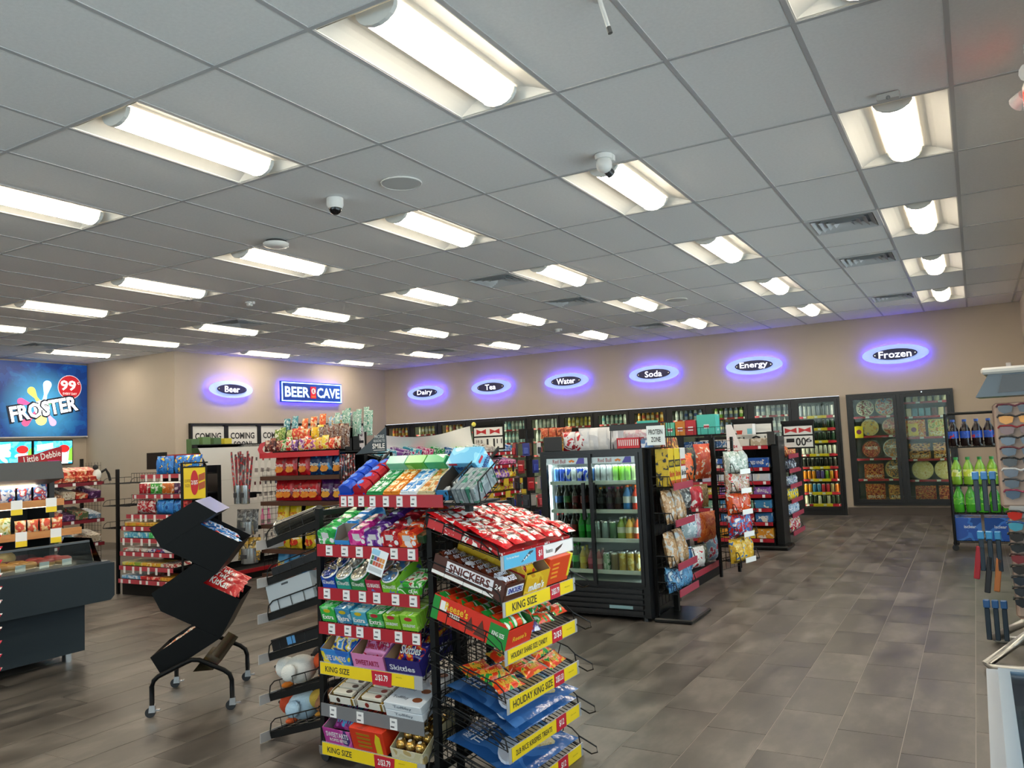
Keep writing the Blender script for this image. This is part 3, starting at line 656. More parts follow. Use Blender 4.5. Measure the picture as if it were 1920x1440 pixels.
for i in range(5): part(t, 'louvre', MB().prism([(.06, 0), (FRW - .06, 0), (FRW - .06, .026), (.06, .026)], -.012, .02, mt('1b1c1f', .35)), F(0, .0, .055 + i * .042))
part(t, 'badge', MB().box(.58, .78, -.016, -.012, .095, .12, mt('8fb4bc', .3, .5)))
for s in (.04, FRW - .08):
    for y in (.04, FRD - .1): part(t, 'foot', MB().lathe([(.025, 0), (.02, .03)], sh_m, 10), F(s + .02, y))
part(t, 'led_strip', MB().box(.06, FRW - .06, .045, .06, 1.255, 1.27, mt('ffffff', .4, emit=22, ecol='eef8ff')))
for s in (.058, FRW - .07): part(t, 'led_strip', MB().box(0, .012, .05, .06, .33, 1.25, mt('ffffff', .4, emit=12, ecol='eef8ff')), F(s))
sz = [1.10, .865, .63, .375]
for z in sz:
    s_ = part(t, 'shelf', MB().box(.06, FRW - .06, .055, FRD - .14, -.012, 0, mt('dfe6e8', .3)), F(0, 0, z))
    part(s_, 'price_strip', MB().box(.06, FRW - .06, .045, .055, -.02, .012, mt('e4eaee', .25))); tags_on(s_, .8, 4, F(.06, .0525, .012), .03, .035, int(z * 100))
FN = ['top', 'second', 'third', 'bottom']
def fridge_item(row, i, n, x, y, ps, desc, cat): put(cat.replace(' ', '_'), '%s, %s on %s fridge shelf' % (desc, nth(i, n), FN[row]) + ('' if y < .12 else ', back row'), cat.split()[-1], FM @ F(x, y, sz[row] + .0), ps, 'drinks in the two-door fridge')
rb = pm('2a48a8', 'b8bcc8', '2038a0', sc=10, rough=.2, st=(1, 1, .6), metal=.4); sv = mt('b4babc', .25, .5); gr = mt('7ac02c', .25, .2); bl = mt('4a78c0', .25, .4)
top = [bl, rb, rb, mt('c8ccd4', .25, .5), rb, rb, bl, sv, sv, sv, gr, gr, gr, mt('a8c080', .25, .3)]
for i, m in enumerate(top):
    for y in (.1, .17): fridge_item(0, i, len(top), .105 + i * .0545, y, [('can', can_mb(.14 if i > 6 else .125, .0265, m), I4)], 'slim energy drink can', 'drink can')
cola = mt('1a0e0a', .08, 0, .6); dk = mt('0e1410', .08, 0, .6)
row2 = [(.215, .029, dk, mt('28508a', .4), mt('1c2c50', .4), 'dark soda bottle'), (.215, .029, dk, mt('30683c', .4), mt('203028', .4), 'dark soda bottle with green label'), (.215, .029, cola, mt('5a1820', .4), mt('2a1014', .4), 'dark cola bottle'), (.215, .029, cola, mt('7a2820', .4), mt('301010', .4), 'dark cola bottle with brown label'), (.215, .029, cola, mt('30343a', .4), mt('202020', .4), 'dark root beer bottle'),
        (.19, .031, mt('16181c', .2), mt('1c2026', .4), mt('d89a20', .4), 'black sports drink with yellow cap'), (.19, .031, mt('2a1a30', .2), mt('20222a', .4), mt('8a3a98', .4), 'black sports drink with purple cap'), (.19, .031, mt('301418', .2), mt('20222a', .4), mt('c03040', .4), 'black sports drink with red cap'), (.205, .036, mt('3a78b8', .15), mt('d8dce0', .4), mt('e06a1c', .4), 'blue sports drink with orange cap'), (.205, .036, mt('b83828', .15), mt('c8ccd0', .4), mt('e0641c', .4), 'red sports drink with orange cap')]
for i, (h, r_, lq, lb, cp, ds) in enumerate(row2):
    for y in (.1, .18): fridge_item(1, i, 10, .11 + i * .0785, y, bottle_parts(h, r_, lq, lb, cp), ds, 'soda bottle')
row3 = [('b', .21, .029, cola, mt('c01c24', .4), mt('b81820', .4), 'cola bottle with red label'), ('b', .21, .029, cola, mt('c8ccd0', .4), mt('d8d8d8', .4), 'cola bottle with silver label'), ('b', .21, .029, cola, mt('7a1c1c', .4), mt('30100e', .4), 'cola bottle with dark red label'), ('b', .21, .029, mt('1c8a2c', .08, 0, .6), mt('2aa83c', .4), mt('20a030', .4), 'green lemon soda bottle'), ('b', .21, .029, mt('1c6a2c', .08, 0, .6), mt('3ab84c', .4), mt('209030', .4), 'dark green soda bottle'),
        ('c', .15, .032, mt('aab4b4', .25, .5), 'silver tall can'), ('c', .15, .032, mt('9fb0b0', .25, .5), 'grey tall can'), ('c', .15, .032, mt('4a7a4c', .25, .3), 'green tall can'), ('b', .18, .034, mt('8aa83c', .15), mt('e0e4d0', .4), mt('e8e8e4', .4), 'green juice bottle'), ('b', .18, .034, mt('d8a828', .15), mt('e0d8b0', .4), mt('30302c', .4), 'yellow juice bottle'), ('b', .18, .034, mt('c8502c', .15), mt('e8e0d0', .4), mt('40302c', .4), 'red juice bottle')]
for i, e in enumerate(row3):
    for y in (.1, .18): fridge_item(2, i, 11, .1 + i * .0715, y, [('can', can_mb(e[1], e[2], e[3]), I4)] if e[0] == 'c' else bottle_parts(*e[1:6]), e[-1], 'drink can' if e[0] == 'c' else 'soda bottle')
row4 = [('b', .21, .03, mt('2a1810', .1), mt('c8b480', .4), mt('b89a50', .4), 'root beer bottle'), ('b', .21, .03, mt('d0504c', .1), mt('e07a70', .4), mt('3050a8', .4), 'pink fruit drink bottle'), ('b', .21, .03, mt('1a5028', .1), mt('48b850', .4), mt('28a838', .4), 'ginger ale bottle'), ('b', .19, .03, mt('b8a020', .1), mt('d8c840', .4), mt('e0d060', .4), 'yellow tea bottle'),
        ('b', .17, .028, mt('8a2c40', .12), mt('c8506a', .4), mt('60303c', .4), 'dark pink drink bottle'), ('b', .17, .03, mt('c07880', .12), mt('e0a8a8', .4), mt('d8c8c8', .4), 'pale pink drink bottle'), ('c', .15, .032, pm('9ab89a', 'd8e0d0', '4a8050', sc=30), 'green and white tall can'), ('c', .15, .032, mt('8a7a5a', .3, .3), 'brown tall can'), ('c', .16, .034, pm('c8a83c', 'e0d080', sc=24, metal=.3), 'gold tall can'), ('c', .16, .034, pm('c8a83c', 'e0d080', sc=24, metal=.3), 'gold and cream tall can'), ('c', .16, .034, pm('b89830', 'e8e0b8', sc=24, metal=.3), 'golden tea can')]
for i, e in enumerate(row4):
    for y in (.1, .18): fridge_item(3, i, 11, .1 + i * .0715, y, [('can', can_mb(e[1], e[2], e[3]), I4)] if e[0] == 'c' else bottle_parts(*e[1:6]), e[-1], 'drink can' if e[0] == 'c' else 'soda bottle')
# ============================================================ front candy rack
def wire_tray_mb(w, d, hs, step=.03, r=.0022, front=True, back=0.0):
    """wire shelf: base rods, cross rods, side loops; front edge at y=0"""
    mb = MB()
    n = max(2, int(w / step))
    for i in range(n + 1):
        x = w * i / n
        mb.cyl((x, 0, 0), (x, d, 0), r, BLACKW, 4)
        if back: mb.cyl((x, d, 0), (x, d, back), r, BLACKW, 4)
    for k in range(4): mb.cyl((0, d * k / 3, -.003), (w, d * k / 3, -.003), r * 1.4, BLACKW, 4)
    for x in (0, w):
        mb.tube([(x, d, hs), (x, d * .15, hs), (x, .02, hs * .7), (x, 0, 0)], r * 1.5, BLACKW, 5)
        for k in (1, 2, 3): mb.cyl((x, d * k / 4, 0), (x, d * k / 4, hs), r, BLACKW, 4)
    if back: mb.cyl((0, d, back), (w, d, back), r * 1.5, BLACKW, 4)
    return mb
def wire_tray(w, d, hs, step=.03, back=0.0, r=.0022): return cached(('wire_shelf', w, d, hs, step, back, r), lambda: wire_tray_mb(w, d, hs, step, r, back=back))
def wire_panel(w, h, step=.04, r=.0022): 
    def f():
        mb = MB()
        for i in range(int(w / step) + 1): mb.cyl((i * step, 0, 0), (i * step, 0, h), r, BLACKW, 4)
        for i in range(int(h / step) + 1): mb.cyl((0, 0, i * step), (w, 0, i * step), r, BLACKW, 4)
        return mb
    return cached(('wire_grid', w, h, step), f)
RK = F(-2.765, 2.865, 0, -3)           # local x right along the front, y to the back
RW, RD = .685, .64
rack = thing('candy_rack', 'black wire candy rack on casters in the foreground with red and yellow price strips', 'display rack', RK)
for x, y, h in ((0, 0, 1.175), (RW, 0, 1.175), (0, RD, 1.175), (RW, RD, 1.175)): part(rack, 'post', MB().box(-.014, .014, 0, .026, .07, h, BLACK), F(x, y))
for x in (0, RW): part(rack, 'top_rail', MB().box(-.012, .012, .026, RD, 1.14, 1.165, BLACK), F(x))
part(rack, 'top_rail', MB().box(.014, RW - .014, 0, .02, 1.135, 1.16, BLACK), F(0, RD)); part(rack, 'slat_band', wire_panel(.6, .075, .015), F(RW + .006, .03, 1.085, 90), kind='stuff')
for y in (0.001, RD): part(rack, 'base_rail', MB().box(.014, RW - .014, 0, .024, .072, .095, BLACK), F(0, y))
for x in (0, RW): part(rack, 'base_rail', MB().box(-.013, .013, .026, RD, .072, .095, BLACK), F(x))
part(rack, 'mid_post', MB().box(-.014, .014, -.014, .014, .09, 1.14, BLACK), F(RW * .42, RD * .62)); part(rack, 'mid_post', MB().box(-.014, .014, -.014, .014, .09, 1.14, BLACK), F(RW * .8, RD * .62))
part(rack, 'wire_grid', wire_panel(.60, 1.0), F(RW - .005, .04, .1, 90), kind='stuff'); part(rack, 'wire_grid', wire_panel(.60, 1.0), F(.005, .04, .1, 90), kind='stuff'); part(rack, 'wire_grid', wire_panel(.64, 1.0), F(.02, RD * .62, .1), kind='stuff')
for x, y in ((0, .01), (RW, .01), (0, RD), (RW, RD)):
    c = part(rack, 'caster', MB().prism([(-.02, .03), (.02, .03), (.024, .07), (-.024, .07)], -.014, .014, STEEL), F(x, y)); part(c, 'wheel', MB().cyl((0, -.011, .026), (0, .011, .026), .026, mt('26282c', .5), 14), F(.012, 0))
def tag_mb(w, z0, z1, y):
    h = z1 - z0; g1 = mt('8a8a90', .6); g2 = mt('4a4a50', .6)
    return MB().box(-w, w, y - .0019, y, z0, z1, TAG).box(-w * .5, w * .4, y - .0021, y - .0019, z0 + h * .62, z0 + h * .78, g1).box(-w * .8, w * .2, y - .0021, y - .0019, z0 + h * .18, z0 + h * .32, g2)
TILT = 17
ZF = [1.005, .805, .645, .46, .27, .095]
def tagtext(par, w, n, M, seed, h, tw):
    tags_on(par, w, n, M, h, tw, seed)
front_shelves = []
for i, z in enumerate(ZF):
    M = F(.022, -.02, z, 0, TILT)
    s = part(rack, 'shelf', wire_tray(.63, .34, .05), M @ F(0, .002, -.006), kind='stuff')
    front_shelves.append(RK @ M)
    SW = .62
    if i < 3:
        st = part(rack, 'price_strip', MB().box(0, SW, -.004, 0, -.05, .006, STRIP), M @ F(0, -.003, 0, 0, -TILT))
        r = random.Random(i); n = [6, 6, 6][i]
        for q in range(n):
            x = SW * (q + .25 + .3 * r.random()) / n + .03
            tg = part(st, 'price_tag', cached(('front_tag',), lambda: tag_mb(.021, -.044, .002, -.0041)), F(x))
    else:
        m = YEL if i != 4 else mt('77787c', .25)
        st = part(rack, 'price_strip', MB().box(0, SW, -.004, 0, -.05, .008, GREYP if i != 4 else m), M @ F(0, -.003, 0, 0, -TILT))
        if i != 4:
            part(st, 'yellow_insert', MB().box(.004, .575, -.006, -.0041, -.048, .005, YEL)); part(st, 'lettering', text('KING SIZE', .155, .026, INK, .012), F(.115, -.0062, -.022))
            rp = part(st, 'price_flag', MB().prism([(.335, -.056), (.445, -.056), (.45, .004), (.33, .004)], -.0082, -.0062, REDP)); part(st, 'price', text('2/$3.79', .075, .03, WHITE, .02), F(.39, -.0084, -.024))
            part(st, 'small_print', text('sale price', .035, .006, mt('8a7a20', .5)), F(.49, -.0062, -.01))
        else:
            for x in (.08, .25, .45): part(st, 'price_tag', tag_mb(.021, -.048, 0, -.0041), F(x))
tagp = None
def on(i, x, y, z=0.004, rz=0, rx=0): return front_shelves[i] @ F(x, y, z, rz, rx)
# --- shelf 1: rounded cube packs of gum
def ice_pack(c1, c2, nm):
    m = pm(c1, c2, 'f0f0f2', sc=26, rough=.25, dist=.2); w = .098
    body = cached(('gum_pack', c1), lambda: MB().prism([(-w / 2, 0), (w / 2, 0), (w / 2, .052), (w / 2 - .008, .066), (w / 2 - .024, .074), (-w / 2 + .024, .074), (-w / 2 + .008, .066), (-w / 2, .052)], 0, .088, m))
    return [('pack', body, I4), ('barcode_label', cached(('barcode',), lambda: MB().box(-.022, .022, -.001, 0, .03, .056, mt('d6d6da', .4))), I4), ('lettering', text('ICE', .05, .026, INK, .02), F(0, .03, .0752, 0, -90)), ('pearl', cached(('pearl',), lambda: MB().disc(.012, -.001, 0, mt('f0eef2', .3), 10)), F(.036, 0, .02))]
cols = [('2fa04c', '5cc070', 'green'), ('3a8fd8', '6ab4ec', 'blue'), ('c8288a', 'e05aa8', 'magenta'), ('5a2a86', '8a5ab0', 'purple'), ('a01c28', 'c83a40', 'dark red'), ('d83a26', 'ee7a3a', 'orange-red')]
rown = ['front', 'middle', 'back']
for c, (a, b, nm) in enumerate(cols):
    for rw in range(3):
        if c == 1 and rw == 0: continue
        if c == 2 and rw == 2: continue
        put('gum_pack', '%s cube-shaped gum pack in %s row of the top strip shelf' % (nm, rown[rw]), 'gum pack', on(0, .055 + c * .1005, .008 + rw * .092, .004 + .006 * rw), ice_pack(a, b, nm), 'cube gum packs on the candy rack')
put('empty_carton', 'open blue gum carton with its front packs sold', 'carton', on(0, .107, .008), [('carton', tray(.096, .088, .07, .02, mt('3a8fd8', .35), mt('8a8078', .8)), I4)])
put('gum_box', 'flat dark green gum box at the right end of the gum shelf', 'gum box', on(0, .622, .02, .02, -8), box_parts(.05, .2, .035, mt('1c3a22', .3), None, top=pm('7a5a3a', '1c3a22', sc=20)), None)
cd = thing('promo_card', 'white promotion card clipped to the red strip, tilted', 'card', on(0, .40, -.03, -.04, 0, -30) @ F(0, 0, 0, 0, 0, 14), None, MB().box(-.05, .05, -.001, 0, -.07, .04, mt('dfe6ee', .4)))
r = random.Random(4)
for q in range(10): part(cd, 'product_picture', MB().box(-.007, .007, -.0022, -.0012, -.009, .009, mt(r.choice(['b84a30', '3a6a48', '4a4a90', 'd08a40', '7a3030']), .5)), F(-.034 + (q % 5) * .017, 0, -.002 - (q // 5) * .022))
part(cd, 'text_block', MB().box(-.04, .04, -.0022, -.0012, -.06, -.04, mt('b4bcc4', .5))); part(cd, 'blue_header', MB().box(-.048, .0, -.0022, -.0012, .012, .036, mt('8ac0e0', .5)))
# --- shelf 2: round mint tins in trays
tins = [('1c4fb8', '2a3a78', 'blue'), ('1f9a8c', 'c8c8c4', 'teal'), ('2a8a48', 'd4d0c0', 'green'), ('b82a4a', '9a9aa8', 'red'), ('7ac030', '4a78a8', 'lime')]
for c, (a, lid, nm) in enumerate(tins):
    x0 = .03 + c * .094; rimm = mt('e8e8ea', .3)
    put('mint_tray', '%s display tray of mint tins lettered ICE BREAKERS' % nm, 'display tray', on(1, x0, .0), [('tray', tray(.09, .19, .085, .055, pm(a, a, '5a7ab8' if c > 2 else a, sc=16), mt('5a4c40', .8)), I4), ('lettering', text('ICE BREAKERS', .076, .018, WHITE, .02), F(.045, -.0007, .03))], 'trays of round mint tins')
    for rw in range(2):
        if c == 3 and rw == 0: continue
        put('mint_tin', '%s round mint tin in %s row of the tin shelf' % (nm, ['front', 'back'][rw]), 'mint tin', on(1, x0 + .045, .034 + rw * .085, .05 + rw * .012, 0, 22), [('tin', cached(('mint_tin', a), lambda: MB().lathe([(.037, 0), (.04, .004), (.04, .026)], mt(a, .3), 18)), I4), ('rim', cached(('tin_rim',), lambda: MB().lathe([(.0415, .026), (.0415, .031), (.038, .033)], rimm, 20, caps=False)), I4), ('lid', cached(('tin_lid', lid), lambda: MB().lathe([(.0405, .028), (.0385, .033), (.002, .0335)], pm(lid, '8a8478', 'c8b890', sc=30, rough=.15, metal=.4), 18)), I4)], 'round mint tins')
put('gum_tray', 'bright green gum tray at the right end of the tin shelf', 'display tray', on(1, .495, .0), [('tray', tray(.125, .17, .04, .028, pm('4ab82c', 'd8ecd0', '2a8a20', sc=20), mt('b8d8c0', .4)), I4), ('lettering', text('GUM', .05, .016, WHITE, .02), F(.09, -.0007, .015))])
for q in range(3): put('gum_stick_pack', 'flat green gum packet, %s in the bright green tray' % nth(q, 3), 'gum pack', on(1, .52 + q * .037, .03, .02, 0, 4), [('packet', carton(.034, .12, .02, pm('3aa83c', 'e0f0dc', 'b8323a', sc=26)), I4)], 'packets in the bright green tray')
# --- shelf 3: stick gum cartons
ex = [('36b04a', '8ad09a', 'Extra', 'green', 7), ('3a86b0', '9ac4d8', 'Extra', 'blue', 7), ('4aa4c0', 'b0d8e4', 'Extra', 'light blue', 6), ('2f9a44', '70c080', 'Extra', 'dark green', 1), ('7ab82c', 'a8d458', 'DOUBLEMINT', 'lime', 1), ('86c838', 'b0dc68', 'DOUBLEMINT', 'pale lime', 6)]
for c, (a, b, wd, nm, n) in enumerate(ex):
    m = pm(a, a, b, sc=14, rough=.2); x = .06 + c * .099
    for q in range(n if n > 1 else 1):
        d = .03 if n > 1 else .2
        ps = [('pack', carton(.092, d - .002, .075 - (.008 if c in (2, 3, 4) else 0), m, None, pm(b, a, 'd8e8dc', sc=20, rough=.15)), I4)]
        if q == 0: ps += [('lettering', text(wd, .07, .022 if wd == 'Extra' else .014, WHITE, .02), F(0, -.0008, .026)), ('flash', cached(('flash', c), lambda: MB().disc(.009, -.0012, 0, mt('c8b020' if c < 3 else 'b83038', .4), 12, rx=.022)), F(0, 0, .056))]
        if n == 1: ps.append(('lid_lettering', text(wd, .07, .03, mt('d0dcd0', .3), .01), F(0, .05, .069, 0, -90)))
        put('gum_pack', '%s gum pack lettered %s, %s from the front' % (nm, wd, ORD[q]) if n > 1 else '%s gum carton lettered %s on the third strip shelf' % (nm, wd), 'gum pack', on(2, x, .006 + q * .031, .004), ps, 'stick gum packs on the candy rack')
# --- shelf 4: bagged candy in trays
def bars(i, x, y, n, mk, lab, grp, dy=.055, z=.03, rx=-60):
    for q in range(n): put('candy_bar', '%s, %s from the front of its tray' % (lab, ORD[q]), 'candy bar', on(i, x, y + q * dy, z + q * .004, 0, rx), mk(q), grp)
def wrap(w, h, t, m, word=None, wm=WHITE, seed=0, tw=.7, th=.45):
    ps = [('wrapper', bag(w, h, t, m, seed), I4)]
    if word: ps.append(('lettering', text(word, w * tw, h * th, wm, .02), F(0, -t * .52 - .001, h * .5)))
    return ps
tr = [(.02, .19, 'LIFE SAVERS', pm('2a6ac8', '3a8ad8', 'e8d030', sc=9), 'blue and yellow', mt('e8e8ee', .4)), (.215, .2, 'SWEETARTS', mt('e08ac0', .35), 'pink', mt('a01c48', .4)), (.42, .205, 'Skittles', mt('2a2470', .35), 'navy', mt('d8dce8', .4))]
for x, w, wd, m, nm, wm in tr:
    put('candy_tray', '%s candy display tray lettered %s above a yellow strip' % (nm, wd), 'display tray', on(3, x, 0), [('tray', tray(w - .006, .25, .1, .07, m), I4), ('lettering', text(wd, w * .7, .026, wm, .02), F(w * .45, -.0007, .03)), ('side_lettering', text(wd, .16, .03, wm, .02), F(w - .0055, .14, .055, 90))], 'large candy trays')
for k, (x, m, wd, wm, n, nm) in enumerate(((.11, pm('2a58b0', 'e8d04a', 'e8e8f0', '3a90d0', sc=16, rough=.2, bump=.3), None, WHITE, 3, 'blue and yellow candy bag'), (.315, pm('d890c4', 'c83060', 'f0c8e0', sc=14, rough=.2, bump=.2), 'SweeTARTS', mt('b01c3c', .4), 3, 'pink candy bag'), (.52, pm('241a5a', '2a2a80', 'c83a2a', 'e0a030', sc=18, rough=.2, bump=.3), 'Skittles', WHITE, 4, 'navy candy bag lettered Skittles'))):
    bars(3, x, .05, n, lambda q: wrap(.165, .085, .03, m, wd, wm, k * 10 + q), nm, 'candy bags in the large trays', .058, .04, -48)
# --- shelf 5: boxed chocolates
def choc_tray(x, spot, nm):
    put('chocolate_tray', 'white tray of bars with %s pictures' % nm, 'display tray', on(4, x, .02), [('tray', tray(.165, .19, .045, .035, mt('e8e4da', .4), CARD, slope=.2), I4), ('gold_band', MB().box(.14, .152, -.001, .02, 0, .034, mt('c8a040', .25, .7)), I4), ('picture', MB().disc(.012, -.0012, 0, spot, 10), F(.06, 0, .018))], 'white chocolate trays')
    for q in range(4): put('chocolate_bar', 'pale bar with %s picture, %s from the front' % (nm, ORD[q]), 'chocolate bar', on(4, x + .078, .036 + q * .042, .034, 0, 0), [('bar', carton(.12, .036, .016, mt('e6e0d0', .3), None, mt('ece6d8', .25)), I4), ('picture', cached(('choc_pic', spot.name), lambda: MB().disc(.012, -.001, 0, spot, 10, rx=.018)), F(.03, .018, .0165, 0, -90)), ('gold_end', cached(('gold_end',), lambda: MB().box(-.066, -.058, 0, .036, 0, .016, mt('c8a848', .25, .7))), I4)], 'pale chocolate bars')
choc_tray(.035, mt('3a2018', .4), 'brown'); choc_tray(.215, mt('8a2c24', .4), 'red')
for q in range(2):
    put('toffee_box', '%s wide white toffee box lettered Toffifay' % ['lower', 'upper'][q], 'candy box', on(4, .51, .0, .004 + q * .036), box_parts(.21, .29, .034, mt('dfe6ee', .35), 'Toffifay', mt('6a7684', .4), .5, .5, tz=.5), 'white toffee boxes')
tb_ = [o for o in COL.objects if o.name.startswith('toffee_box')][-1]
for q in range(4): part(tb_, 'lid_lettering', text('Toffifay', .09, .022, mt('6a7480', .4), .01), F(-.04, .045 + q * .065, .0345, 0, -90)); part(tb_, 'lid_picture', cached(('toffee_pic',), lambda: MB().disc(.016, -.001, 0, mt('8a4a28', .4), 12, rx=.026)), F(.055, .045 + q * .065, .0345, 0, -90))
# --- shelf 6
put('candy_tray', 'magenta candy box lettered SWEETARTS ROPES BITES on the lowest strip shelf', 'display tray', on(5, .022, 0), [('tray', tray(.175, .24, .1, .08, pm('b83a98', 'd060b0', '3a2a70', sc=7), mt('8a7a80', .7)), I4), ('lettering', text('SWEETARTS', .14, .026, mt('f4f0f8', .4), .02), F(.088, -.0007, .052)), ('caption', text('ROPES BITES', .11, .016, WHITE, .02), F(.09, -.0007, .025))], None)
bars(5, .11, .05, 3, lambda q: wrap(.15, .09, .03, pm('8a2a78', 'c058a8', '50b0e0', sc=16, rough=.2, bump=.2), 'TARTS', mt('5ab8e8', .4), q), 'magenta candy bag', 'magenta candy bags', .06, .05, -50)
rs = mt('d8381c', .35)
put('candy_carton', 'orange carton lettered Reeses with a yellow corner on the lowest shelf', 'candy box', on(5, .3, .0, .004), box_parts(.2, .26, .11, rs, None, top=pm('d8381c', 'c83018', 'a82a14', sc=12)) + [('lettering', text("Reese's", .12, .04, mt('e8b020', .4), .02), F(-.01, .09, .1115, 0, -90)), ('price_panel', MB().prism([(.045, 0), (.08, 0), (.08, .085), (.06, .1), (.045, .06)], -.002, 0, mt('e0d028', .4)), I4)] + [('stripe', MB().box(-.06, .02, -.0015, 0, .02 + q * .02, .03 + q * .02, mt('a87818', .4)), I4) for q in range(4)], None)
put('chocolate_tray', 'cream tray of gold foil chocolates at the right of the lowest shelf', 'display tray', on(5, .43, .0), [('tray', tray(.185, .26, .085, .05, pm('d8d0a8', 'e4dcc0', 'c8b078', sc=8), mt('c8c0a0', .6)), I4)], None)
gold = pm('c89a48', 'e0c080', '9a7030', sc=60, rough=.22, metal=.7, bump=.4)
for q in range(12): put('foil_chocolate', 'gold foil wrapped chocolate, row %s of the cream tray, %s' % (ORD[q // 3], ['left', 'middle', 'right'][q % 3]), 'chocolate', on(5, .465 + (q % 3) * .055, .04 + (q // 3) * .056, .05 + .008 * (q // 3)), [('chocolate', cached(('foil_ball',), lambda: MB().ball(.026, gold, None, 10, 7)), I4), ('cup', cached(('choc_cup',), lambda: MB().lathe([(.018, -.03), (.027, -.005)], mt('5a3820', .5), 12)), I4), ('sticker', cached(('choc_sticker',), lambda: MB().disc(.009, -.001, 0, mt('efe8d8', .4), 10)), F(0, 0, .026, 0, -90))], 'gold foil chocolates')
# --- top unit with mints
TU = RK @ F(.185, -.03, 1.215)
tu = thing('counter_rack', 'small black rack with red strip standing atop the candy rack', 'display rack', TU)
part(tu, 'price_strip', MB().box(0, .61, -.004, 0, -.028, .026, STRIP)); 
for q, x in enumerate((.03, .075, .14, .21, .29, .37, .45)): part(tu, 'price_tag', cached(('front_tag2',), lambda: tag_mb(.017, -.025, .021, -.0041)), F(x))
part(tu, 'shelf', MB().prism([(.0, -.02), (.7, -.02), (.7, -.012), (.0, -.012)], 0, .3, BLACK)); 
for x in (.02, .68): part(tu, 'support', MB().prism([(0, 0), (.32, .22), (.32, .232), (0, .012)], -.004, .004, BLACK), F(x, .01, -.012, 90))
for x in (.02, .66): part(tu, 'leg', MB().box(-.012, .012, .1, .13, -.055, -.02, BLACK), F(x))
part(tu, 'wire_shelf', wire_tray(.70, .36, .04, .045), F(0, .005, -.008, 0, 29), kind='stuff')
def top_on(x, y, z=0): return TU @ F(x, .005, -.004, 0, 29) @ F(x * 0, y, z)
def tp(x, y, z=0, rx=0): return TU @ F(0, .005, -.004, 0, 29) @ F(x, y, z, 0, rx)
for c, (a, b, nm) in enumerate((('1c4ac0', '3a6ad8', 'blue'), ('b01c2c', '2a5ac8', 'red'))):
    put('mint_tray', '%s slanted mint tray at the left of the top rack' % nm, 'display tray', tp(.0 + c * .092 - .01, .01), [('tray', tray(.088, .26, .03, .03, mt(a, .35), mt(a, .5), slope=.1), I4), ('lettering', text('MINTS', .05, .018, mt('c8d4f0', .4), .02), F(.044, -.0007, .015))], 'slanted mint trays')
    for rw in range(4): put('mint_pack', '%s domed mint pack, %s up its slanted tray' % (nm, ORD[rw]), 'mint pack', tp(.034 + c * .092, .02 + rw * .06, .008), [('pack', cached(('mint_dome', a), lambda: MB().prism([(-.038, 0), (.038, 0), (.038, .045), (.03, .06), (.012, .068), (-.012, .068), (-.03, .06), (-.038, .045)], 0, .052, pm(a, a, b, sc=20, rough=.2))), I4), ('cap', cached(('mint_cap', b), lambda: MB().disc(.017, -.001, .002, mt('4a78d8', .25), 12)), F(0, .026, .0685, 0, -90))], 'domed mint packs')
for c, (a, b, cc, nm) in enumerate((('2f9a58', 'd0e8dc', '1c6a3c', 'green'), ('e08a2c', 'f0dcb0', 'c05a1c', 'orange'), ('e8eef4', '2f80c8', '8ab4dc', 'white and blue'), ('d8c8a0', 'b8702c', '6a8a3c', 'tan'))):
    x = .17 + c * .1
    put('mint_tray', '%s slanted mint tray on the top rack' % nm, 'display tray', tp(x, .01), [('tray', tray(.097, .21, .04, .035, mt(a, .4), mt(a, .6), slope=.1), I4), ('lettering', text('TIC TAC', .06, .012, WHITE, .02), F(.048, -.0007, .018))], 'slanted mint trays')
    for q in range(4): put('mint_box', '%s mint box, %s %s of its slanted tray' % (nm, ['lower', 'upper'][q // 2], ['left', 'right'][q % 2]), 'mint box', tp(x + .026 + (q % 2) * .045, .014 + (q // 2) * .098, .012), [('box', carton(.041, .09, .034, mt(a, .3), None, pm(a, b, cc, sc=34, rough=.25)), I4), ('label', cached(('mint_label', b), lambda: MB().disc(.012, -.001, 0, mt(b, .35), 12)), F(0, .058, .0345, 0, -90))], 'small mint boxes')
put('mint_tray', 'nearly empty black and blue mint tray with a few packs', 'display tray', tp(.575, .01), [('tray', tray(.105, .2, .075, .05, pm('26333c', '3a88c0', '1c2024', sc=9), mt('3a342c', .7), slope=.3), I4)], 'slanted mint trays')
for q in range(4): put('loose_mint_pack', 'small %s mint packet in the nearly empty tray' % ['silver', 'blue', 'white', 'brown'][q], 'mint pack', tp(.6 + (q % 2) * .045, .03 + q * .04, .006, 0) @ F(0, 0, 0, 20 - q * 15), [('packet', carton(.03, .06, .016, mt(['c8ccd0', '4a88b8', 'e4e4e0', '6a4a34'][q], .3)), I4)], 'packets in the nearly empty tray')
for c, (a, b, wd, wm, nm) in enumerate((('7ac0a8', 'b8dccc', 'DENTYNE', WHITE, 'pale teal'), ('4aa83c', '8acc70', 'ECLIPSE', WHITE, 'leaf green'), ('3aa868', 'c8e8d4', 'mentos', mt('1c2a6a', .4), 'green'))):
    put('gum_carton', '%s upright gum carton lettered %s behind the mint trays' % (nm, wd), 'gum box', tp(.235 + c * .115, .215, -.012, 18), box_parts(.112, .05, .105, pm(a, a, b, sc=7, rough=.25), wd, wm, .75, .22, tz=.5), 'upright gum cartons')
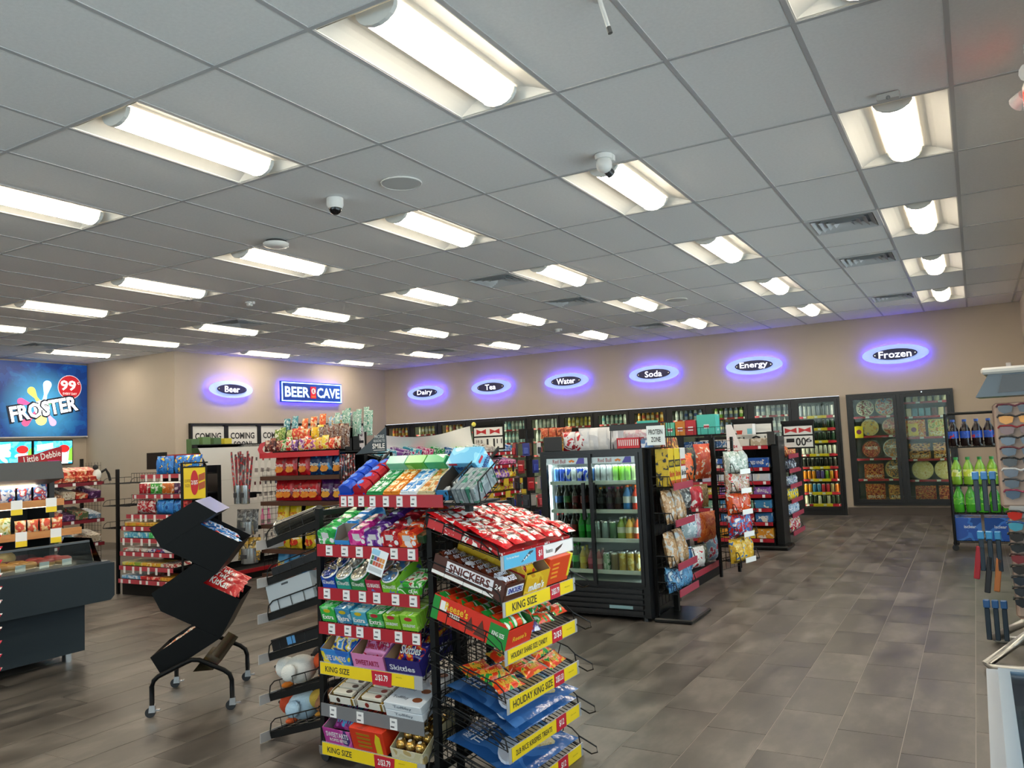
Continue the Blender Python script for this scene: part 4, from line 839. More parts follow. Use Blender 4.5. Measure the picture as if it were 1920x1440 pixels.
put('gum_carton', 'large light blue gum carton lettered mentos PURE on its side', 'gum box', tp(.625, .205, -.03, 18), [('carton', carton(.16, .095, .125, pm('6ab8e4', '8ad0f0', 'c8e8f8', sc=7, rough=.25)), I4), ('lettering', text('mentos', .13, .03, mt('1c2a70', .4), .02), F(0, -.001, .092)), ('caption', text('PURE', .05, .018, mt('4a88c0', .4), .01), F(-.02, -.001, .065)), ('side_lettering', text('mentos', .085, .035, mt('1c2a70', .4), .02), F(.081, .05, .065, 90)), ('red_tab', MB().box(-.065, -.02, -.0015, 0, .112, .122, REDP), I4), ('side_red_tab', MB().box(.0805, .0815, .02, .06, .095, .108, REDP), I4)], None)
bb = thing('wire_basket', 'black wire basket holding grey gum sleeves at the right of the top rack', 'basket', tp(.685, -.02, 0)); part(bb, 'wire_frame', wire_tray(.13, .2, .09, .02), I4, kind='stuff')
for q in range(5): put('gum_sleeve', 'grey gum sleeve, %s in the wire basket of the top rack' % nth(q, 5), 'gum pack', tp(.699 + q * .024, -.02, .006), [('sleeve', carton(.021, .17, .07, pm('7a868c', '98a4a8', '3a7a68', sc=12, rough=.3)), I4)], 'grey gum sleeves')
# ------------------------------------------------------------ right wing
ZR = [.985, .8, .61, .42, .23, .05]
RWG = F(-1.70, 2.79, 0, 88.5)      # local x runs away from the camera, front faces +X
def rw_on(i, x, y, z=.004, rz=0, rx=0): return RWG @ F(0, 0, ZR[i], 0, TILT) @ F(x, y, z, rz, rx)
RWL = RK.inverted() @ RWG
for i, z in enumerate(ZR):
    M = RWL @ F(0, 0, z, 0, TILT)
    part(rack, 'shelf', wire_tray(.62, .40, .055, .03, .06), M @ F(0, .002, -.006), kind='stuff')
    st = part(rack, 'price_strip', MB().box(-.005, .625, -.004, 0, -.052, .008, GREYP), M @ F(0, -.003, 0, 0, -TILT))
    if i == 0:
        part(st, 'blue_insert', MB().box(.015, .27, -.006, -.0041, -.048, .006, mt('5ab4dc', .4))); part(st, 'picture', MB().prism([(.14, -.04), (.18, -.03), (.26, 0), (.22, 0)], -.007, -.0062, pm('3a4a5a', 'e8ecf0', sc=60))); part(st, 'lettering', text('Try the new flavour', .1, .012, WHITE, .01), F(.08, -.0065, -.008))
        part(st, 'price_flag', MB().box(.275, .335, -.0075, -.0041, -.05, .007, REDP)); part(st, 'price', text('$1', .03, .03, WHITE, .02), F(.305, -.008, -.021)); part(st, 'white_insert', MB().box(.337, .612, -.006, -.0041, -.048, .006, mt('f0ecec', .4))); part(st, 'caption', text('bueno', .06, .02, mt('6a6a6c', .4), .01), F(.39, -.0065, -.02)); part(st, 'bar_picture', MB().prism([(.44, -.04), (.5, -.02), (.52, -.005), (.45, -.02)], -.007, -.0062, mt('4a3028', .4)))
    else:
        wd = [None, 'KING SIZE', 'HOLIDAY SHARE SIZE CANDY', 'HOLIDAY KING SIZE', '2LB RICE KRISPIES TREATS', 'RICE KRISPIES'][i]; pr_ = [None, '2/$3.79', '2/$3', '2/$3.33', '$12', '$12'][i]
        part(st, 'yellow_insert', MB().box(.012, .6, -.006, -.0041, -.048, .006, YEL))
        part(st, 'lettering', text(wd, [0, .2, .3, .33, .3, .2][i], [0, .032, .022, .03, .022, .02][i], INK, .012), F([0, .16, .185, .2, .19, .15][i], -.0065, -.021))
        part(st, 'price_flag', MB().box(.38, .47, -.0078, -.0041, -.05, .007, REDP)); part(st, 'price', text(pr_, .07 if i < 4 else .045, .03, WHITE, .02), F(.425, -.0082, -.021)); part(st, 'small_print', text('sale price', .05, .008, mt('8a7a20', .5)), F(.54, -.0065, -.02))
    for x in (0, .62): part(rack, 'basket_loop', MB().tube([(x, .06, -.01), (x, -.06, -.02), (x, -.085, .0), (x, -.075, .022), (x, .02, .03)], .0035, BLACKW, 6) if i and x else MB().tube([(x, .02, 0), (x, .1, .03), (x, .3, .04)], .003, BLACKW, 6), M)
for x in (.2, .47): part(rack, 'wing_post', MB().box(-.013, .013, .37, .395, .02, 1.12, BLACK), RWL @ F(x))
# kinder style bars
kin = pm('e8e4e0', 'c81c24', 'f0eeea', '8a4a30', sc=30, rough=.2, bump=.35, dist=.6); kin2 = pm('c01c22', 'd8282c', 'efe9e4', sc=22, rough=.2, bump=.3)
kme = [bag_mb(.088, .115, .026, kin2, 50 + q, pm('f1eeea', 'f1eeea', 'c8242a', '9a7a60', sc=40), 6, 9, .1).build('bar_wrapper') for q in range(4)]
r = random.Random(9); n = 0
for rw in range(4):
    for c in range(7):
        z = .038 + r.random() * .014
        n += 1
        M = rw_on(0, .045 + c * .088 + r.uniform(-.008, .008), -.012 + rw * .1, z, 0, 0) @ F(0, 0, 0, 0, -82) @ F(0, 0, 0, 0, 0, r.uniform(-16, 16))
        put('chocolate_bar', 'red and white bar lettered bueno, %s in %s row of its tray' % (nth(c, 7), ORD[rw]), 'chocolate bar', M, [('wrapper', kme[n % 4], I4), ('lettering', text('bueno', .05, .02, INK, .02), F(0, -.0148, .062)), ('picture', cached(('bar_pic',), lambda: MB().disc(.009, -.0165, -.0155, mt('7a4a30', .4), 8)), F(.028, .002, .04))], 'red and white chocolate bars')
put('bar_tray', 'red and white checked tray under the bueno bars', 'display tray', rw_on(0, .005, .005), [('tray', tray(.605, .385, .05, .012, pm('c01c22', 'c01c22', 'f0ece8', sc=34, rough=.3, det=1, dist=1.2), mt('b01c20', .5), slope=.8), I4)])
# king size row: chocolate tray, peanut candy, orange cartons
brown = mt('4a2418', .35)
put('candy_tray', 'long brown tray lettered SNICKERS with a white stripe', 'display tray', rw_on(1, .0, .0), [('tray', tray(.15, .37, .085, .075, brown, CARD, slope=.08), I4), ('front_label', MB().box(.015, .14, -.002, 0, .03, .062, mt('e8e8f0', .4)), I4), ('front_lettering', text('SNICKERS', .11, .024, mt('2a3a98', .4), .03), F(.077, -.0024, .046)), ('side_label', MB().box(-.002, 0, .06, .3, .03, .075, mt('e8e8f0', .4)), I4), ('side_lettering', text('SNICKERS', .21, .034, mt('5a2018', .4), .03), F(-.0022, .18, .053, -90)), ('count', text('24', .03, .022, WHITE, .02), F(-.001, .035, .055, -90)), ('white_stripe', MB().box(-.0015, 0, .05, .37, .004, .018, WHITE), I4)], None)
for q in range(8): put('candy_bar', 'brown and blue bar lettered SNICKERS, %s from the front of the brown tray' % ORD[q], 'candy bar', rw_on(1, .075, .02 + q * .043, .062 + .001 * q, 0, -55), wrap(.125, .05, .022, pm('5a2a1c', '4a2014', 'c8ccd8', sc=22, rough=.2), 'SNICKERS', mt('dfe4f4', .3), q, .72, .5), 'brown and blue candy bars')
put('candy_tray', 'yellow display tray of peanut candy lettered SHARE', 'display tray', rw_on(1, .16, .0), [('tray', tray(.2, .37, .115, .09, pm('e0b020', 'e8c030', 'c89018', sc=8), CARD, slope=.1), I4), ('red_corner', MB().box(-.0015, 0, .01, .13, .02, .088, mt('a01c24', .4)), I4), ('side_lettering', text('SHARE', .1, .026, mt('e8d060', .4), .02), F(-.0022, .07, .06, -90)), ('lettering', text("m&m's", .13, .035, mt('f0f0ee', .4), .04), F(.1, -.0008, .03))], None)
for q in range(4): put('candy_bag', "yellow candy bag lettered m&m's, %s from the front" % ORD[q], 'candy bag', rw_on(1, .26, .05 + q * .075, .07, 0, -52), wrap(.15, .1, .035, pm('e8b41c', 'e8b41c', 'd8442a', '6a3a1c', sc=14, rough=.2, bump=.3), "m&m's", mt('f4f2ee', .3), 20 + q, .7, .42), 'yellow candy bags')
for q in range(3): put('candy_carton', 'orange carton lettered Reeses with a yellow edge, %s from the front' % ORD[q], 'candy box', rw_on(1, .47, .01 + q * .118, .004), box_parts(.21, .114, .125 - q * .004, mt('e0481c', .35), None, top=mt('e8501c', .3)) + [('lettering', text("Reese's", .11, .035, mt('f0c030', .4), .02), F(-.02, .057, .1262 - q * .004, 0, -90)), ('yellow_edge', MB().box(.085, .105, -.0012, .11, .02, .1262, mt('e8d82c', .4)), I4)] + ([('nutrition_lines', MB().box(-.07, -.01, -.0012, 0, .03 + k * .02, .038 + k * .02, mt('f0a030', .4)), I4) for k in range(4)] if q == 0 else []), 'orange peanut butter cup cartons')
# holiday share size row
gtray = pm('d8301c', 'd8301c', 'c8281a', sc=6)
put('candy_tray', "long orange and green tray lettered Reese's TREES KING SIZE", 'display tray', rw_on(2, .0, .0), [('tray', tray(.2, .385, .105, .085, gtray, mt('1c6a2c', .5), slope=.06), I4), ('green_end', MB().box(-.0015, 0, .0, .09, .0, .092, mt('1c8a34', .4)), I4), ('green_back', MB().box(-.0015, 0, .35, .385, .0, .1, mt('1c8a34', .4)), I4), ('side_lettering', text("Reese's", .12, .035, mt('f0c030', .4), .02), F(-.0022, .26, .075, -90)), ('tree_lettering', text('TREES', .055, .018, mt('e8f0e4', .4), .02), F(-.0022, .265, .045, -90)), ('size_lettering', text('KING SIZE', .06, .018, WHITE, .02), F(-.0022, .045, .055, -90)), ('tree_picture', MB().prism([(-.03, 0), (.03, 0), (0, .07)], -.002, -.001, mt('5a2a1c', .4)), F(0, .13, .012, -90)), ('tree_picture', MB().prism([(-.022, 0), (.022, 0), (0, .055)], -.002, -.001, mt('5a2a1c', .4)), F(0, .185, .02, -90)), ('white_sticker', MB().box(-.0025, -.0015, .31, .345, .05, .09, WHITE), I4), ('lettering', text("Reese's", .11, .022, mt('f0c030', .4), .02), F(.1, -.0008, .04))], None)
for q in range(8): put('candy_bar', "orange and green holiday bar, %s from the front of the long tray" % ORD[q], 'candy bar', rw_on(2, .1, .02 + q * .045, .08, 0, -58), wrap(.17, .055, .022, pm('e0401c', 'e0401c', '2a9a3c', 'd8e8d8', sc=12, rough=.2, st=(1, .3, .3)), None, WHITE, 30 + q), 'orange and green holiday bars')
for q in range(6): put('candy_bar', 'white and blue holiday bar, %s of the pile beside the long tray' % ORD[q], 'candy bar', rw_on(2, .27, .02 + q * .058, .02 + .01 * (q % 2), 8 * (q % 3) - 8, -72), wrap(.11, .05, .02, pm('d8dce8', '2a3a98', '8a2a28', '2a8a3c', sc=26, rough=.2), 'SNICKERS', mt('2a3a98', .4), 40 + q), 'white and blue holiday bars')
for q in range(10): put('candy_bar', "red and green holiday bar, row %s, %s, at the far end of the wing" % (ORD[q // 2], ['left', 'right'][q % 2]), 'candy bar', rw_on(2, .39 + (q % 2) * .13, .03 + (q // 2) * .066, .03 + .012 * (q % 3), 10 * (q % 3) - 10, -70), wrap(.12, .062, .028, pm('d8381c', 'e0582c', '1f8a3a', 'c8e0c8', sc=16, rough=.2, bump=.3), None, WHITE, 60 + q), 'red and green holiday bars')
# holiday king size row
for q in range(9): put('candy_bar', "red holiday bar with green ends, row %s %s on the holiday king shelf" % (ORD[q // 3], ['left', 'middle', 'right'][q % 3]), 'candy bar', rw_on(3, .09 + (q % 3) * .2, .03 + (q // 3) * .08, .012 + .012 * (q % 2), 6 * (q % 3) - 6, -76), wrap(.18, .07, .025, pm('e03a1c', 'd8481c', 'e0a83a', '24903c', sc=15, rough=.2, bump=.3), "Reese's", mt('f0c030', .4), 80 + q, .4, .4), 'red and green king size bars')
# big rice treat bars
for i in (4, 5):
    for q in range(2 if i == 4 else 1):
        M = rw_on(i, .32, .012, .03 + q * .045, 0, -86)
        put('rice_treat', 'very large blue rice treat bag lettered TREATS on the %s wing shelf' % (['second lowest', 'lowest'][i - 4]) + ([', lower', ', upper'][q] if i == 4 else ''), 'snack bag', M, [('wrapper', bag(.56, .36, .05, pm('2a5a98', '3a6aa8', '24508c', sc=5, rough=.15, bump=.25), 5 + q), I4), ('lettering', text('RICE KRISPIES', .2, .03, mt('c8d8ec', .4), .02), F(-.13, -.0285, .3)), ('caption', text('TREATS', .2, .04, mt('dfe8f4', .4), .02), F(-.13, -.0285, .255)), ('treat_picture', MB().prism([(-.085, -.06), (.085, -.06), (.085, .06), (-.085, .06)], -.0325, -.02, pm('d8bc80', 'e4cc98', 'c8a060', sc=40)), F(.04, 0, .12, 0, 0, 20)), ('swirl_picture', MB().disc(.045, -.0325, -.02, mt('d8e0f0', .4), 16, rx=.1), F(-.14, 0, .13, 0, 0, -25)), ('cream_corner', MB().prism([(.05, .22), (.15, .18), (.17, .3), (.09, .32)], -.0285, -.015, mt('cdb98c', .4)), I4)], 'very large blue rice treat bags')
# ------------------------------------------------------------ left wing
LWG = F(-3.19, 3.57, 0, -91.5)
LWL = RK.inverted() @ LWG
def lw_on(i, x, y, z=.004, rz=0, rx=0): return LWG @ F(0, 0, ZL[i], 0, TILT) @ F(x, y, z, rz, rx)
ZL = [1.0, .81, .63, .43, .23, .045]
for i, z in enumerate(ZL):
    M = LWL @ F(0, 0, z, 0, TILT)
    part(rack, 'shelf', wire_tray(.62, .38, .055, .05, .06), M, kind='stuff')
    part(rack, 'price_strip', MB().box(.5, .68, -.004, 0, -.04, .008, mt('b4b0ae', .3)), M @ F(0, -.003, 0, 0, -TILT))
    for x in (0, .62): part(rack, 'end_bar', MB().box(-.003, .003, .0, .38, -.035, -.003, BLACK), M @ F(x))
silver = mt('5a5a56', .22, .85)
for q in range(2): put('travel_mug', 'dark steel tumbler lying on the top left wing basket, %s' % ['near', 'far'][q], 'tumbler', lw_on(0, .52 - q * .2, .02, .05), [('body', cached(('tumbler',), lambda: MB().cyl((0, .0, 0), (0, .3, 0), .045, silver, 16, r1=.038)), I4), ('mouth', cached(('tumbler_mouth',), lambda: MB().cyl((0, -.012, 0), (0, 0, 0), .047, mt('c8c8c6', .2, .8), 16)), I4), ('opening', cached(('tumbler_open',), lambda: MB().disc(.038, -.014, -.0125, mt('0c0c0d', .6), 16)), I4)], 'steel tumblers')
put('flat_box', 'black packaged accessory box on the second left wing basket', 'box', lw_on(1, .45, .02), box_parts(.3, .34, .04, mt('202226', .4), None, front=mt('3a4450', .4)), None)
for q in range(2): put('window_box', '%s silver hanging box with gold end on the third left wing basket' % ['near', 'far'][q], 'box', lw_on(2, .58 - q * .09, .02), [('box', carton(.07, .33, .13, mt('b9c2c9', .35, .2), mt('c08a3c', .4)), I4), ('hang_hole', MB().box(.0351, .0358, .12, .17, .11, .12, mt('40464c', .5)), I4)], 'silver hanging boxes')
put('phone_box', 'black box with a blue picture on the fourth left wing basket', 'box', lw_on(3, .56, .0), [('box', carton(.06, .36, .06, mt('16181c', .35)), I4), ('blue_picture', MB().box(.0305, .0312, .12, .18, .01, .05, mt('5a98d0', .35)), I4), ('emblem', MB().disc(.009, .0305, .0312, mt('a8b4c0', .4), 10), F(0, .09, .03, 90) @ F(0, -.0617 + .0308, 0))], None)
fur = lambda h: noisemat('plush_' + h, h, h, rough=.95, bump=.9, bsc=160)
def plush(i, x, y, body, belly, beak, lab, sc=1.0):
    def el(sx, sy, sz, m, M): 
        k = MB().ball(1, m, M @ Matrix.Diagonal((sx, sy, sz, 1)), 14, 10); return k
    b = el(.075, .095, .07, fur(body), F(0, .1, .07)); h = el(.055, .055, .055, fur(belly), F(0, .0, .095))
    t = thing('plush_toy', lab, 'plush toy', lw_on(i, x, y) @ Matrix.Scale(sc, 4))
    part(t, 'body', b); part(t, 'head', h)
    for s in (-1, 1):
        part(t, 'wing', el(.02, .055, .04, fur(body), F(s * .08, .1, .07, 0, 15))); part(t, 'foot', el(.03, .035, .015, fur(beak), F(s * .04, .03, .015))); part(t, 'eye', MB().ball(.008, mt('101010', .2)), F(s * .025, -.046, .115))
    part(t, 'beak', el(.015, .022, .012, fur(beak), F(0, -.058, .09)))
plush(4, .53, .06, 'e4e2dc', 'e8e8e4', 'e07a20', 'white plush bird on the fifth left wing basket'); plush(4, .35, .14, '707478', '2c2c30', '303030', 'grey and black plush animal on the fifth left wing basket'); plush(4, .48, .27, 'd84a24', 'e05a2c', 'e07a20', 'red-orange plush bird against the rack on the fifth basket', .8)
plush(5, .5, .05, 'b8d4e8', 'c84a28', 'd85a28', 'light blue plush bird with red head on the lowest left basket'); plush(5, .34, .12, '1c1c20', '24242a', '3a3a3a', 'black plush animal on the lowest left basket'); plush(5, .5, .26, '9a6a48', 'c8a848', 'c88a30', 'brown and yellow plush toy on the lowest left basket', .85)
# ============================================================ zigzag bin stand
ang = math.degrees(math.atan2(.28, .33))
ZS = F(-4.13, 2.94, 0, ang)            # local x along the stand, y away
zs_ = thing('bin_stand', 'black zigzag stand of tilted bins on a tube base with casters', 'display stand', ZS)
gb = mt('050607', .42, 0, .16); gin = mt('050506', .5, 0, .3)
def bin_(pts, lab=None, n=0, end=None):
    """pts: corners (s, z) of the side panel, open edge first two; depth .45"""
    (a, b, c, d) = pts; y0, y1 = .05 + .0025 * n, .5 - .0025 * n; mb = MB(); t = .006
    def P(p, y): return (p[0], y, p[1])
    cx = sum(p[0] for p in pts) / 4; cz = sum(p[1] for p in pts) / 4
    def inn(p): return (p[0] + (cx - p[0]) * .03, p[1] + (cz - p[1]) * .05)
    vs = [P(p, y) for y in (y0, y1) for p in pts]
    fs = [(0, 1, 2, 3), (7, 6, 5, 4), (1, 5, 6, 2), (2, 6, 7, 3), (3, 7, 4, 0)]
    mb.add(vs, fs, [gb, gb, end or gb, gb, gb])
    vs2 = [P(inn(p) if i > 1 else p, y) for y in (y0 + t, y1 - t) for i, p in enumerate(pts)]
    mb.add(vs2, [f[::-1] for f in fs], gin)
    return mb
shield = mt('aab0cc', .12, 0, .6, coat=.5)  # clear end plate; the bluish window reflection is put into its colour
B1 = [(-.02, 1.05), (.235, 1.195), (.355, 1.117), (.045, .935)]; B2 = [(.175, 1.105), (.483, .934), (.35, .765), (.045, .935)]
B3 = [(-.01, .678), (.225, .832), (.35, .765), (.04, .573)]; B4 = [(.155, .78), (.48, .604), (.365, .395), (.04, .573)]; B5 = [(-.02, .318), (.23, .467), (.365, .395), (.042, .208)]
for k, b in enumerate((B1, B2, B3, B4, B5)): part(zs_, 'bin', bin_(b, None, k % 2, shield if k == 0 else None))
for y in (0.0, .585):
    pts = [(-.0, 0, .06), (0, 0, .17), (.01, 0, .2), (.035, 0, .222), (.18, 0, .285), (.215, 0, .297), (.255, 0, .293), (.39, 0, .225), (.42, 0, .2), (.432, 0, .165), (.433, 0, .06)]
    part(zs_, 'tube_frame', MB().tube(pts, .0135, gb, 10), F(0, y + .0))
part(zs_, 'back_plate', MB().add([(.30, .0, .29), (.30, .585, .29), (.36, .0, .25), (.36, .585, .25), (.31, .0, .2), (.31, .585, .2), (.2, .0, .2), (.2, .585, .2)], [(0, 2, 3, 1), (2, 4, 5, 3), (4, 6, 7, 5)], mt('2a2618', .25, .4), None, True), F(.02, 0, .03))  # black curved plate with its gold reflection mixed into the colour
for y in (0, .585):
    for x in (0, .433):
        c = part(zs_, 'caster', MB().prism([(-.016, .028), (.02, .028), (.016, .068), (-.012, .068)], -.015, .015, STEEL), F(x, y, 0)); part(c, 'wheel', MB().cyl((0, -.01, .028), (0, .01, .028), .028, mt('202226', .4), 14), F(-.008, 0)); part(c, 'brake', MB().box(.015, .045, -.008, .008, .035, .042, STEEL))
def in_bin(b, u, y, up, rz=0): 
    ax, az = b[0]; bx, bz = b[1]; x = ax + (bx - ax) * u; z = az + (bz - az) * u; a = math.degrees(math.atan2(bz - az, bx - ax))
    return ZS @ F(x, y, z) @ Matrix.Rotation(rad(-a), 4, 'Y') @ F(0, 0, up, rz)
cr_ = pm('2a78c0', '1c4a90', '3a88d0', 'c8d8e8', 'b82a30', sc=26, rough=.2, bump=.3)
for q in range(14): put('candy_bar', 'blue and white wrapped candy bar, %s of the loose heap in the upper bin' % ORD[q], 'candy bar', in_bin(B2, .2 + .6 * ((q * 5) % 14) / 14, .1 + .34 * ((q * 3) % 14) / 14, -.03 + .004 * (q % 3), 20 * (q % 5) - 40) @ F(0, 0, 0, 0, -85), [('wrapper', bag(.13, .05, .02, cr_, q % 3), I4)], 'blue bars in the upper bin')
for q in range(3): put('candy_bag', 'large red bag lettered KitKat in the middle bin, %s' % ['nearest', 'middle', 'farthest'][q], 'candy bag', in_bin(B4, .55, .14 + q * .12, -.05 + q * .012, 0) @ F(0, 0, 0, 0, -62), wrap(.28, .16, .05, pm('c01c20', 'c82428', 'a81418', sc=6, rough=.2, bump=.25), 'KitKat', WHITE, 90 + q, .4, .4), 'red bags in the middle bin')
for q in range(8): put('candy_bar', 'brown and white wrapped bar, %s in the lowest bin' % ORD[q], 'candy bar', in_bin(B5, .2 + .085 * q, .12 + .3 * ((q * 3) % 8) / 8, -.02, 70) @ F(0, 0, 0, 0, -85), [('wrapper', bag(.12, .05, .02, pm('c86a3a', 'e8dcc8', '5a3420', sc=34, rough=.2), q % 3), I4)], 'bars in the lowest bin')
# ============================================================ generic shelving
def shelving(name, label, M, w, h, d, zs, tags=4, strip=STRIP, sh=.035, tilt=0, back=True, base=.12, depths=None, cat='shelving', hang=False, seed=0, wire=False, posts=True):
    t = thing(name, label, cat, M)
    if back: part(t, 'back_panel', MB().box(0, w, d - .02, d, .02, h, BLACK))
    if base: part(t, 'base', MB().box(0, w, .04, d - .021, 0, base, BLACK))
    if posts:
        for x in (-.02, w): part(t, 'upright', MB().box(x, x + .02, d - .05, d, 0, h, BLACK))
    fr = []
    for i, z in enumerate(zs):
        dd = depths[i] if depths else d - .03
        S = F(0, d - .022 - dd, z, 0, tilt)
        if wire: s = part(t, 'shelf', wire_tray(w, dd, .04, .06, r=.003), S, kind='stuff')
        else: s = part(t, 'shelf', MB().box(0, w, .0, dd, -.016, -.002, BLACK), S)
        if strip:
            strip_on(s, w, F(0, 0, 0, 0, -tilt), strip, sh)
            if tags: tags_on(s, w, tags, F(0, 0, 0, 0, -tilt), sh, .035, seed + i, hang=hang and i % 2 == 0)
        fr.append(M @ S)
    return t, fr
def row_of(fr, x0, x1, n, mk, name, desc, where, cat, group, y=.02, z=0, rx=0, jig=0, seed=0):
    r = random.Random(seed)
    for i in range(n):
        x = x0 + (x1 - x0) * (i + .5) / n
        put(name, '%s, %s %s' % (desc if isinstance(desc, str) else desc[i % len(desc)], nth(i, n) if n > 1 else 'alone', where), cat, fr @ F(x + r.uniform(-jig, jig), y, z, r.uniform(-jig, jig) * 500, rx + r.uniform(-jig, 0) * 350), mk(i), group)
# ------------------------------------------------------------ chips end cap
CH = F(-6.76, 6.15, 0)
brownstrip = mt('4a3026', .4)
_, cf = shelving('chip_rack', 'black end rack of corn chips with a red top shelf and brown strips', CH, 1.14, 1.46, .42, [1.455, 1.215, .945, .7, .44, .18], 0, brownstrip, .045)
crk = bpy.data.objects['chip_rack']
part(crk, 'red_edge', MB().box(0, 1.14, .0, .012, 1.41, 1.465, mt('b8303a', .35)))
for z in (1.215, .945, .44):
    for x in (.3, .85): part(crk, 'lettering', text('ANSWER THE BROWL', .34, .022, mt('d8b84a', .4), .01), F(x, -.002 + .015 - .01, z - .022))

for z in (1.03, .67, .38): part(crk, 'side_arm', MB().box(-.3, .0, .0, .015, z, z + .02, BLACK))
part(crk, 'side_arm', MB().box(1.14, 1.82, .0, .012, 1.405, 1.42, BLACK)); part(crk, 'corner_post', MB().box(1.8, 1.82, .0, .02, 0, 1.42, BLACK))
for x in (.0, 1.1): part(crk, 'wire_side', wire_panel(.36, 1.1, .06), F(x + .02, .02, .2, 90), kind='stuff')
def chip(c1, c2, c3, wd, wm=WHITE, w=.17, h=.225, seed=0): return wrap(w, h, .08, pm(c1, c1, c2, sc=9, rough=.22, bump=.3), wd, wm, seed, .62, .16) + [('chip_picture', cached(('chip_pic', c3), lambda: MB().prism([(-.06, -.01), (-.03, -.03), (.03, -.025), (.06, .005), (.03, .04), (-.005, .03), (-.035, .045)], -.043, -.04, pm(c3, 'e8a040', sc=30))), F(0, 0, .06))]
red = lambda i: chip('c41a24', '8a1018', 'e8822c', 'Doritos', seed=i % 3); blu = lambda i: chip('1c3a6a', '3a90d0', 'e0923a', 'Doritos', seed=i % 3); pur = lambda i: chip('4a1c5a', '6a2a7a', 'e0a03a', 'Doritos', seed=i % 3); yel = lambda i: chip('e8c81c', 'e8d44a', 'e8d890', "Lay's", mt('c02028', .4), seed=i % 3)
row_of(cf[1], .1, .62, 3, red, 'chip_bag', 'red chip bag lettered Doritos', 'on the second chip rack shelf', 'chip bag', 'chip bags', .12, jig=.014)
row_of(cf[1], .62, 1.1, 3, blu, 'chip_bag', 'dark blue chip bag lettered Doritos', 'on the second chip rack shelf', 'chip bag', 'chip bags', .12, jig=.014)
row_of(cf[2], .12, .75, 5, red, 'chip_bag', 'red chip bag lettered Doritos', 'on the third chip rack shelf', 'chip bag', 'chip bags', .12, jig=.018)
row_of(cf[2], .76, 1.12, 2, pur, 'chip_bag', 'purple chip bag lettered Doritos', 'on the third chip rack shelf', 'chip bag', 'chip bags', .12, jig=.014)
row_of(cf[3], .1, 1.1, 5, yel, 'chip_bag', "yellow chip bag lettered Lay's", 'on the fourth chip rack shelf', 'chip bag', 'chip bags', .12, jig=.018)
row_of(cf[4], .1, 1.1, 5, lambda i: chip('e0c030', 'e8e0d0', 'c83020', None, seed=i % 3), 'chip_bag', 'yellow and red snack bag', 'on the fifth chip rack shelf', 'chip bag', 'chip bags', .12, jig=.014)
row_of(cf[5], .12, .62, 3, lambda i: chip('5aa8dc', '3a88c8', 'e8a030', 'Jax', mt('e8d030', .4), seed=i % 3), 'snack_bag', 'blue and orange snack bag', 'on the lowest chip shelf', 'snack bag', 'snack bags low on the chip rack', .12)
row_of(cf[5], .64, 1.12, 3, lambda i: chip('d84a1c', 'e88a2c', 'c82820', 'Hot', seed=i % 3), 'snack_bag', 'orange-red snack bag', 'on the lowest chip rack shelf', 'snack bag', 'snack bags low on the chip rack', .12)
# three tiers of small bags on top
tiers = [(0, .0, .02, 13, .115, ['4a1c20 8a4a3a c8b0a0', '4a1c20 7a3a30 d0b8a8', '581c24 a86a50 d8c8b8', '3a7a30 c8d0b0 c03028', 'b83028 e0d0c0 6a9a3a', '6a3a80 c8a0c0 d8b83a', '7a3a80 d8c0c8 e0c030', 'd8382c e8d0a0 8a3a88', '8a3a78 e0a8b0 e8c83a', 'd8a83a e0c880 c04a2a', 'e0c030 e8d890 c83a28', 'c82828 e87a4a e8d8b8', '8a2a20 c8a880 d8d0c8']), (1, .14, .13, 12, .12, ['5a7a30 a8b060 e0e0d0', '6a8a3a b8c070 3a5a20', '8a9a50 c8c890 40602c', 'c83a2c e0a060 f0e0c8', 'd0402c e8b078 f0e8d8', 'd84a2c d89a5a e8d8b8', 'e8c030 d8a030 f0e0a0', 'e8c838 d8b040 f0e8b0', 'c82c24 e0503a f0d8c0', 'd02c24 d8482c e8d0b0', '6a3020 b89070 d8d0c8', '5a2c20 a88870 c8c4c0']), (2, .26, .24, 8, .13, ['3a7a88 a8c8cc e0e8e8', '4a8a98 b0d0d4 2a5a68', 'd8582c e8a060 f0d8b8', 'd85030 e0a868 f0dcc0', 'e05a30 e8b070 c83a28', '8ab0c8 d8d8d0 c88a3a', '6a98c0 d0d8e0 d0a040', '9a9aa0 d8d0d0 3a70b8'])]
for ti, y, z, n, h, cl in tiers:
    if ti: part(crk, 'riser', MB().box(.04, 1.1, y + .01, y + .11, 1.458, 1.455 + z, BLACK))
    row_of(CH @ F(0, y, 1.46 + z), .02, 1.12, n, lambda i: [('bag', bag(.092, h * (1.1, 1.28, 1.0)[i % 3], .045, pm(*cl[i].split(), sc=30, rough=.2, bump=.4), i % 3), I4)], 'snack_packet', ['small snack packet'], 'in the %s tier above the chips' % ['front', 'middle', 'back'][ti], 'snack packet', 'small packets above the chips', .05, 0, -5, .014)
for q in range(7): put('jerky_pack', 'tall clear packet with %s top, %s on the chip rack corner' % (['green', 'green', 'teal', 'blue', 'green', 'white', 'teal'][q], nth(q, 7)), 'snack packet', CH @ F(.92 + q * .075, .22 + .03 * (q % 2), 1.6 + .02 * (q % 3), 0, -5), [('packet', bag(.075, .26, .03, pm('9ab4aa', '7aa894', 'c4d4cc', '4a8a78', sc=24, rough=.15, bump=.5), q % 3), I4)], 'tall clear packets')
for q in range(6): put('jerky_pack', 'tall brown and clear packet, %s above the chips' % nth(q, 6), 'snack packet', CH @ F(.82 + q * .07, .1, 1.475 + .02 * (q % 2)), [('packet', bag(.07, .24, .03, pm('7a5a4c', '9a8478', '5a3428', 'b4a8a0', sc=24, rough=.15, bump=.5), q % 3), I4)], 'tall brown packets')
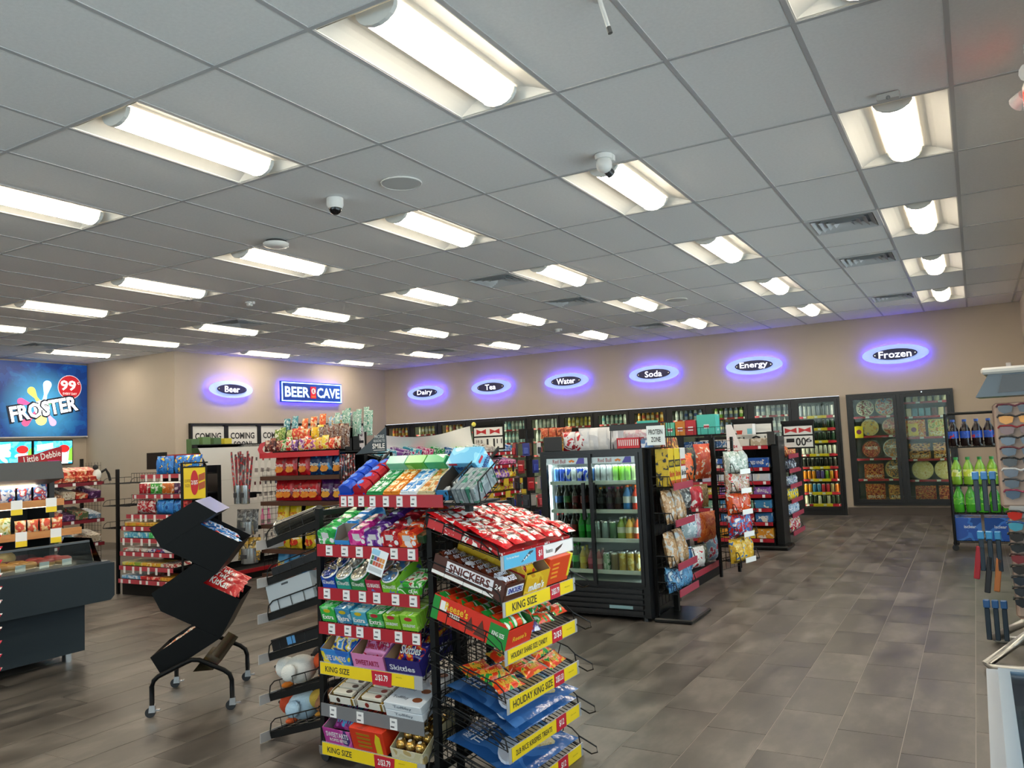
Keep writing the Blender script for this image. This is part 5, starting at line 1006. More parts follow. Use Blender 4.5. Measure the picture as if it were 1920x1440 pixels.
put('rack_sign', 'dark slate triangular sign reading MORE REASONS TO SMILE', 'sign', F(-5.34, 6.09, 1.41), [('panel', MB().prism([(0, 0), (.385, .02), (.385, .255)], 0, .012, mt('3c4a55', .5)), I4), ('lettering', text('MORE', .12, .035, mt('c8d0d4', .5), .01), F(.31, -.001, .165)), ('lettering', text('REASONS TO', .14, .026, mt('c8d0d4', .5), .01), F(.305, -.001, .125)), ('lettering', text('SMILE', .155, .05, WHITE, .015), F(.295, -.001, .075)), ('underline', MB().box(.23, .37, -.002, 0, .032, .036, WHITE), I4)])
for q in range(6): thing('meat_stick', 'long thin dark snack stick hanging at the rack corner, %s' % nth(q, 6), 'snack stick', F(-5.55 + q * .035, 6.1, 1.12), 'hanging snack sticks', bag(.03, .3, .014, pm('2a1c1c', '7a2a28', 'b8b0ac', sc=20, rough=.2), q % 2))
# tubs hung on the left of the chip rack
tubm = mt('b4babd', .22, .8)
def tub(x, z, r_, h_, lab, goods):
    t = thing('metal_tub', lab, 'tub', F(x, 6.06, z)); part(t, 'shell', cached(('tub', r_, h_), lambda: MB().lathe([(r_ * .95, 0), (r_, .01), (r_, h_)], tubm, 18))); part(t, 'bracket', MB().box(-.02, .02, r_, r_ + .09, h_ * .3, h_ * .6, BLACK)); part(t, 'label_plate', MB().box(-r_ * .5, r_ * .5, -r_ - .003, -r_ + .01, h_ * .35, h_ * .6, mt('3a3c40', .4)))
    goods(x, z, h_)
def straws(x, z, h_):
    for q in range(6): thing('snack_stick', 'long dark red snack stick standing in the %s tall tub, %s' % ('left' if x < -6.95 else 'right', ORD[q]), 'snack stick', F(x - .035 + .014 * q, 6.05 + .02 * (q % 2), z + .05, 0, -2, 3 * q - 8), 'snack sticks in tubs', bag(.03, .52 - .03 * (q % 3), .016, pm('7a1c24', '3a3a40', 'a8282c', '8a8a90', sc=10, rough=.25), q % 2))
def pouches(x, z, h_):
    for q in range(3): put('snack_pouch', '%s snack pouch in the %s round tub, %s' % ('grey' if z > .5 else 'gold', 'upper' if z > .5 else 'lower', nth(q, 3)), 'snack pouch', F(x - .07 + .06 * q, 6.03 + .03 * q, z + .03, 0, -4), [('pouch', bag(.15, .24, .05, pm('4a4c4e', '7a7c7e', '2a2a2c') if z > .5 else pm('b08a30', '4a4030', 'd8c080'), q), I4), ('lettering', text('STARBURST' if z > .5 else 'SOUR', .1, .025, mt('d0d0c8', .4), .01), F(0, -.028, .14))], 'snack pouches in tubs')
tub(-7.0, .93, .045, .2, 'slim silver tub on the left of the chip rack holding dark sticks', straws); tub(-6.89, .93, .048, .2, 'second slim silver tub beside the chip rack holding red sticks', straws)
tub(-6.86, .6, .085, .14, 'wide silver tub with grey pouches beside the chip rack', pouches); tub(-6.84, .3, .09, .16, 'lower wide silver tub with gold pouches beside the chip rack', pouches)
# ------------------------------------------------------------ gum and candy run behind the front rack
GG = F(-5.25, 6.6, 0, 90)      # local x runs away along the aisle, front faces +X
gw = 2.8
_, gf = shelving('candy_shelving', 'black aisle shelving of gum and candy behind the front rack', GG, gw, 1.4, .5, [1.35, 1.18, 1.0, .84, .68, .5], 16, STRIP, .04, 14, depths=[.3, .36, .4, .42, .44, .46])
gy = mt('d8b83c', .4)
cs_ = bpy.data.objects['candy_shelving']
for i in (2, 3, 4):
    for q in range(7): part(cs_, 'sale_card', cached(('sale_card',), lambda: MB().box(-.06, .06, -.012, -.008, -.075, .005, gy)), F(.25 + q * .42, .5 - .022 - [0, 0, .4, .42, .44][i] - .004, [0, 0, 1.0, .84, .68][i])); 
gums = ['5aa0b8 e0e8ec 3a7a90', '7a4a90 d8c8e0 5a2a70', '3a9ab0 d0e4e8 b83a70', 'c84a80 e8d0dc 8a2a58', '2f9a50 c8e0d0 1c6a38', '4a80b8 d0dce8 2a5a90', '6ab04a d8e8c8 3a7a2a', 'a8b8b0 e4e8e4 6a9a88', '8ab8c8 e0ecf0 4a88a0', 'b8b0a8 e8e4e0 8a7a70', 'c8d0c0 e8ece4 9aa890', '3a78c0 d0dcf0 1c4a90']
row_of(gf[0], .05, gw - .05, 24, lambda i: [('packet', carton(.1, .2, .05 + .02 * (i % 2), pm(*gums[i // 2].split(), sc=24, rough=.25)), I4)], 'gum_carton', 'small slanted gum carton', 'on the top shelf of the candy aisle', 'gum carton', 'gum cartons along the candy aisle', .02, .004, 0, .004)
row_of(gf[1], .05, gw - .05, 24, lambda i: [('packet', carton(.1, .2, .045, pm(*['8aa0b0 d0d8dc c88a50', 'c87a40 e0d0b8 6a90a0', '9ab0b8 dce4e8 5a7a90', '7a98b0 c8d4dc 3a6080', 'b04858 e0c8cc 7a2a38', 'd8609a f0c0d8 a03a70'][i // 4].split(), sc=24, rough=.25)), I4)], 'candy_carton', 'small flat candy carton', 'on the second shelf of the candy aisle', 'candy carton', 'flat cartons along the candy aisle', .02, .004, 0, .004)
cb = ['e0b820 e8d860 b83a28', 'e8c428 d8502c f0e070', '8ab838 e0d840 c83828', 'd84a2c e8a040 f0d070', 'b82c34 e0607a f0c8b8', 'd03a5a e890a0 4a80c0', '7a4aa0 d8b0e0 e8c84a']
for k in (2, 3, 4, 5): row_of(gf[k], .04, gw - .04, 16, lambda i: [('bag', bag(.17, .15, .06, pm(*cb[(i // 3 + k) % 7].split(), sc=16, rough=.2, bump=.35), i % 3), I4)], 'candy_bag', 'bright candy bag', 'on the %s shelf of the candy aisle' % ORD[k], 'candy bag', 'candy bags along the candy aisle', .07, .0, -38, .008)
# pale drape over the aisle top
def drape():
    mb = MB(); n, m = 16, 6; vs = []; fs = []
    for s in (0, 1):
        for i in range(n + 1):
            u = i / n; top = 1.60 - .06 * math.sin(u * math.pi) * (1 - u) + .10 * u * u; bot = 1.38 + .02 * math.sin(u * 5)
            for j in range(m + 1):
                v = j / m; vs.append((u * 1.75, .05 * math.sin(u * 6 + v * 2) - .1 * v * (1 - u) + s * .002, bot + (top - bot) * v))
    k = (n + 1) * (m + 1)
    for s in (0, 1):
        for i in range(n):
            for j in range(m):
                a = s * k + i * (m + 1) + j; q = (a, a + m + 1, a + m + 2, a + 1); fs.append(q if s == 0 else q[::-1])
    return mb.add(vs, fs, mt('dedad2', .6), None, True)
t = thing('paper_drape', 'sagging plain white sheet tied up above the candy aisle', 'sheet', F(-5.62, 6.85, 0, 88)); part(t, 'sheet', drape()); part(t, 'yellow_tie', MB().ball(.03, pm('d8c83a', 'e8e070', sc=30)), F(1.76, 0, 1.72))
def price_sign(M, lab, left, big, small, w=.48, bow=True):
    t = thing('price_sign', lab, 'price sign', M); part(t, 'frame', ring(MB(), 0, w, 0, .33, .012, 0, .02, BLACK)); part(t, 'backing', MB().box(.012, w - .012, .012, .018, .012, .318, BLACK)); part(t, 'top_bar', MB().box(-.01, w + .01, -.01, .03, .33, .37, BLACK))
    p = part(t, 'header_panel', MB().box(.02, w - .02, -.002, .011, .185, .295, mt('e2e2df', .4)))
    if bow:
        for x in (w * .28, w * .72): part(p, 'bow_tie', MB().prism([(-.075, -.035), (0, -.008), (.075, -.035), (.075, .035), (0, .008), (-.075, .035)], -.004, -.0022, mt('b82c30', .4)), F(x, 0, .24))
    q = part(t, 'price_panel', MB().box(.02, w - .02, -.002, .011, .02, .165, mt('e2e2df', .4)))
    part(q, 'lettering', text(left, .1, .05, INK, .01), F(.1, -.003, .11)); part(q, 'lettering', text(big, .13, .11, INK, .02), F(w * .58, -.003, .09)); part(q, 'lettering', text(small, .08, .06, INK, .01), F(w - .07, -.003, .11))
    part(t, 'stand', MB().box(w / 2 - .015, w / 2 + .015, .02, .04, -.25, .2, BLACK))
price_sign(F(-5.83, 9.0, 1.385), 'black framed price sign with two red bow ties reading 18 for 11.11', '18 $', '11', '11')
# spinner of hanging goods beside the fridge
SPX, SPY = -4.62, 8.3
sp = thing('spinner_rack', 'dark spinner rack of hanging accessories left of the drinks fridge', 'display rack', F(SPX, SPY, 0)); part(sp, 'pole', MB().cyl((0, 0, .02), (0, 0, 1.6), .02, BLACK, 10)); part(sp, 'foot', MB().lathe([(.26, 0), (.25, .03)], BLACK, 20)); part(sp, 'top_sign', MB().box(-.1, .1, -.005, .005, 1.5, 1.62, BLACK))
r = random.Random(5)
for lv in range(6):
    part(sp, 'peg_ring', MB().tube([(.12 * math.cos(a), .12 * math.sin(a), .45 + .2 * lv) for a in [k * math.pi / 6 for k in range(12)]], .004, BLACKW, 5, True))
    for q in range(6):
        a = q * math.pi / 3 + lv * .4; M = F(SPX + .17 * math.cos(a), SPY + .17 * math.sin(a), .3 + .2 * lv, math.degrees(a) + 90)
        put('accessory_pack', '%s accessory pack on level %s of the dark spinner, position %s' % (['dark', 'red', 'blue', 'white', 'black', 'brown'][(q + lv) % 6], ORD[lv], ORD[q]), 'accessory pack', M, [('card', carton(.085, .006, .15, mt(['26262c', '8a2a30', '2a3080', 'c8c4c0', '18181c', '6a4a3a'][(q + lv) % 6], .4)), I4), ('item', cached(('blister', (q + lv) % 3), lambda: MB().bev(-.03, .03, -.018, 0, .02, .1, .006, mt(['2a2a30', 'b83038', '3a48a0'][(q + lv) % 3], .25))), I4)], 'packs on the spinner rack')
# red wire chip stand with yellow bag
t, f_ = shelving('red_wire_stand', 'red wire stand with hanging snack bags behind the price sign', F(-5.15, 9.6, 0), .55, 1.62, .3, [1.28, 1.0, .7], 0, mt('8a1c24', .4), .02)
row_of(f_[0], .02, .5, 3, lambda i: [('bag', bag(.16, .24, .06, pm('d8a028', 'c87a20', 'e8d070', '6a3a20', sc=12, bump=.3), i), I4)], 'snack_bag', 'yellow and brown snack bag', 'on the red wire stand', 'snack bag', 'bags on the red wire stand', .12)
row_of(F(-5.15, 9.56, 1.5), .02, .5, 4, lambda i: [('bag', bag(.12, .14, .04, pm('c85a3a', 'd88a5a', '8a3020', sc=14, bump=.3), i % 2), I4)], 'snack_bag', 'orange snack packet', 'along the top of the red wire stand', 'snack bag', 'packets on the red wire stand', .05)
# ------------------------------------------------------------ third row: banner side, snack end rack
RB = F(-7.72, 6.1, 0, 90)
t = thing('banner_shelving', 'black aisle shelving covered by a white printed banner', 'shelving', RB)
part(t, 'body', MB().box(.3, 2.9, .06, .8, .0, 1.5, BLACK)); part(t, 'red_shelf', MB().box(.0, .6, .1, .8, 1.46, 1.5, mt('a82830', .4))); part(t, 'base', MB().box(-.02, 2.95, -.2, .06, 0, .12, BLACK)); part(t, 'red_edge', MB().box(-.02, 2.95, -.215, -.2, .075, .12, mt('b0202c', .35))); part(t, 'top_bar', MB().box(-.02, 2.92, .03, .06, 1.56, 1.6, BLACK))
bn = thing('banner', 'white banner with printed vodka bottles and red lettering', 'banner', RB); part(bn, 'sheet', MB().prism([(.03, 1.59), (.33, 1.05), (.33, .2), (2.8, .2), (2.8, 1.585)], .03, .036, mt('d6d3ce', .55)))
part(bn, 'lettering', text('Cu', .42, .2, mt('c8404c', .5), .06), F(1.13, .0285, 1.52))
part(bn, 'lettering', text('stom', .8, .2, mt('c8404c', .5), .06), F(1.8, .0285, 1.52))
for z in (1.17, .86, .52): part(bn, 'fold', MB().box(.34, 2.8, .0275, .03, z, z + .004, mt('bdb9b3', .6)))
def pic_bottle(cap, body): return cached(('bottle_picture', cap, body), lambda: MB().prism([(-.03, 0), (.03, 0), (.03, .14), (.012, .17), (.012, .185), (-.012, .185), (-.012, .17), (-.03, .14)], .027, .029, mt(body, .5)).prism([(-.013, .185), (.013, .185), (.013, .225), (-.013, .225)], .027, .029, mt(cap, .5)).prism([(-.026, .04), (.026, .04), (.026, .09), (-.026, .09)], .0262, .027, mt('8a8280', .5)))
for z, n, sx, cols_, x0 in ((1.2, 6, .09, ['a03038', 'a03038', 'a03038', '504848', 'a03038', '8a7a70'], .62), (.9, 7, .085, ['5a2028'] * 4 + ['404048'] * 2 + ['2a2a5a'], .7), (.56, 3, .09, ['2a2a2c'] * 3, .7), (.56, 2, .1, ['d85a9a'] * 2, .98), (.25, 5, .1, ['5a5a60'] * 5, .72)):
    for q in range(n): part(bn, 'bottle_picture', pic_bottle(cols_[q], 'e4e0dc' if cols_[q] != 'd85a9a' else 'e088b0'), F(x0 + q * sx, 0, z) @ (F(0, 0, 0, 0, 0, -12 + 5 * q) if z == 1.2 else I4))
row_of(RB @ F(0, .1, 1.5), .0, 1.1, 7, lambda i: [('pack', carton(.11, .09, [.17, .19, .18, .17, .05, .04, .05][i], mt(['4a6a40', '5a7a48', '46663c', 'c8b82c', '4a98d0', 'b8a898', '5ab04a'][i], .4)), I4)], 'small_pack', ['dark green pack', 'green pack', 'olive pack', 'yellow pack', 'blue pack', 'beige pack', 'bright green pack'], 'on top of the bannered shelving', 'pack', 'packs atop the bannered shelving', .02)
LR = F(-8.2, 5.45, 0)
zl = [1.285, 1.07, .86, .735, .61, .465, .315, .175]
_, lf = shelving('snack_rack', 'black end rack of snacks with eight pink-red price strips', LR, .9, 1.36, .62, zl, 6, mt('b0424e', .4), .045, 0, depths=[.32, .42, .5, .56, .57, .58, .59, .6], hang=True)
srk = bpy.data.objects['snack_rack']
part(srk, 'side_post', MB().box(-.08, -.05, .02, .05, 0, 1.36, BLACK)); part(srk, 'header_panel', MB().box(-.14, .2, .45, .47, 1.34, 1.53, BLACK)); part(srk, 'shelf_light', MB().box(.03, .87, .3, .32, 1.255, 1.266, mt('fff0d8', .4, emit=10)))
for z in (1.2, .95, .7): part(srk, 'side_basket', wire_tray(.5, .36, .06, .05, .1), F(-.44, .1, z), kind='stuff')
bl_ = pm('2f7ad0', '3a90e0', '1c5ab0', 'e8c83a', sc=11, rough=.2, bump=.3)
row_of(lf[0], .1, .89, 5, lambda i: wrap(.15, .2, .075, bl_, None, WHITE, i % 3), 'snack_bag', 'blue snack bag', 'on the top shelf of the snack rack', 'snack bag', 'blue bags on the snack rack', .12, 0, 0, .018)
row_of(lf[1], .02, .89, 13, lambda i: [('can', can_mb(.13, .034, pm(*['b0202c c83840 f0e8e0', 'b02028 c83840 f0e8e0', 'b02028 f0e8e0 c83840', '3a9a38 5ab84a e8f0e0', '3a9a38 60b850 e8f0e0', '4aa040 3a9030 e8f0e0', 'd0702c e08a3a f0e0c8', 'd0702c e08a3a 6a3018', 'c8642a d87a38 f0d8b8', '4a2048 6a3a68 e0d0d8', '4a2048 6a3a60 d8c8d0', '542450 6a3a60 e0d8dc', '7a9a5a c8d0b0 5a7a3a', '86a868 d0d8b8 5a8040', '7a9a58 c8d8b0 e8e8d8'][i].split(), sc=30), WHITE), I4)], 'snack_cup', ['snack can'], 'on the second shelf of the snack rack', 'snack can', 'snack cans on the snack rack', .08)
row_of(lf[2], .02, .34, 2, lambda i: wrap(.17, .15, .08, pm('b02430', 'e0d4d0', 'c83840', sc=14, bump=.3), None, WHITE, i), 'snack_bag', 'red and white snack bag', 'on the third shelf of the snack rack', 'snack bag', 'bags on the third snack rack shelf', .12, jig=.02)
row_of(lf[2], .36, .78, 3, lambda i: wrap(.15, .15, .08, pm('2f80d8', '4aa0e8', '1c50a0', sc=12, bump=.3), None, WHITE, i), 'snack_bag', 'bright blue snack bag', 'on the third shelf of the snack rack', 'snack bag', 'bags on the third snack rack shelf', .12, jig=.02)
row_of(lf[2], .78, .89, 1, lambda i: wrap(.15, .15, .08, pm('b81c28', 'd83a38', '8a1018', sc=12, bump=.3), None, WHITE, i), 'snack_bag', 'red snack bag', 'on the third shelf of the snack rack', 'snack bag', 'bags on the third snack rack shelf', .12, jig=.02)
for k, cl, ds in ((3, ['c8a83a d87a30 8a9a40', 'd8b848 c8882c e0d080'], 'yellow and orange flat pack'), (4, ['4aa0c8 8ac8d8 e0f0f0', '4ac06a a8e0b0 e8f8e8'], 'blue and green tray pack'), (5, ['e0dcd8 b8b0a8 c83a38', 'dcdcdc 2a48a0 c82c30'], 'white flat pack'), (6, ['8aa840 d8b83a c8d080', 'e0b83a d88a2c f0e0a0', 'd8d4c8 a83a38 e8e8e0'], 'yellow-green flat pack'), (7, ['5a98c8 a8c8e0 e0e8f0', 'c02830 e05a50 f0d0c8', 'd8922c e8b850 b85a1c'], 'flat candy pack')):
    row_of(lf[k], .02, .89, 8, lambda i: [('pack', carton(.11, .22, .035 if k != 4 else .06, pm(*cl[i * len(cl) // 8].split(), sc=20, rough=.3)), I4)], 'flat_pack', ds, 'on the %s shelf of the snack rack' % ORD[k], 'snack pack', 'flat packs on the snack rack', .02, .002, 3, .003)
t = thing('yellow_sign', 'yellow price sign with a red oval and 2 for 5 at the snack rack end', 'sign', F(-7.255, 5.56, 1.02, 28)); part(t, 'panel', MB().box(0, .24, 0, .006, 0, .33, YEL)); part(t, 'frame', ring(MB(), -.012, .252, -.012, .342, .014, -.004, .012, BLACK)); part(t, 'red_oval', MB().disc(.13, -.003, 0, mt('c82028', .4), 22, rx=.042), F(.12, 0, .17)); part(t, 'lettering', text('2/$5', .07, .05, WHITE, .02), F(.12, -.004, .17)); part(t, 'lettering', text('COFFEE', .06, .03, mt('8a5a1c', .4), .01), F(.045, -.002, .19)); part(t, 'lettering', text('SIZE', .05, .03, mt('8a5a1c', .4), .01), F(.045, -.002, .14))
for z in (.2, .11): part(t, 'red_bar', MB().prism([(.165, z - .02), (.232, z + .005), (.232, z + .075), (.165, z + .05)], -.003, 0, mt('b0562c', .4)))
part(t, 'post', MB().box(-.03, -.013, .0, .02, -1.02, .38, BLACK)); part(t, 'top_hook', MB().box(-.03, .26, .0, .015, .37, .385, BLACK)); part(t, 'foot', MB().box(-.1, .06, -.08, .1, -1.02, -1.0, BLACK))
# ------------------------------------------------------------ cake rack with header
LD = F(-9.15, 4.75, 0, 90)
_, df = shelving('cake_rack', 'black wire rack of boxed snack cakes behind the bakery case', LD, 1.15, 1.5, .5, [1.22, 1.02, .78, .5], 5, mt('7a2430', .4), .04, 8, back=False, base=.1)
for x in (0, 1.13): part(bpy.data.objects['cake_rack'], 'wire_side', wire_panel(.44, 1.3, .06), F(x, .04, .15, 90), kind='stuff')
t = thing('cake_sign', 'curved red sign reading Little Debbie on top of the cake rack', 'sign', LD @ F(.28, .25, 1.47)); part(t, 'panel', MB().prism([(0, 0), (.5, 0), (.5, .19), (.36, .155), (.2, .105), (0, .085)], 0, .01, mt('a81c2c', .35))); part(t, 'lettering', text('Little Debbie', .43, .075, WHITE, .015), F(.27, -.002, .075) @ F(0, 0, 0, 0, 0, -10)); part(t, 'pink_patch', MB().box(.33, .47, -.003, 0, -.02, .025, mt('c83a90', .4))); part(t, 'stand', MB().box(.23, .27, .01, .03, -.3, .05, BLACK))
cake = [pm('c8b8a0', 'e0d8c8', '8a6a50', sc=16), pm('b83a34', 'd88a60', 'e8d8b8', sc=16), pm('4a2a50', '7a4a80', 'c0a8c0', sc=16), pm('5a6a48', 'b8a888', 'c83a30', sc=16), pm('6a8aa8', 'c8d0d8', '3a5a80', sc=16), pm('9a6a4a', 'd8c8b0', '6a3a28', sc=16)]
for k in range(4): row_of(df[k], .03, 1.12, 7, lambda i: [('box', carton(.145, .28, .055 + .03 * ((i + k) % 2), cake[(i + k * 2) % 6])if k else carton(.145, .28, .06, cake[[0, 0, 0, 1, 1, 1, 1][i]]), I4)], 'cake_box', 'snack cake box', 'on the %s shelf of the cake rack' % ORD[k], 'cake box', 'boxes on the cake rack', .02, .003, 6, .004)
row_of(df[0], .55, 1.12, 4, lambda i: [('box', carton(.13, .2, .06, cake[1]), I4)], 'cake_box', 'red and tan snack cake box', 'stacked atop the cake rack', 'cake box', 'upper boxes on the cake rack', .08, .066, 6, .004)
t = thing('plush_toy', 'small black and white striped plush toy on the cake rack post', 'plush toy', F(-9.2, 5.84, 1.30)); part(t, 'body', MB().ball(.05, fur('e8e8e4'), Matrix.Diagonal((1, 1, 1.4, 1)))); part(t, 'tail', MB().tube([(0, .04, .02), (.02, .1, .06), (.03, .13, 0), (.03, .15, -.08)], .016, fur('1c1c1e'), 7)); part(t, 'head', MB().ball(.032, fur('2a2a2c')), F(0, -.02, .09))
# ------------------------------------------------------------ bakery case
BC = F(-5.62, 1.5, 0, 90); bw = 2.2; slate = mt('1f2a31', .55, 0, .3)
t = thing('bakery_case', 'dark slate bakery display case with glass guard and wooden shelf edges', 'display case', BC)
part(t, 'body', MB().prism([(0, .43), (bw - .03, .43), (bw, .46), (bw, .70), (0, .70)], 0, .95, slate)); part(t, 'plinth', MB().box(0, bw - .12, .18, .95, .07, .43, slate))
part(t, 'deck', MB().box(.02, bw - .02, .02, .9, .70, .715, mt('3c4046', .3))); part(t, 'front_glass', MB().prism([(0, 0), (bw - .22, 0), (bw - .22, .16), (0, .16)], .0, .006, glass('e8f0f0', 1.0)), F(.1, .06, .715, 0, -22)); part(t, 'end_glass', MB().prism([(.04, 0), (.62, 0), (.5, .17), (.16, .17)], -.003, .003, glass('e8f0f0', 1.0)), F(bw - .08, 0, .715, 90))
part(t, 'glass_rail', MB().box(.1, bw - .12, .115, .13, .86, .875, mt('50565c', .3)))
part(t, 'back_wall', MB().box(0, bw - .1, .9, .95, .715, 1.42, mt('2a2d31', .6))); part(t, 'end_upright', MB().box(bw - .14, bw - .1, .6, .9, .715, 1.35, mt('1c1e21', .5)))
wood = noisemat('wood_edge', 'b8783c', 'cc8e50', sc=4, rough=.45, st=(8, 1, 8))
for z, y in ((1.165, .42), (.94, .36)):
    s = part(t, 'shelf', MB().box(.0, bw - .14, y + .03, .9, -.015, 0, mt('4a4d52', .4)), F(0, 0, z)); part(s, 'wood_edge', MB().box(0, bw - .13 + (.1 if z < 1 else 0), y, y + .03, -.03, .02, wood))
    for x in (1.45, 1.72, 1.97): pt = part(s, 'price_tag', MB().box(x - .04, x + .04, y - .004, y - .001, -.075, .03, WHITE)); part(s, 'tag_base', MB().box(x - .04, x + .04, y - .006, y - .0042, -.075, -.035, YEL))
part(t, 'canopy', MB().prism([(.3, 1.34), (.5, 1.30), (.95, 1.30), (.95, 1.46), (.34, 1.47)], 0, bw - .2, mt('3a3d40', .5)), F(bw - .2, 0, 0, 0) @ Matrix(((0, -1, 0, 0), (1, 0, 0, 0), (0, 0, 1, 0), (0, 0, 0, 1)))); part(t, 'canopy_light', MB().box(.1, bw - .3, .5, .56, 1.285, 1.298, mt('fff0cc', .4, emit=12, ecol='ffe8c0')))
part(t, 'shelf_light', MB().box(.05, bw - .2, .44, .46, 1.13, 1.14, mt('fff0cc', .4, emit=6, ecol='ffe8c0')))
for x in (.2, bw - .2): part(t, 'caster', MB().box(-.02, .02, .25, .3, .0, .07, STEEL), F(x))
tg = [(x, .99) for x in (1.35, 1.62, 1.9)]
row_of(BC @ F(0, .5, 1.168), 1.2, 2.02, 7, lambda i: [('pack', bag(.11, .15, .07, pm('d8dce8', '4a70b0', 'c83a38', 'e8e8ec', sc=14, bump=.2), i % 2), I4)], 'bread_pack', 'white and blue bakery packet', 'on the upper shelf of the bakery case', 'bakery packet', 'packets in the bakery case', .05)
for q in range(6): thing('bread_stick', 'tan bread stick, %s of the bundle on the upper bakery shelf' % ORD[q], 'bread stick', BC @ F(1.55 + .045 * q, .68, 1.17, 0, 8, -10 + 4 * q), 'bread sticks', bag(.03, .22, .02, mt('c89a58', .6), q % 2))
row_of(BC @ F(0, .44, .943), 1.2, 1.72, 6, lambda i: [('pack', bag(.085, .13, .05, pm('c8b050', 'e0d8a0', 'd8e0c8', '6a9a3a', sc=18, bump=.2), i % 2), I4)], 'pastry_pack', 'yellow and clear pastry packet', 'on the lower shelf of the bakery case', 'pastry packet', 'pastries in the bakery case', .05)
row_of(BC @ F(0, .44, .943), 1.74, 2.1, 4, lambda i: [('pack', bag(.085, .1, .05, pm('c84a30', 'e0b880', 'e8d8c8', sc=18, bump=.2), i % 2), I4)], 'pastry_pack', 'red and tan pastry packet', 'on the lower shelf of the bakery case', 'pastry packet', 'pastries in the bakery case', .05)
dn = noisemat('donut_glaze', 'c8843c', 'dca058', sc=18, rough=.3)
for q in range(12): put('donut', 'glazed %s donut, %s %s of the bakery deck' % (['golden', 'red topped'][q in (4, 5, 10, 11)], ['front', 'back'][q // 6], nth(q % 6, 6)), 'donut', BC @ F(1.3 + (q % 6) * .125, .2 + .13 * (q // 6), .745), [('donut', cached(('donut',), lambda: MB().tube([(.04 * math.cos(a * .3927), .04 * math.sin(a * .3927), 0) for a in range(16)], .025, dn, 8, True)), I4)] + ([('icing', cached(('icing',), lambda: MB().tube([(.04 * math.cos(a * .3927), .04 * math.sin(a * .3927), .008) for a in range(16)], .0235, mt('b03a34', .3), 8, True)), I4)] if q in (4, 5, 10, 11) else []), 'donuts in the bakery case')
for q in range(2): put('bread_loaf', '%s round bread loaf at the back of the bakery deck' % ['left', 'right'][q], 'bread', BC @ F(1.46 + q * .2, .5, .72), [('loaf', cached(('loaf',), lambda: MB().ball(1, noisemat('bread', 'b08850', 'd8bc80', sc=14, rough=.7), F(0, 0, .06) @ Matrix.Diagonal((.095, .07, .06, 1)), 14, 8)), I4)], 'bread loaves')
row_of(BC @ F(0, .13, .716), 1.35, 2.0, 4, lambda i: [('card', carton(.07, .004, .045, WHITE), I4)], 'price_card', 'white price card', 'along the front of the bakery deck', 'price card', 'bakery price cards', .0)
thing('red_crate', 'dark red tray behind the donuts in the bakery case', 'tray', BC @ F(1.25, .42, .716), None, tray(.62, .12, .07, .05, mt('7a1c2c', .4), mt('5a1420', .5)))
# strip of red and white bags at the left edge
t = thing('bag_stand', 'slim black stand at the left edge holding red and white bags', 'display stand', F(-4.84, 2.37, 0)); part(t, 'pole', MB().cyl((0, 0, .02), (0, 0, 1.15), .012, BLACK, 8)); part(t, 'foot', MB().lathe([(.09, 0), (.08, .02)], BLACK, 16))
for q in range(11): part(t, 'hook', MB().cyl((0, 0, 1.06 - q * .072), (.14, -.03, 1.07 - q * .072), .003, BLACKW, 5))
for q in range(11): thing('snack_bag', 'red and white snack bag on the slim left stand, %s from the top' % ORD[q], 'snack bag', F(-4.68, 2.33, 1.0 - q * .072, 20, -35), 'bags on the slim left stand', bag(.12, .1, .04, pm('b81c3a', 'e8e4e4', 'a01830', sc=9, rough=.25, bump=.3), q % 3))
# ------------------------------------------------------------ poster and screens on the far left wall
PS = F(XF, 0, 0, 90)
blue_m = pm('08306e', '0b3c80', '10508e', sc=3.5, rough=.4, det=5, emit=.5); 
t = thing('drink_poster', 'large blue backlit poster reading FROSTER with colourful splashes', 'poster', PS)
part(t, 'panel', MB().box(5.6, 8.9, -.08, 0, 1.955, 3.27, blue_m)); part(t, 'frame_edge', MB().box(5.6, 8.91, -.09, 0, 1.93, 1.955, mt('b9bcc0', .4)))
sp_m = lambda h: mt(h, .4, emit=1.0)
def drop(x0, z0, x1, z1, r_, h):
    d = Vector((x1 - x0, z1 - z0)); L = d.length; u = d / L; n_ = Vector((-u.y, u.x)); pts = []
    for s in (1,): 
        a = Vector((x0, z0)); b = Vector((x1, z1))
        pts = [a - n_ * r_ * .55, a + d * .45 - n_ * r_ * .35] + [b + (u * math.cos(k) - n_ * math.sin(-k) * -1) * r_ if False else b + (n_ * math.sin(k) + u * math.cos(k)) * r_ for k in [math.pi * (-.6 + 1.2 * i / 8) for i in range(9)]] + [a + d * .45 + n_ * r_ * .35, a + n_ * r_ * .55]
    return MB().prism([(p.x, p.y) for p in pts], -.088, -.081, sp_m(h))
bt_, nt_ = blue_m.node_tree.nodes, blue_m.node_tree
b_ = bt_['Principled BSDF']; tc_ = [n for n in bt_ if n.type == 'TEX_COORD'][0]; cr_1 = [n for n in bt_ if n.type == 'VALTORGB'][0]
vm = bt_.new('ShaderNodeVectorMath'); vm.operation = 'DISTANCE'; vm.inputs[1].default_value = (8.06, -.08, 2.48); ramp = bt_.new('ShaderNodeValToRGB'); mixn = bt_.new('ShaderNodeMix'); mixn.data_type = 'RGBA'
ramp.color_ramp.elements[0].position = .12; ramp.color_ramp.elements[0].color = (.75, .75, .75, 1); ramp.color_ramp.elements[1].position = .75; ramp.color_ramp.elements[1].color = (0, 0, 0, 1)
nt_.links.new(tc_.outputs['Object'], vm.inputs[0]); nt_.links.new(vm.outputs['Value'], ramp.inputs[0]); nt_.links.new(ramp.outputs[0], mixn.inputs[0]); nt_.links.new(cr_1.outputs[0], mixn.inputs[6]); mixn.inputs[7].default_value = lin('58c0f0')
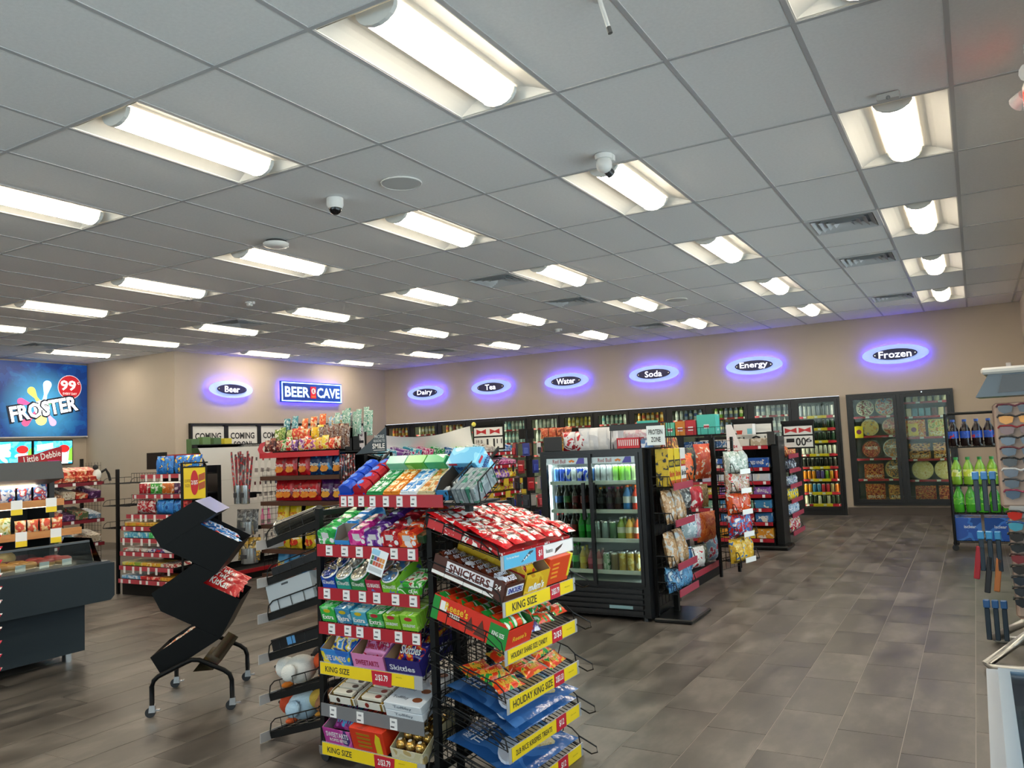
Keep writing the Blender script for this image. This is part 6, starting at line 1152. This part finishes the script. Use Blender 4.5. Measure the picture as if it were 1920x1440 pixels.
nt_.links.new(mixn.outputs[2], b_.inputs['Base Color']); nt_.links.new(mixn.outputs[2], b_.inputs['Emission Color'])
for a in ((8.1, 2.55, 8.16, 2.88, .075, 'd8ecf4'), (8.02, 2.55, 7.88, 2.76, .07, 'f0d060'), (7.95, 2.5, 7.7, 2.57, .06, 'e8508a'), (7.98, 2.4, 7.78, 2.2, .065, 'e8507a'), (8.14, 2.4, 8.26, 2.2, .06, 'f0a0c0'), (8.06, 2.45, 8.05, 2.25, .1, 'f0e080'), (8.14, 2.5, 8.24, 2.58, .05, '50c070')): part(t, 'splash', drop(*a))
part(t, 'splash_core', MB().disc(.14, -.0895, -.088, sp_m('f0f4f0'), 18), F(8.06, 0, 2.46))
part(t, 'letter_outline', text('FROSTER', 1.28, .33, mt('14203c', .5), .075, .0), F(8.11, -.0905, 2.45) @ F(0, 0, 0, 0, 0, -11)); part(t, 'lettering', text('FROSTER', 1.2, .27, mt('ffffff', .4, emit=1.4), .03), F(8.11, -.093, 2.45) @ F(0, 0, 0, 0, 0, -11))  # dark printed outline behind the white lettering
part(t, 'price_ring', MB().disc(.222, -.084, -.081, mt('d8c8cc', .4, emit=.6), 28), F(8.57, 0, 2.85)); part(t, 'price_spot', MB().disc(.21, -.087, -.084, mt('c0202c', .4, emit=.45), 28), F(8.57, 0, 2.85)); part(t, 'price', text('99', .29, .19, mt('e8e4e0', .4, emit=.6), .03), F(8.54, -.0875, 2.88)); part(t, 'cent_sign', text('c', .04, .05, mt('e8e4e0', .4, emit=.6), .02), F(8.73, -.0875, 2.93)); part(t, 'caption', text('EVERY DAY', .26, .04, mt('e8e4e0', .4, emit=.6), .015), F(8.57, -.0875, 2.73))
struct('trim_1', MB().box(XF, XF + .5, YS, 8.2, 0, 1.3, mt('2a2a2c', .6)))
for x0, lb in ((7.2, 'left'), (7.93, 'right')):
    t = thing('menu_screen', '%s bright screen showing a red frozen drink under the blue poster' % lb, 'screen', PS @ F(x0, -.02, 1.46)); part(t, 'bezel', MB().bev(-.02, .70, -.06, 0, -.02, .43, .006, BLACK)); sc_ = part(t, 'display', MB().box(0, .68, -.064, -.06, 0, .41, pm('38b8d8', '60d0e8', '28a0d0', 'a8e8f0', sc=5, emit=1.3)))
    part(sc_, 'cup_picture', MB().prism([(.46, .0), (.6, .0), (.62, .2), (.44, .2)], -.066, -.0641, mt('e0f0f4', .4, emit=1.1))); part(sc_, 'ice_picture', MB().disc(.07, -.0675, -.0661, mt('e02020', .4, emit=1.2), 16, rx=.1), F(.53, 0, .27)); part(sc_, 'logo_picture', MB().prism([(.05, .24), (.33, .28), (.33, .38), (.05, .34)], -.066, -.0641, mt('f4fcff', .4, emit=1.5))); part(sc_, 'green_patch', MB().prism([(.6, .05), (.68, .05), (.68, .3), (.63, .25)], -.066, -.0641, mt('80c840', .4, emit=1.0)))
# ------------------------------------------------------------ covered cave doors on the left wall
for k in range(6):
    y0 = 9.2 + k * .77
    t = thing('cave_door', 'black-framed cooler door covered by a COMING SOON! sheet, %s from the left' % ORD[k], 'cooler door', F(XL, y0, 0, 90), 'covered beer cave doors'); part(t, 'frame', ring(MB(), 0, .77, 0, 2.06, .04, -.06, 0, frame_m)); part(t, 'cover_sheet', MB().box(.04, .73, -.035, -.02, .05, 2.0, mt('dcdad6', .6)))
    part(t, 'lettering', text('COMING', .56, .12, INK, .03), F(.385, -.036, 1.83)); part(t, 'lettering', text('SOON!', .42, .12, INK, .03), F(.385, -.036, 1.67))
# ============================================================ goods on top of the fridge
def on_top(x, y, z=0): return F(x, y, FRH + z)
thing('fridge_board', 'plain dark board standing at the left on top of the fridge', 'board', on_top(-3.23, 6.1), None, MB().bev(0, .17, 0, .02, 0, .125, .004, mt('222326', .5)))
for q in range(4): thing('snack_bag', 'red and white snack bag on top of the fridge, %s' % nth(q, 4), 'snack bag', on_top(-3.01 + q * .055, 6.16 + .02 * (q % 2)), 'red and white bags on the fridge', bag(.13, .16, .06, pm('b82430', 'd8d4d4', 'e0dcdc', '8a2028', sc=10, rough=.25, bump=.4), q % 3))
for q in range(8): thing('white_pouch', 'plain white pouch on top of the fridge, %s' % nth(q, 8), 'pouch', on_top(-2.86 + q * .042, 6.15 + .02 * (q % 2)), 'white pouches on the fridge', bag(.11, .185, .035, pm('d8d6d6', 'c8c8cc', 'e8e6e6', sc=5, rough=.3, bump=.4), q % 3))
t = thing('wire_basket', 'black wire basket on the fridge holding a red tray', 'basket', on_top(-2.6, 6.08)); part(t, 'wire_frame', MB().add([], [], BLACK) if False else wire_tray(.44, .22, .2, .05, .2, .003), I4, kind='stuff'); part(t, 'top_plate', MB().box(0, .44, -.004, .0, .15, .195, mt('2a2e32', .5)))
for q in range(6): thing('white_pouch', 'pink and white sheet packet in the fridge-top basket, %s' % nth(q, 6), 'pouch', on_top(-2.55 + q * .065, 6.22, .005), 'packets in the fridge-top basket', bag(.1, .15, .03, pm('e0d8da', 'd8b8c0', 'e8e6e6', sc=8, rough=.3), q % 3))
put('red_tray', 'red tray with white slits at the front of the fridge-top basket', 'tray', on_top(-2.55, 6.095, .004), [('tray', tray(.2, .1, .085, .085, mt('c0202c', .4), mt('8a1820', .5)), I4)] + [('slit', cached(('slit',), lambda: MB().box(-.004, .004, -.001, 0, .02, .07, mt('e8dcdc', .4))), F(.02 + .018 * k)) for k in range(10)])
put('blue_tray', 'blue and white packet tray at the right of the fridge-top basket', 'tray', on_top(-2.345, 6.095, .004), [('tray', tray(.07, .1, .075, .06, pm('5a80b8', 'd8dce8', 'c84a40', sc=12), mt('8a98b0', .5)), I4)])
put('protein_sign', 'white card reading PROTEIN ZONE above the snack sticks', 'sign', F(-2.275, 6.06, 1.385), [('card', MB().box(0, .15, 0, .004, 0, .155, mt('e4eef0', .5)), I4), ('lettering', text('PROTEIN', .115, .04, INK, .015), F(.075, -.001, .105)), ('lettering', text('ZONE', .08, .04, INK, .015), F(.075, -.001, .045))])
# ============================================================ first gondola: power wing, hanging bay, cookie wing
t = thing('gondola_shelving', 'black aisle shelving behind the drinks fridge with a red bottom strip', 'shelving', F(-2.42, 6.85, 0, 90))
part(t, 'body', MB().box(0, 1.75, .38, .75, .0, 1.44, BLACK)); part(t, 'base', MB().box(0, 1.55, .0, .38, .0, .1, BLACK)); part(t, 'bottom_shelf', MB().box(0, 1.55, 0, .38, .1, .135, BLACK)); part(t, 'price_strip', MB().box(0, 1.55, -.012, 0, .09, .145, mt('a83044', .35)))
for x in (.02, 1.5): part(t, 'upright', MB().box(x, x + .04, .0, .03, .14, 1.45, BLACK))
for z in (1.2, .95, .7): part(t, 'peg_bar', MB().box(.06, 1.5, .32, .34, z, z + .02, BLACKW))
GB = F(-2.42, 6.85, 0, 90)
goods = [(.35, 1.02, .3, .26, 'd8541c e07a3a 2a2a2c', 'orange and black gloves pack'), (.75, 1.05, .24, .28, '26282c 3a3c40 6a8a4a', 'dark glove pack'), (1.15, 1.0, .34, .36, 'c8401c d8602c e8d8c8', 'large orange bag'), (.4, .74, .28, .2, '3a3c3e 8a8c88 d8d8d4', 'grey sock pack'), (.72, .72, .26, .22, 'b01c2c c83040 e8e0d8', 'red pack'), (1.15, .7, .36, .24, 'b08a4a d8c088 7a5a2c', 'tan snack bag'), (.35, .46, .3, .22, 'a8c0c8 d8e0e4 5a90a8', 'pale blue pack'), (.75, .42, .3, .24, 'e0c8d0 d890b0 f0e8ec', 'pale pink pack'), (1.15, .36, .4, .3, 'd05a1c e0803a b8401c', 'orange bag'), (.3, .15, .3, .22, '3a70a8 5a90c0 d8e0e8', 'blue cloth pack'), (.62, .15, .3, .2, 'd8d4d0 e8e8e4 b83038', 'white and red cloth pack'), (.95, .14, .34, .2, '6a7468 8a9484 c0c4bc', 'grey-green cloth bundle'), (1.28, .15, .3, .28, '8ab0d0 d8e4ec c83a58', 'blue and pink packet')]
for i, (x, z, w, h, cl, lb) in enumerate(goods): thing('hanging_pack', '%s in the open bay beside the drinks fridge' % lb, 'pack', GB @ F(.5 + x * .72, .06 + .05 * (i % 2), z, -18, 0), 'packs in the open bay', bag(w * .85, h, .1, pm(*cl.split(), sc=20, rough=.35, bump=.5), i % 3))
def basket_wing(name, lab, M, w, zs, d, strip=STRIP, hbas=.09):
    t = thing(name, lab, 'display rack', M); part(t, 'back_grid', wire_panel(w, 1.3, .08), F(0, d, .1), kind='stuff')
    for x in (0, w): part(t, 'post', MB().box(x - .012, x + .012, d, d + .025, .03, 1.42, BLACK))
    for z in zs:
        part(t, 'basket', wire_tray(w, d, hbas, .04, .02, .003), F(0, .0, z), kind='stuff'); 
        if strip: part(t, 'price_strip', MB().box(0, w, -.012, -.004, -.02, .035, strip), F(0, 0, z))
    return t
W1 = F(-2.11, 6.14, 0, 90)
pk = mt('a83a50', .35)
wg = basket_wing('snack_wing', 'black floor rack of snack sticks and nuts beside the fridge', W1, .48, [1.04, .75, .41, .205], .17, pk)
part(wg, 'foot', MB().bev(-.1, .42, -.12, .185, 0, .035, .01, mt('0c0d0f', .25))); part(wg, 'stem', MB().box(.2, .24, .08, .12, .03, .2, BLACK))
for q in range(3): put('snack_stick_box', '%s snack stick carton lettered Slim Jim' % ['left yellow', 'middle yellow', 'right red and white'][q], 'snack carton', W1 @ F(.08 + q * .15, .03, 1.05), [('carton', carton(.13, .11, .3, mt(['d8b81c', 'dcc024', 'e0dcd8'][q], .4), None, None, pm('d8b81c', 'c8a818', '2a2620', sc=14)), I4), ('dark_band', cached(('sj_band', q), lambda: MB().box(-.062, .062, -.0012, 0, .15, .21, mt(['26221c', '2a241c', 'b82c2c'][q], .4))), I4), ('band_lettering', text('MONSTER', .1, .035, mt('d8c020', .4), .02), F(0, -.0018, .18)), ('lettering', text('Slim Jim', .11, .06, mt('c82420' if q < 2 else '2a2a2c', .4), .02), F(0, -.001, .09)), ('red_foot', cached(('sj_foot',), lambda: MB().box(-.062, .062, -.0012, 0, .005, .045, mt('b8501c', .4))), I4)], 'snack stick cartons')
for q in range(8): thing('meat_stick', 'brown snack stick rising from the snack stick cartons, %s' % nth(q, 8), 'snack stick', W1 @ F(.05 + q * .052, .08, 1.3, 0, -6), 'sticks in the snack cartons', bag(.035, .14, .02, pm('7a4a20', 'd8a03a', 'b83a20', sc=20), q % 2))
for k, z, nm in ((0, .75, 'upper'), (1, .41, 'lower')):
    for q in range(4): put('nut_bag', 'clear bag of tan nuts, %s in the %s middle basket' % (nth(q, 4), nm), 'nut bag', W1 @ F(.07 + q * .11, .05 + .02 * (q % 2), z, 8 * (q % 3) - 8, -10 - 5 * (q % 2)), [('bag', bag(.16, .27, .08, pm('b8946a', 'a07c56', 'c8b090', 'b8bcbc', sc=24, rough=.2, bump=.6), q % 3), I4)], 'clear nut bags')
for q in range(5): thing('snack_bag', 'blue and white snack bag, %s in the lowest wing basket' % nth(q, 5), 'snack bag', W1 @ F(.05 + q * .095, .06, .215, 12 * (q % 3) - 12, -8 - 6 * (q % 2)), 'blue bags in the lowest basket', bag(.14, .2, .08, pm('4a88b8', '6aa4cc', '2a5080', 'b8d0e0', sc=22, rough=.2, bump=.6), q % 3))
W2 = F(-2.08, 7.95, 0, 75)
basket_wing('cookie_wing', 'black peg rack of bagged cookies and chips farther along the aisle', W2, .36, [1.06, .87, .66, .44, .19], .22, None)
for k, (z, cl, ds) in enumerate(((1.06, 'a8b4ac d8dcd8 7a9a88', 'grey-green snack bag'), (.87, 'b89880 d8d0c8 c83a38', 'clear and red snack bag'), (.66, 'd8541c c83a1c e8d8c8', 'orange-red chip bag'), (.44, 'b01c28 3a70b8 e0d8d8', 'red and blue cookie bag'), (.19, 'd8a82c e8c85a 3a70b8', 'yellow cookie bag'))):
    for q in range(3): thing('cookie_bag', '%s, %s on the %s level of the cookie rack' % (ds, nth(q, 3), ORD[k]), 'cookie bag', W2 @ F(.06 + q * .12, .08, z - .02, 14 * q - 14, -4 - 6 * (q % 2)), 'bags on the cookie rack', bag(.18, .235, .1, pm(*cl.split(), sc=22, rough=.2, bump=.6), q % 3))
    thing('shelf_ticket', 'white shelf ticket on the %s level of the cookie rack' % ORD[k], 'ticket', W2 @ F(.06, -.012, z - .015), 'cookie rack tickets', MB().box(0, .2, -.004, 0, 0, .05, WHITE))
# cross rack of snack boxes on top
T3 = F(-3.42, 8.66, 0)
t = thing('box_rack', 'black rack of cracker cartons rising above the fridge', 'shelving', T3); part(t, 'top_shelf', MB().box(0, 1.12, 0, .3, 1.44, 1.455, BLACK)); part(t, 'lower_shelf', MB().box(0, 1.12, 0, .3, 1.29, 1.305, BLACK)); part(t, 'wire_rail', wire_panel(1.12, .08, .08), F(0, -.002, 1.455), kind='stuff')
for x in (0, 1.1): part(t, 'upright', MB().box(x, x + .02, .12, .15, 0, 1.5, BLACK))
hs = [(-3.27, .2, .19, '3fb0a4', 'teal'), (-3.1, .11, .15, 'd89a28', 'mustard'), (-2.98, .11, .15, '5ab89a', 'sea green'), (-2.86, .11, .16, 'c87a20', 'brown-orange'), (-2.74, .12, .165, 'b0202c', 'red'), (-2.56, .21, .22, '46b4a8', 'large teal')]
for x, w, h, c, nm in hs: put('cracker_carton', '%s carton with a small logo on top of the cross rack' % nm, 'carton', F(x, 8.68, 1.456), [('carton', carton(w, .16, h, mt(c, .4), None, None, pm(c, c, 'b8dcd8', sc=6)), I4), ('logo', MB().box(-.028, .028, -.0015, 0, h * .3, h * .3 + .045, mt('e0dce0', .4)), I4), ('logo_band', MB().box(-.03, .03, -.003, -.0015, h * .3 + .014, h * .3 + .03, mt('b02838', .4)), I4)], 'cartons on the cross rack')
row_of(T3 @ F(0, .02, 1.306), .05, 1.08, 8, lambda i: [('box', carton(.115, .16, .075, mt(['28508a', '2a6090', 'c8882c', '8a2430', '2a5a98', '24487a', '2a6098', '2f70a8'][i], .4), pm('2f5a90', 'c8ccd0', '3a70a8', sc=18)), I4)], 'snack_box', 'small blue snack box', 'under the cracker cartons', 'snack box', 'small boxes under the cartons', .0)
put('topper_card', 'white sloping card with a red foot at the end of the cracker cartons', 'sign', F(-2.33, 8.62, 1.27), [('card', MB().prism([(0, 0), (.16, 0), (.06, .28), (0, .28)], 0, .006, mt('e6e2e2', .5)), I4), ('red_foot', MB().box(0, .17, -.004, 0, -.045, .0, STRIP), I4), ('lettering', text('2/$4', .08, .035, REDP, .01), F(.07, -.001, .04)), ('lettering', text('DEAL', .06, .025, mt('d0707a', .4), .01), F(.05, -.001, .12))])
# ============================================================ second gondola
G2 = F(-3.3, 10.28, 0)
zg = [1.29, 1.015, .843, .677, .503, .33, .125]
_, g2 = shelving('end_shelving', 'black end shelving of boxed candy with red strips in the right aisle', G2, 1.03, 1.42, .45, zg, 5, STRIP, .045)
e2 = bpy.data.objects['end_shelving']
part(e2, 'column', MB().box(1.05, 1.14, .1, .45, 0, 1.40, mt('0f1012', .4))); part(e2, 'top_board', MB().box(1.03, 1.12, .0, .03, 1.3, 1.46, mt('2c2c2c', .5))); part(e2, 'foot', MB().bev(.55, 1.22, -.12, .3, 0, .05, .015, mt('0c0d0f', .25)))
cl2 = [('d8d4cc', 'b8a890', .09, None), ('2a58a8', '2a58a8', .12, 'RED VINES'), ('b8b4c8', 'c8ccd4', .09, None), ('c8b030', '8a5aa8', .09, 'NERDS'), ('7aa890', '3a80b0', .1, None), ('b83038', '3a70a8', .11, 'MIKE'), ('d8b82c', 'd8902c', .12, None)]
for k, (a, b, h, wd) in enumerate(cl2): row_of(g2[k], .15, 1.02, 4 if k != 1 else 3, lambda i: box_parts(.2 if k != 1 else .27, .2, h, pm(a if i % 2 == 0 else b, a if i % 2 == 0 else b, 'd8d0c4', sc=10), wd, WHITE, .6, .35), 'candy_box', 'candy box', 'on the %s shelf of the right aisle end shelving' % ORD[k], 'candy box', 'candy boxes on the end shelving', .03)
put('snack_tub', 'white carton with a picture of cups on top of the end shelving', 'carton', G2 @ F(.72, .08, 1.43), [('carton', carton(.24, .16, .14, mt('e0dcda', .4)), I4), ('cup_picture', MB().prism([(-.08, .01), (-.02, .01), (-.01, .06), (-.09, .06)], -.002, 0, mt('b83a28', .4)), I4), ('blue_patch', MB().box(.05, .11, -.002, 0, .01, .08, mt('7ac0d0', .4)), I4)])
W3 = F(-2.12, 10.72, 0, 90)
basket_wing('side_rack', 'black basket rack on the right side of the end shelving', W3, .75, [1.12, .93, .73, .54, .357, .13], .13, pk, .08)
for k, (z, cl, ds, h) in enumerate(((1.12, 'c85a30 e0a050 a82c20', 'orange packet', .14), (.93, '2a2a34 4a4c60 c8ccd4', 'dark packet', .15), (.73, '7a8a98 c8d0d8 5a4a8a', 'grey packet', .13), (.54, 'e0c020 e8d850 3a70b8', 'yellow packet', .16), (.357, 'a8c0d8 e0e8f0 4a78b0', 'pale blue packet', .14), (.13, 'b81c34 e8e0e0 d8b82c', 'red and white packet', .18))):
    for q in range(6): thing('hanging_packet', '%s, %s on the %s level of the right side rack' % (ds, nth(q, 6), ORD[k]), 'packet', W3 @ F(.06 + q * .125, .06, z, 0, -4), 'packets on the right side rack', bag(.12, h, .06, pm(*cl.split(), sc=12, rough=.25, bump=.3), q % 3))
price_sign(F(-2.78, 10.6, 1.27), 'grey price sign reading 1.00 18 above the right aisle shelving', '$1', '0', '18', .52, False); price_sign(F(-2.22, 10.95, 1.22), 'price sign with one red bow tie reading 1.00 6 by the cooler', '1', '00', '6', .4, True)
# ============================================================ soft drink rack by the window
DR = F(-.3, 10.55, 0); 
t = thing('drink_rack', 'black rack on casters holding large blue and green soda bottles', 'display rack', DR)
for x in (0, .62):
    for y in (0, .4): part(t, 'post', MB().cyl((x, y, .05), (x, y, 1.57), .016, BLACK, 10))
for y in (0, .4): part(t, 'top_rail', MB().tube([(0, y, 1.5), (.03, y, 1.57), (.59, y, 1.57), (.62, y, 1.5)], .014, BLACK, 8))
for z in (1.18, .74, .42, .1): s = part(t, 'shelf', wire_tray(.62, .4, .06, .06, .06, .004), F(0, 0, z), kind='stuff')
for x in (0, .62):
    for y in (0, .4): part(t, 'caster', MB().cyl((x, y - .015, .035), (x, y + .015, .035), .035, mt('18191b', .4), 14))
for k, (z, lq, lb, cp, ds) in enumerate(((1.19, mt('1c1010', .1), pm('1c48a8', '2a5ac0', 'c02c38', sc=9), mt('2a50a0', .4), 'two-litre cola bottle with blue label'), (.75, mt('8ab83a', .12), pm('c8d848', 'e0e8a0', '3a7a28', sc=9), mt('2a8a3c', .4), 'two-litre lime soda bottle with yellow-green label'), (.43, mt('4aa82c', .12), pm('5ab83a', '88d050', '2a8a28', sc=9), mt('3a9a3c', .4), 'two-litre green soda bottle'))):
    for q in range(10): put('soda_bottle', '%s, %s of the %s row' % (ds, nth(q % 5, 5), ['front', 'back'][q // 5]), 'bottle', DR @ F(.07 + (q % 5) * .12, .09 + (q // 5) * .15, z), bottle_parts(.31, .054, lq, lb, cp), 'two-litre bottles on the drink rack')
for q in range(4): put('water_pack', 'blue wrapped drink pack lettered isclear at the rack foot, %s' % nth(q, 4), 'drink pack', DR @ F(.08 + (q % 2) * .3 + .06, .03 + (q // 2) * .2, .112), [('pack', carton(.27, .17, .26, pm('2a5ab8', '3a78d0', '1c4a98', sc=6, rough=.2)), I4), ('lettering', text('isclear', .12, .035, mt('d8e8f4', .4), .02), F(.02, -.001, .16))], 'blue drink packs')
# ============================================================ sunglasses tower
SG = F(.30, 5.7, 0, -4)
grey = mt('9b9996', .4); silv = mt('b9b8b4', .3, .7)
t = thing('sunglasses_tower', 'grey sunglasses display tower at the right edge with a slanted header', 'display stand', SG)
part(t, 'column', MB().bev(-.12, .3, -.05, .3, .1, 1.56, .01, mt('4a4038', .5)))
part(t, 'upper_panel', MB().bev(-.2, .04, -.09, -.06, .93, 1.56, .02, mt('b09a8c', .45))); part(t, 'lower_panel', MB().bev(-.17, .04, -.09, -.06, .28, .88, .02, mt('b09a8c', .45)))
part(t, 'upper_panel', MB().bev(.06, .34, -.09, -.06, .93, 1.56, .02, mt('a89284', .45))); part(t, 'lower_panel', MB().bev(.06, .34, -.09, -.06, .28, .88, .02, mt('a89284', .45)))
part(t, 'mid_band', MB().bev(-.16, .34, -.1, -.04, .87, .945, .008, mt('a8a6a4', .4))); part(t, 'header_base', MB().prism([(-.28, 1.6), (.35, 1.6), (.35, 1.74), (-.2, 1.74)], -.1, .25, mt('55606a', .25))); part(t, 'header_cap', MB().bev(-.24, .36, -.13, .28, 1.735, 1.775, .012, mt('cfccc6', .4))); part(t, 'header_window', MB().prism([(-.16, 1.62), (.34, 1.63), (.34, 1.725), (-.13, 1.725)], -.106, -.1, mt('2c2422', .15)))
part(t, 'base_frame', MB().tube([(-.34, -.22, .03), (-.12, -.1, .2), (.3, -.1, .2), (.34, -.22, .03), (-.3, -.25, .02)], .026, silv, 8, True)); part(t, 'base_frame', MB().tube([(-.34, .5, .03), (-.12, .3, .2), (.3, .3, .2), (.34, .5, .03), (-.3, .5, .02)], .026, silv, 8, True)); part(t, 'base_column', MB().box(-.06, .2, .0, .2, .03, .3, silv))
def shades(lens, frame, k):
    fm = mt(frame, .25)
    fr_ = cached(('shade_frame', frame), lambda: MB().tube([(-.068, 0, .012), (-.062, -.004, .02), (-.02, -.008, .02), (0, -.008, .012), (.02, -.008, .02), (.062, -.004, .02), (.068, 0, .012)], .004, fm, 6))
    def ln(s): return cached(('shade_lens', lens, s), lambda: MB().prism([(s * .008, .012), (s * .014, -.012), (s * .04, -.02), (s * .06, -.008), (s * .064, .012), (s * .04, .018)][::s], -.008, -.004, mt(lens, .08, 0, .4)))
    def tm(s): return cached(('temple', frame, s), lambda: MB().tube([(s * .068, 0, .012), (s * .07, .05, .012), (s * .066, .06, .004)], .0035, fm, 5))
    return [('frame', fr_, I4), ('lens', ln(-1), I4), ('lens', ln(1), I4), ('temple', tm(-1), I4), ('temple', tm(1), I4)]
lens = ['4a5058', 'd8901c', '7a5a58', '5a6878', '4a5868', '2a2624', '5a6270', '606c78', '56687c', 'b83028', '4a98b0', '302c2a', '26282a', '7a2c30', '2c2826', '28303a', '2c3036', '24282c']
fcol = ['5a2030', '1c1a18', '8a2028', '1c1a1c', '5a1c28', '141414', 'd0d0d0', '303238', '8a2a4a', '2a1a1a', '26508a', '18181a', '1a1c1e', '3a1c1e', '1c1a18', '1c2026', '1c1e22', '1a1c1e']
cn_ = ['near', 'far']
for c, (x0, n_) in enumerate(((-.08, 18), (.2, 18))):
    for i in range(18):
        z = 1.52 - i * .0635 - (.06 if i > 8 else 0)
        put('sunglasses', '%s sunglasses in the %s column of the tower, %s from the top' % (['grey', 'yellow', 'rose', 'slate', 'blue-grey', 'black', 'white-framed', 'steel', 'blue', 'red', 'cyan', 'dark', 'black', 'wine', 'brown', 'navy', 'dark grey', 'charcoal'][(i + c * 5) % 18], ['left', 'right'][c], ORD[i]), 'sunglasses', SG @ F(x0, -.105, z, 0, 0) @ Matrix.Scale(1.4, 4), shades(lens[(i + c * 5) % 18], fcol[(i + c * 5) % 18], i), 'sunglasses on the tower')
for g_, (z, n_, col, ds) in enumerate(((1.1, 3, '3a80c0', 'upper blue'), (.74, 3, '3a90c8', 'blue'), (.33, 3, '2a5a90', 'lowest dark'))):
    for q in range(n_): put('hanging_cable', '%s capped accessory hanging left of the sunglasses, %s' % (ds, nth(q, 3)), 'accessory', SG @ F(-.32 + q * .045, -.06, z - .14), [('cap', cached(('cable_cap', col), lambda: MB().bev(-.018, .018, -.015, .015, .14, .19, .005, mt(col, .3))), I4), ('body', cached(('cable_body',), lambda: MB().bev(-.014, .014, -.01, .01, -.05, .14, .004, mt('1c2c3a', .35))), I4)], 'accessories hanging by the sunglasses')
for q, (z, c, h) in enumerate(((.5, 'a01c28', .2), (.42, '1c1c20', .22), (.43, 'b8703a', .2))): thing('hanging_cable', '%s long pack hanging left of the lower sunglasses' % ['red', 'black', 'orange-brown'][q], 'accessory', SG @ F(-.36 + q * .05, -.06, z, 0, 0, 8), 'long packs by the sunglasses', MB().bev(-.016, .016, -.01, .01, 0, h, .004, mt(c, .4)))
# ============================================================ chest freezer
cfm = mt('b4bcc4', .35); cfe = mt('506a84', .3)
t = thing('chest_freezer', 'pale chest freezer with sliding glass lids at the lower right corner', 'freezer', F(-.01, .75, 0))
def rim_mb(x0, x1, y0, y1, b, z0, z1, m):
    mb = MB(); ring(mb, x0, x1, y0, y1, b, -z1, -z0, m)
    mb.v = [(x, z, -y) for x, y, z in mb.v]
    return mb
part(t, 'body', rim_mb(0, .72, 0, 1.5, .05, .06, .78, mt('8d9196', .4))); part(t, 'rim', rim_mb(-.012, .722, -.012, 1.512, .03, .78, .852, cfe))
for k, (y0, y1, z) in enumerate(((.03, .8, .866), (.74, 1.478, .853))):
    l = part(t, 'glass_lid', rim_mb(.012, .7, y0, y1, .024, z, z + .012, mt('7890a6', .2))); part(l, 'pane', MB().box(.034, .678, y0 + .022, y1 - .022, z + .004, z + .008, glass('dfeaf2', .4)))
    part(l, 'latch', MB().bev(.03, .05, y0 + .02, y0 + .08, z + .012, z + .024, .004, cfm))
part(t, 'inner_liner', MB().box(.05, .67, .05, 1.45, .45, .46, mt('7c8890', .4))); part(t, 'lid_handle', MB().tube([(.12, 1.2, .868), (.17, 1.2, .9), (.2, 1.26, .9), (.17, 1.32, .9), (.12, 1.32, .868)], .008, WHITE, 6))
for x in (.08, .64):
    for y in (.08, 1.42): part(t, 'foot', MB().lathe([(.03, 0), (.025, .06)], BLACK, 10), F(x, y))
row_of(F(-.01, .75, .0) @ F(0, .0, .541), .1, .62, 4, lambda i: [('tub', cached(('tub_ice', i % 3), lambda: MB().lathe([(.05, -.08), (.058, 0), (.06, .01)], mt(['d8dcd0', '8aa8b8', 'c0b890'][i % 3], .4), 14)), I4)], 'ice_cream_tub', 'ice cream tub', 'under the glass lid of the chest freezer', 'tub', 'tubs in the chest freezer', 1.1)
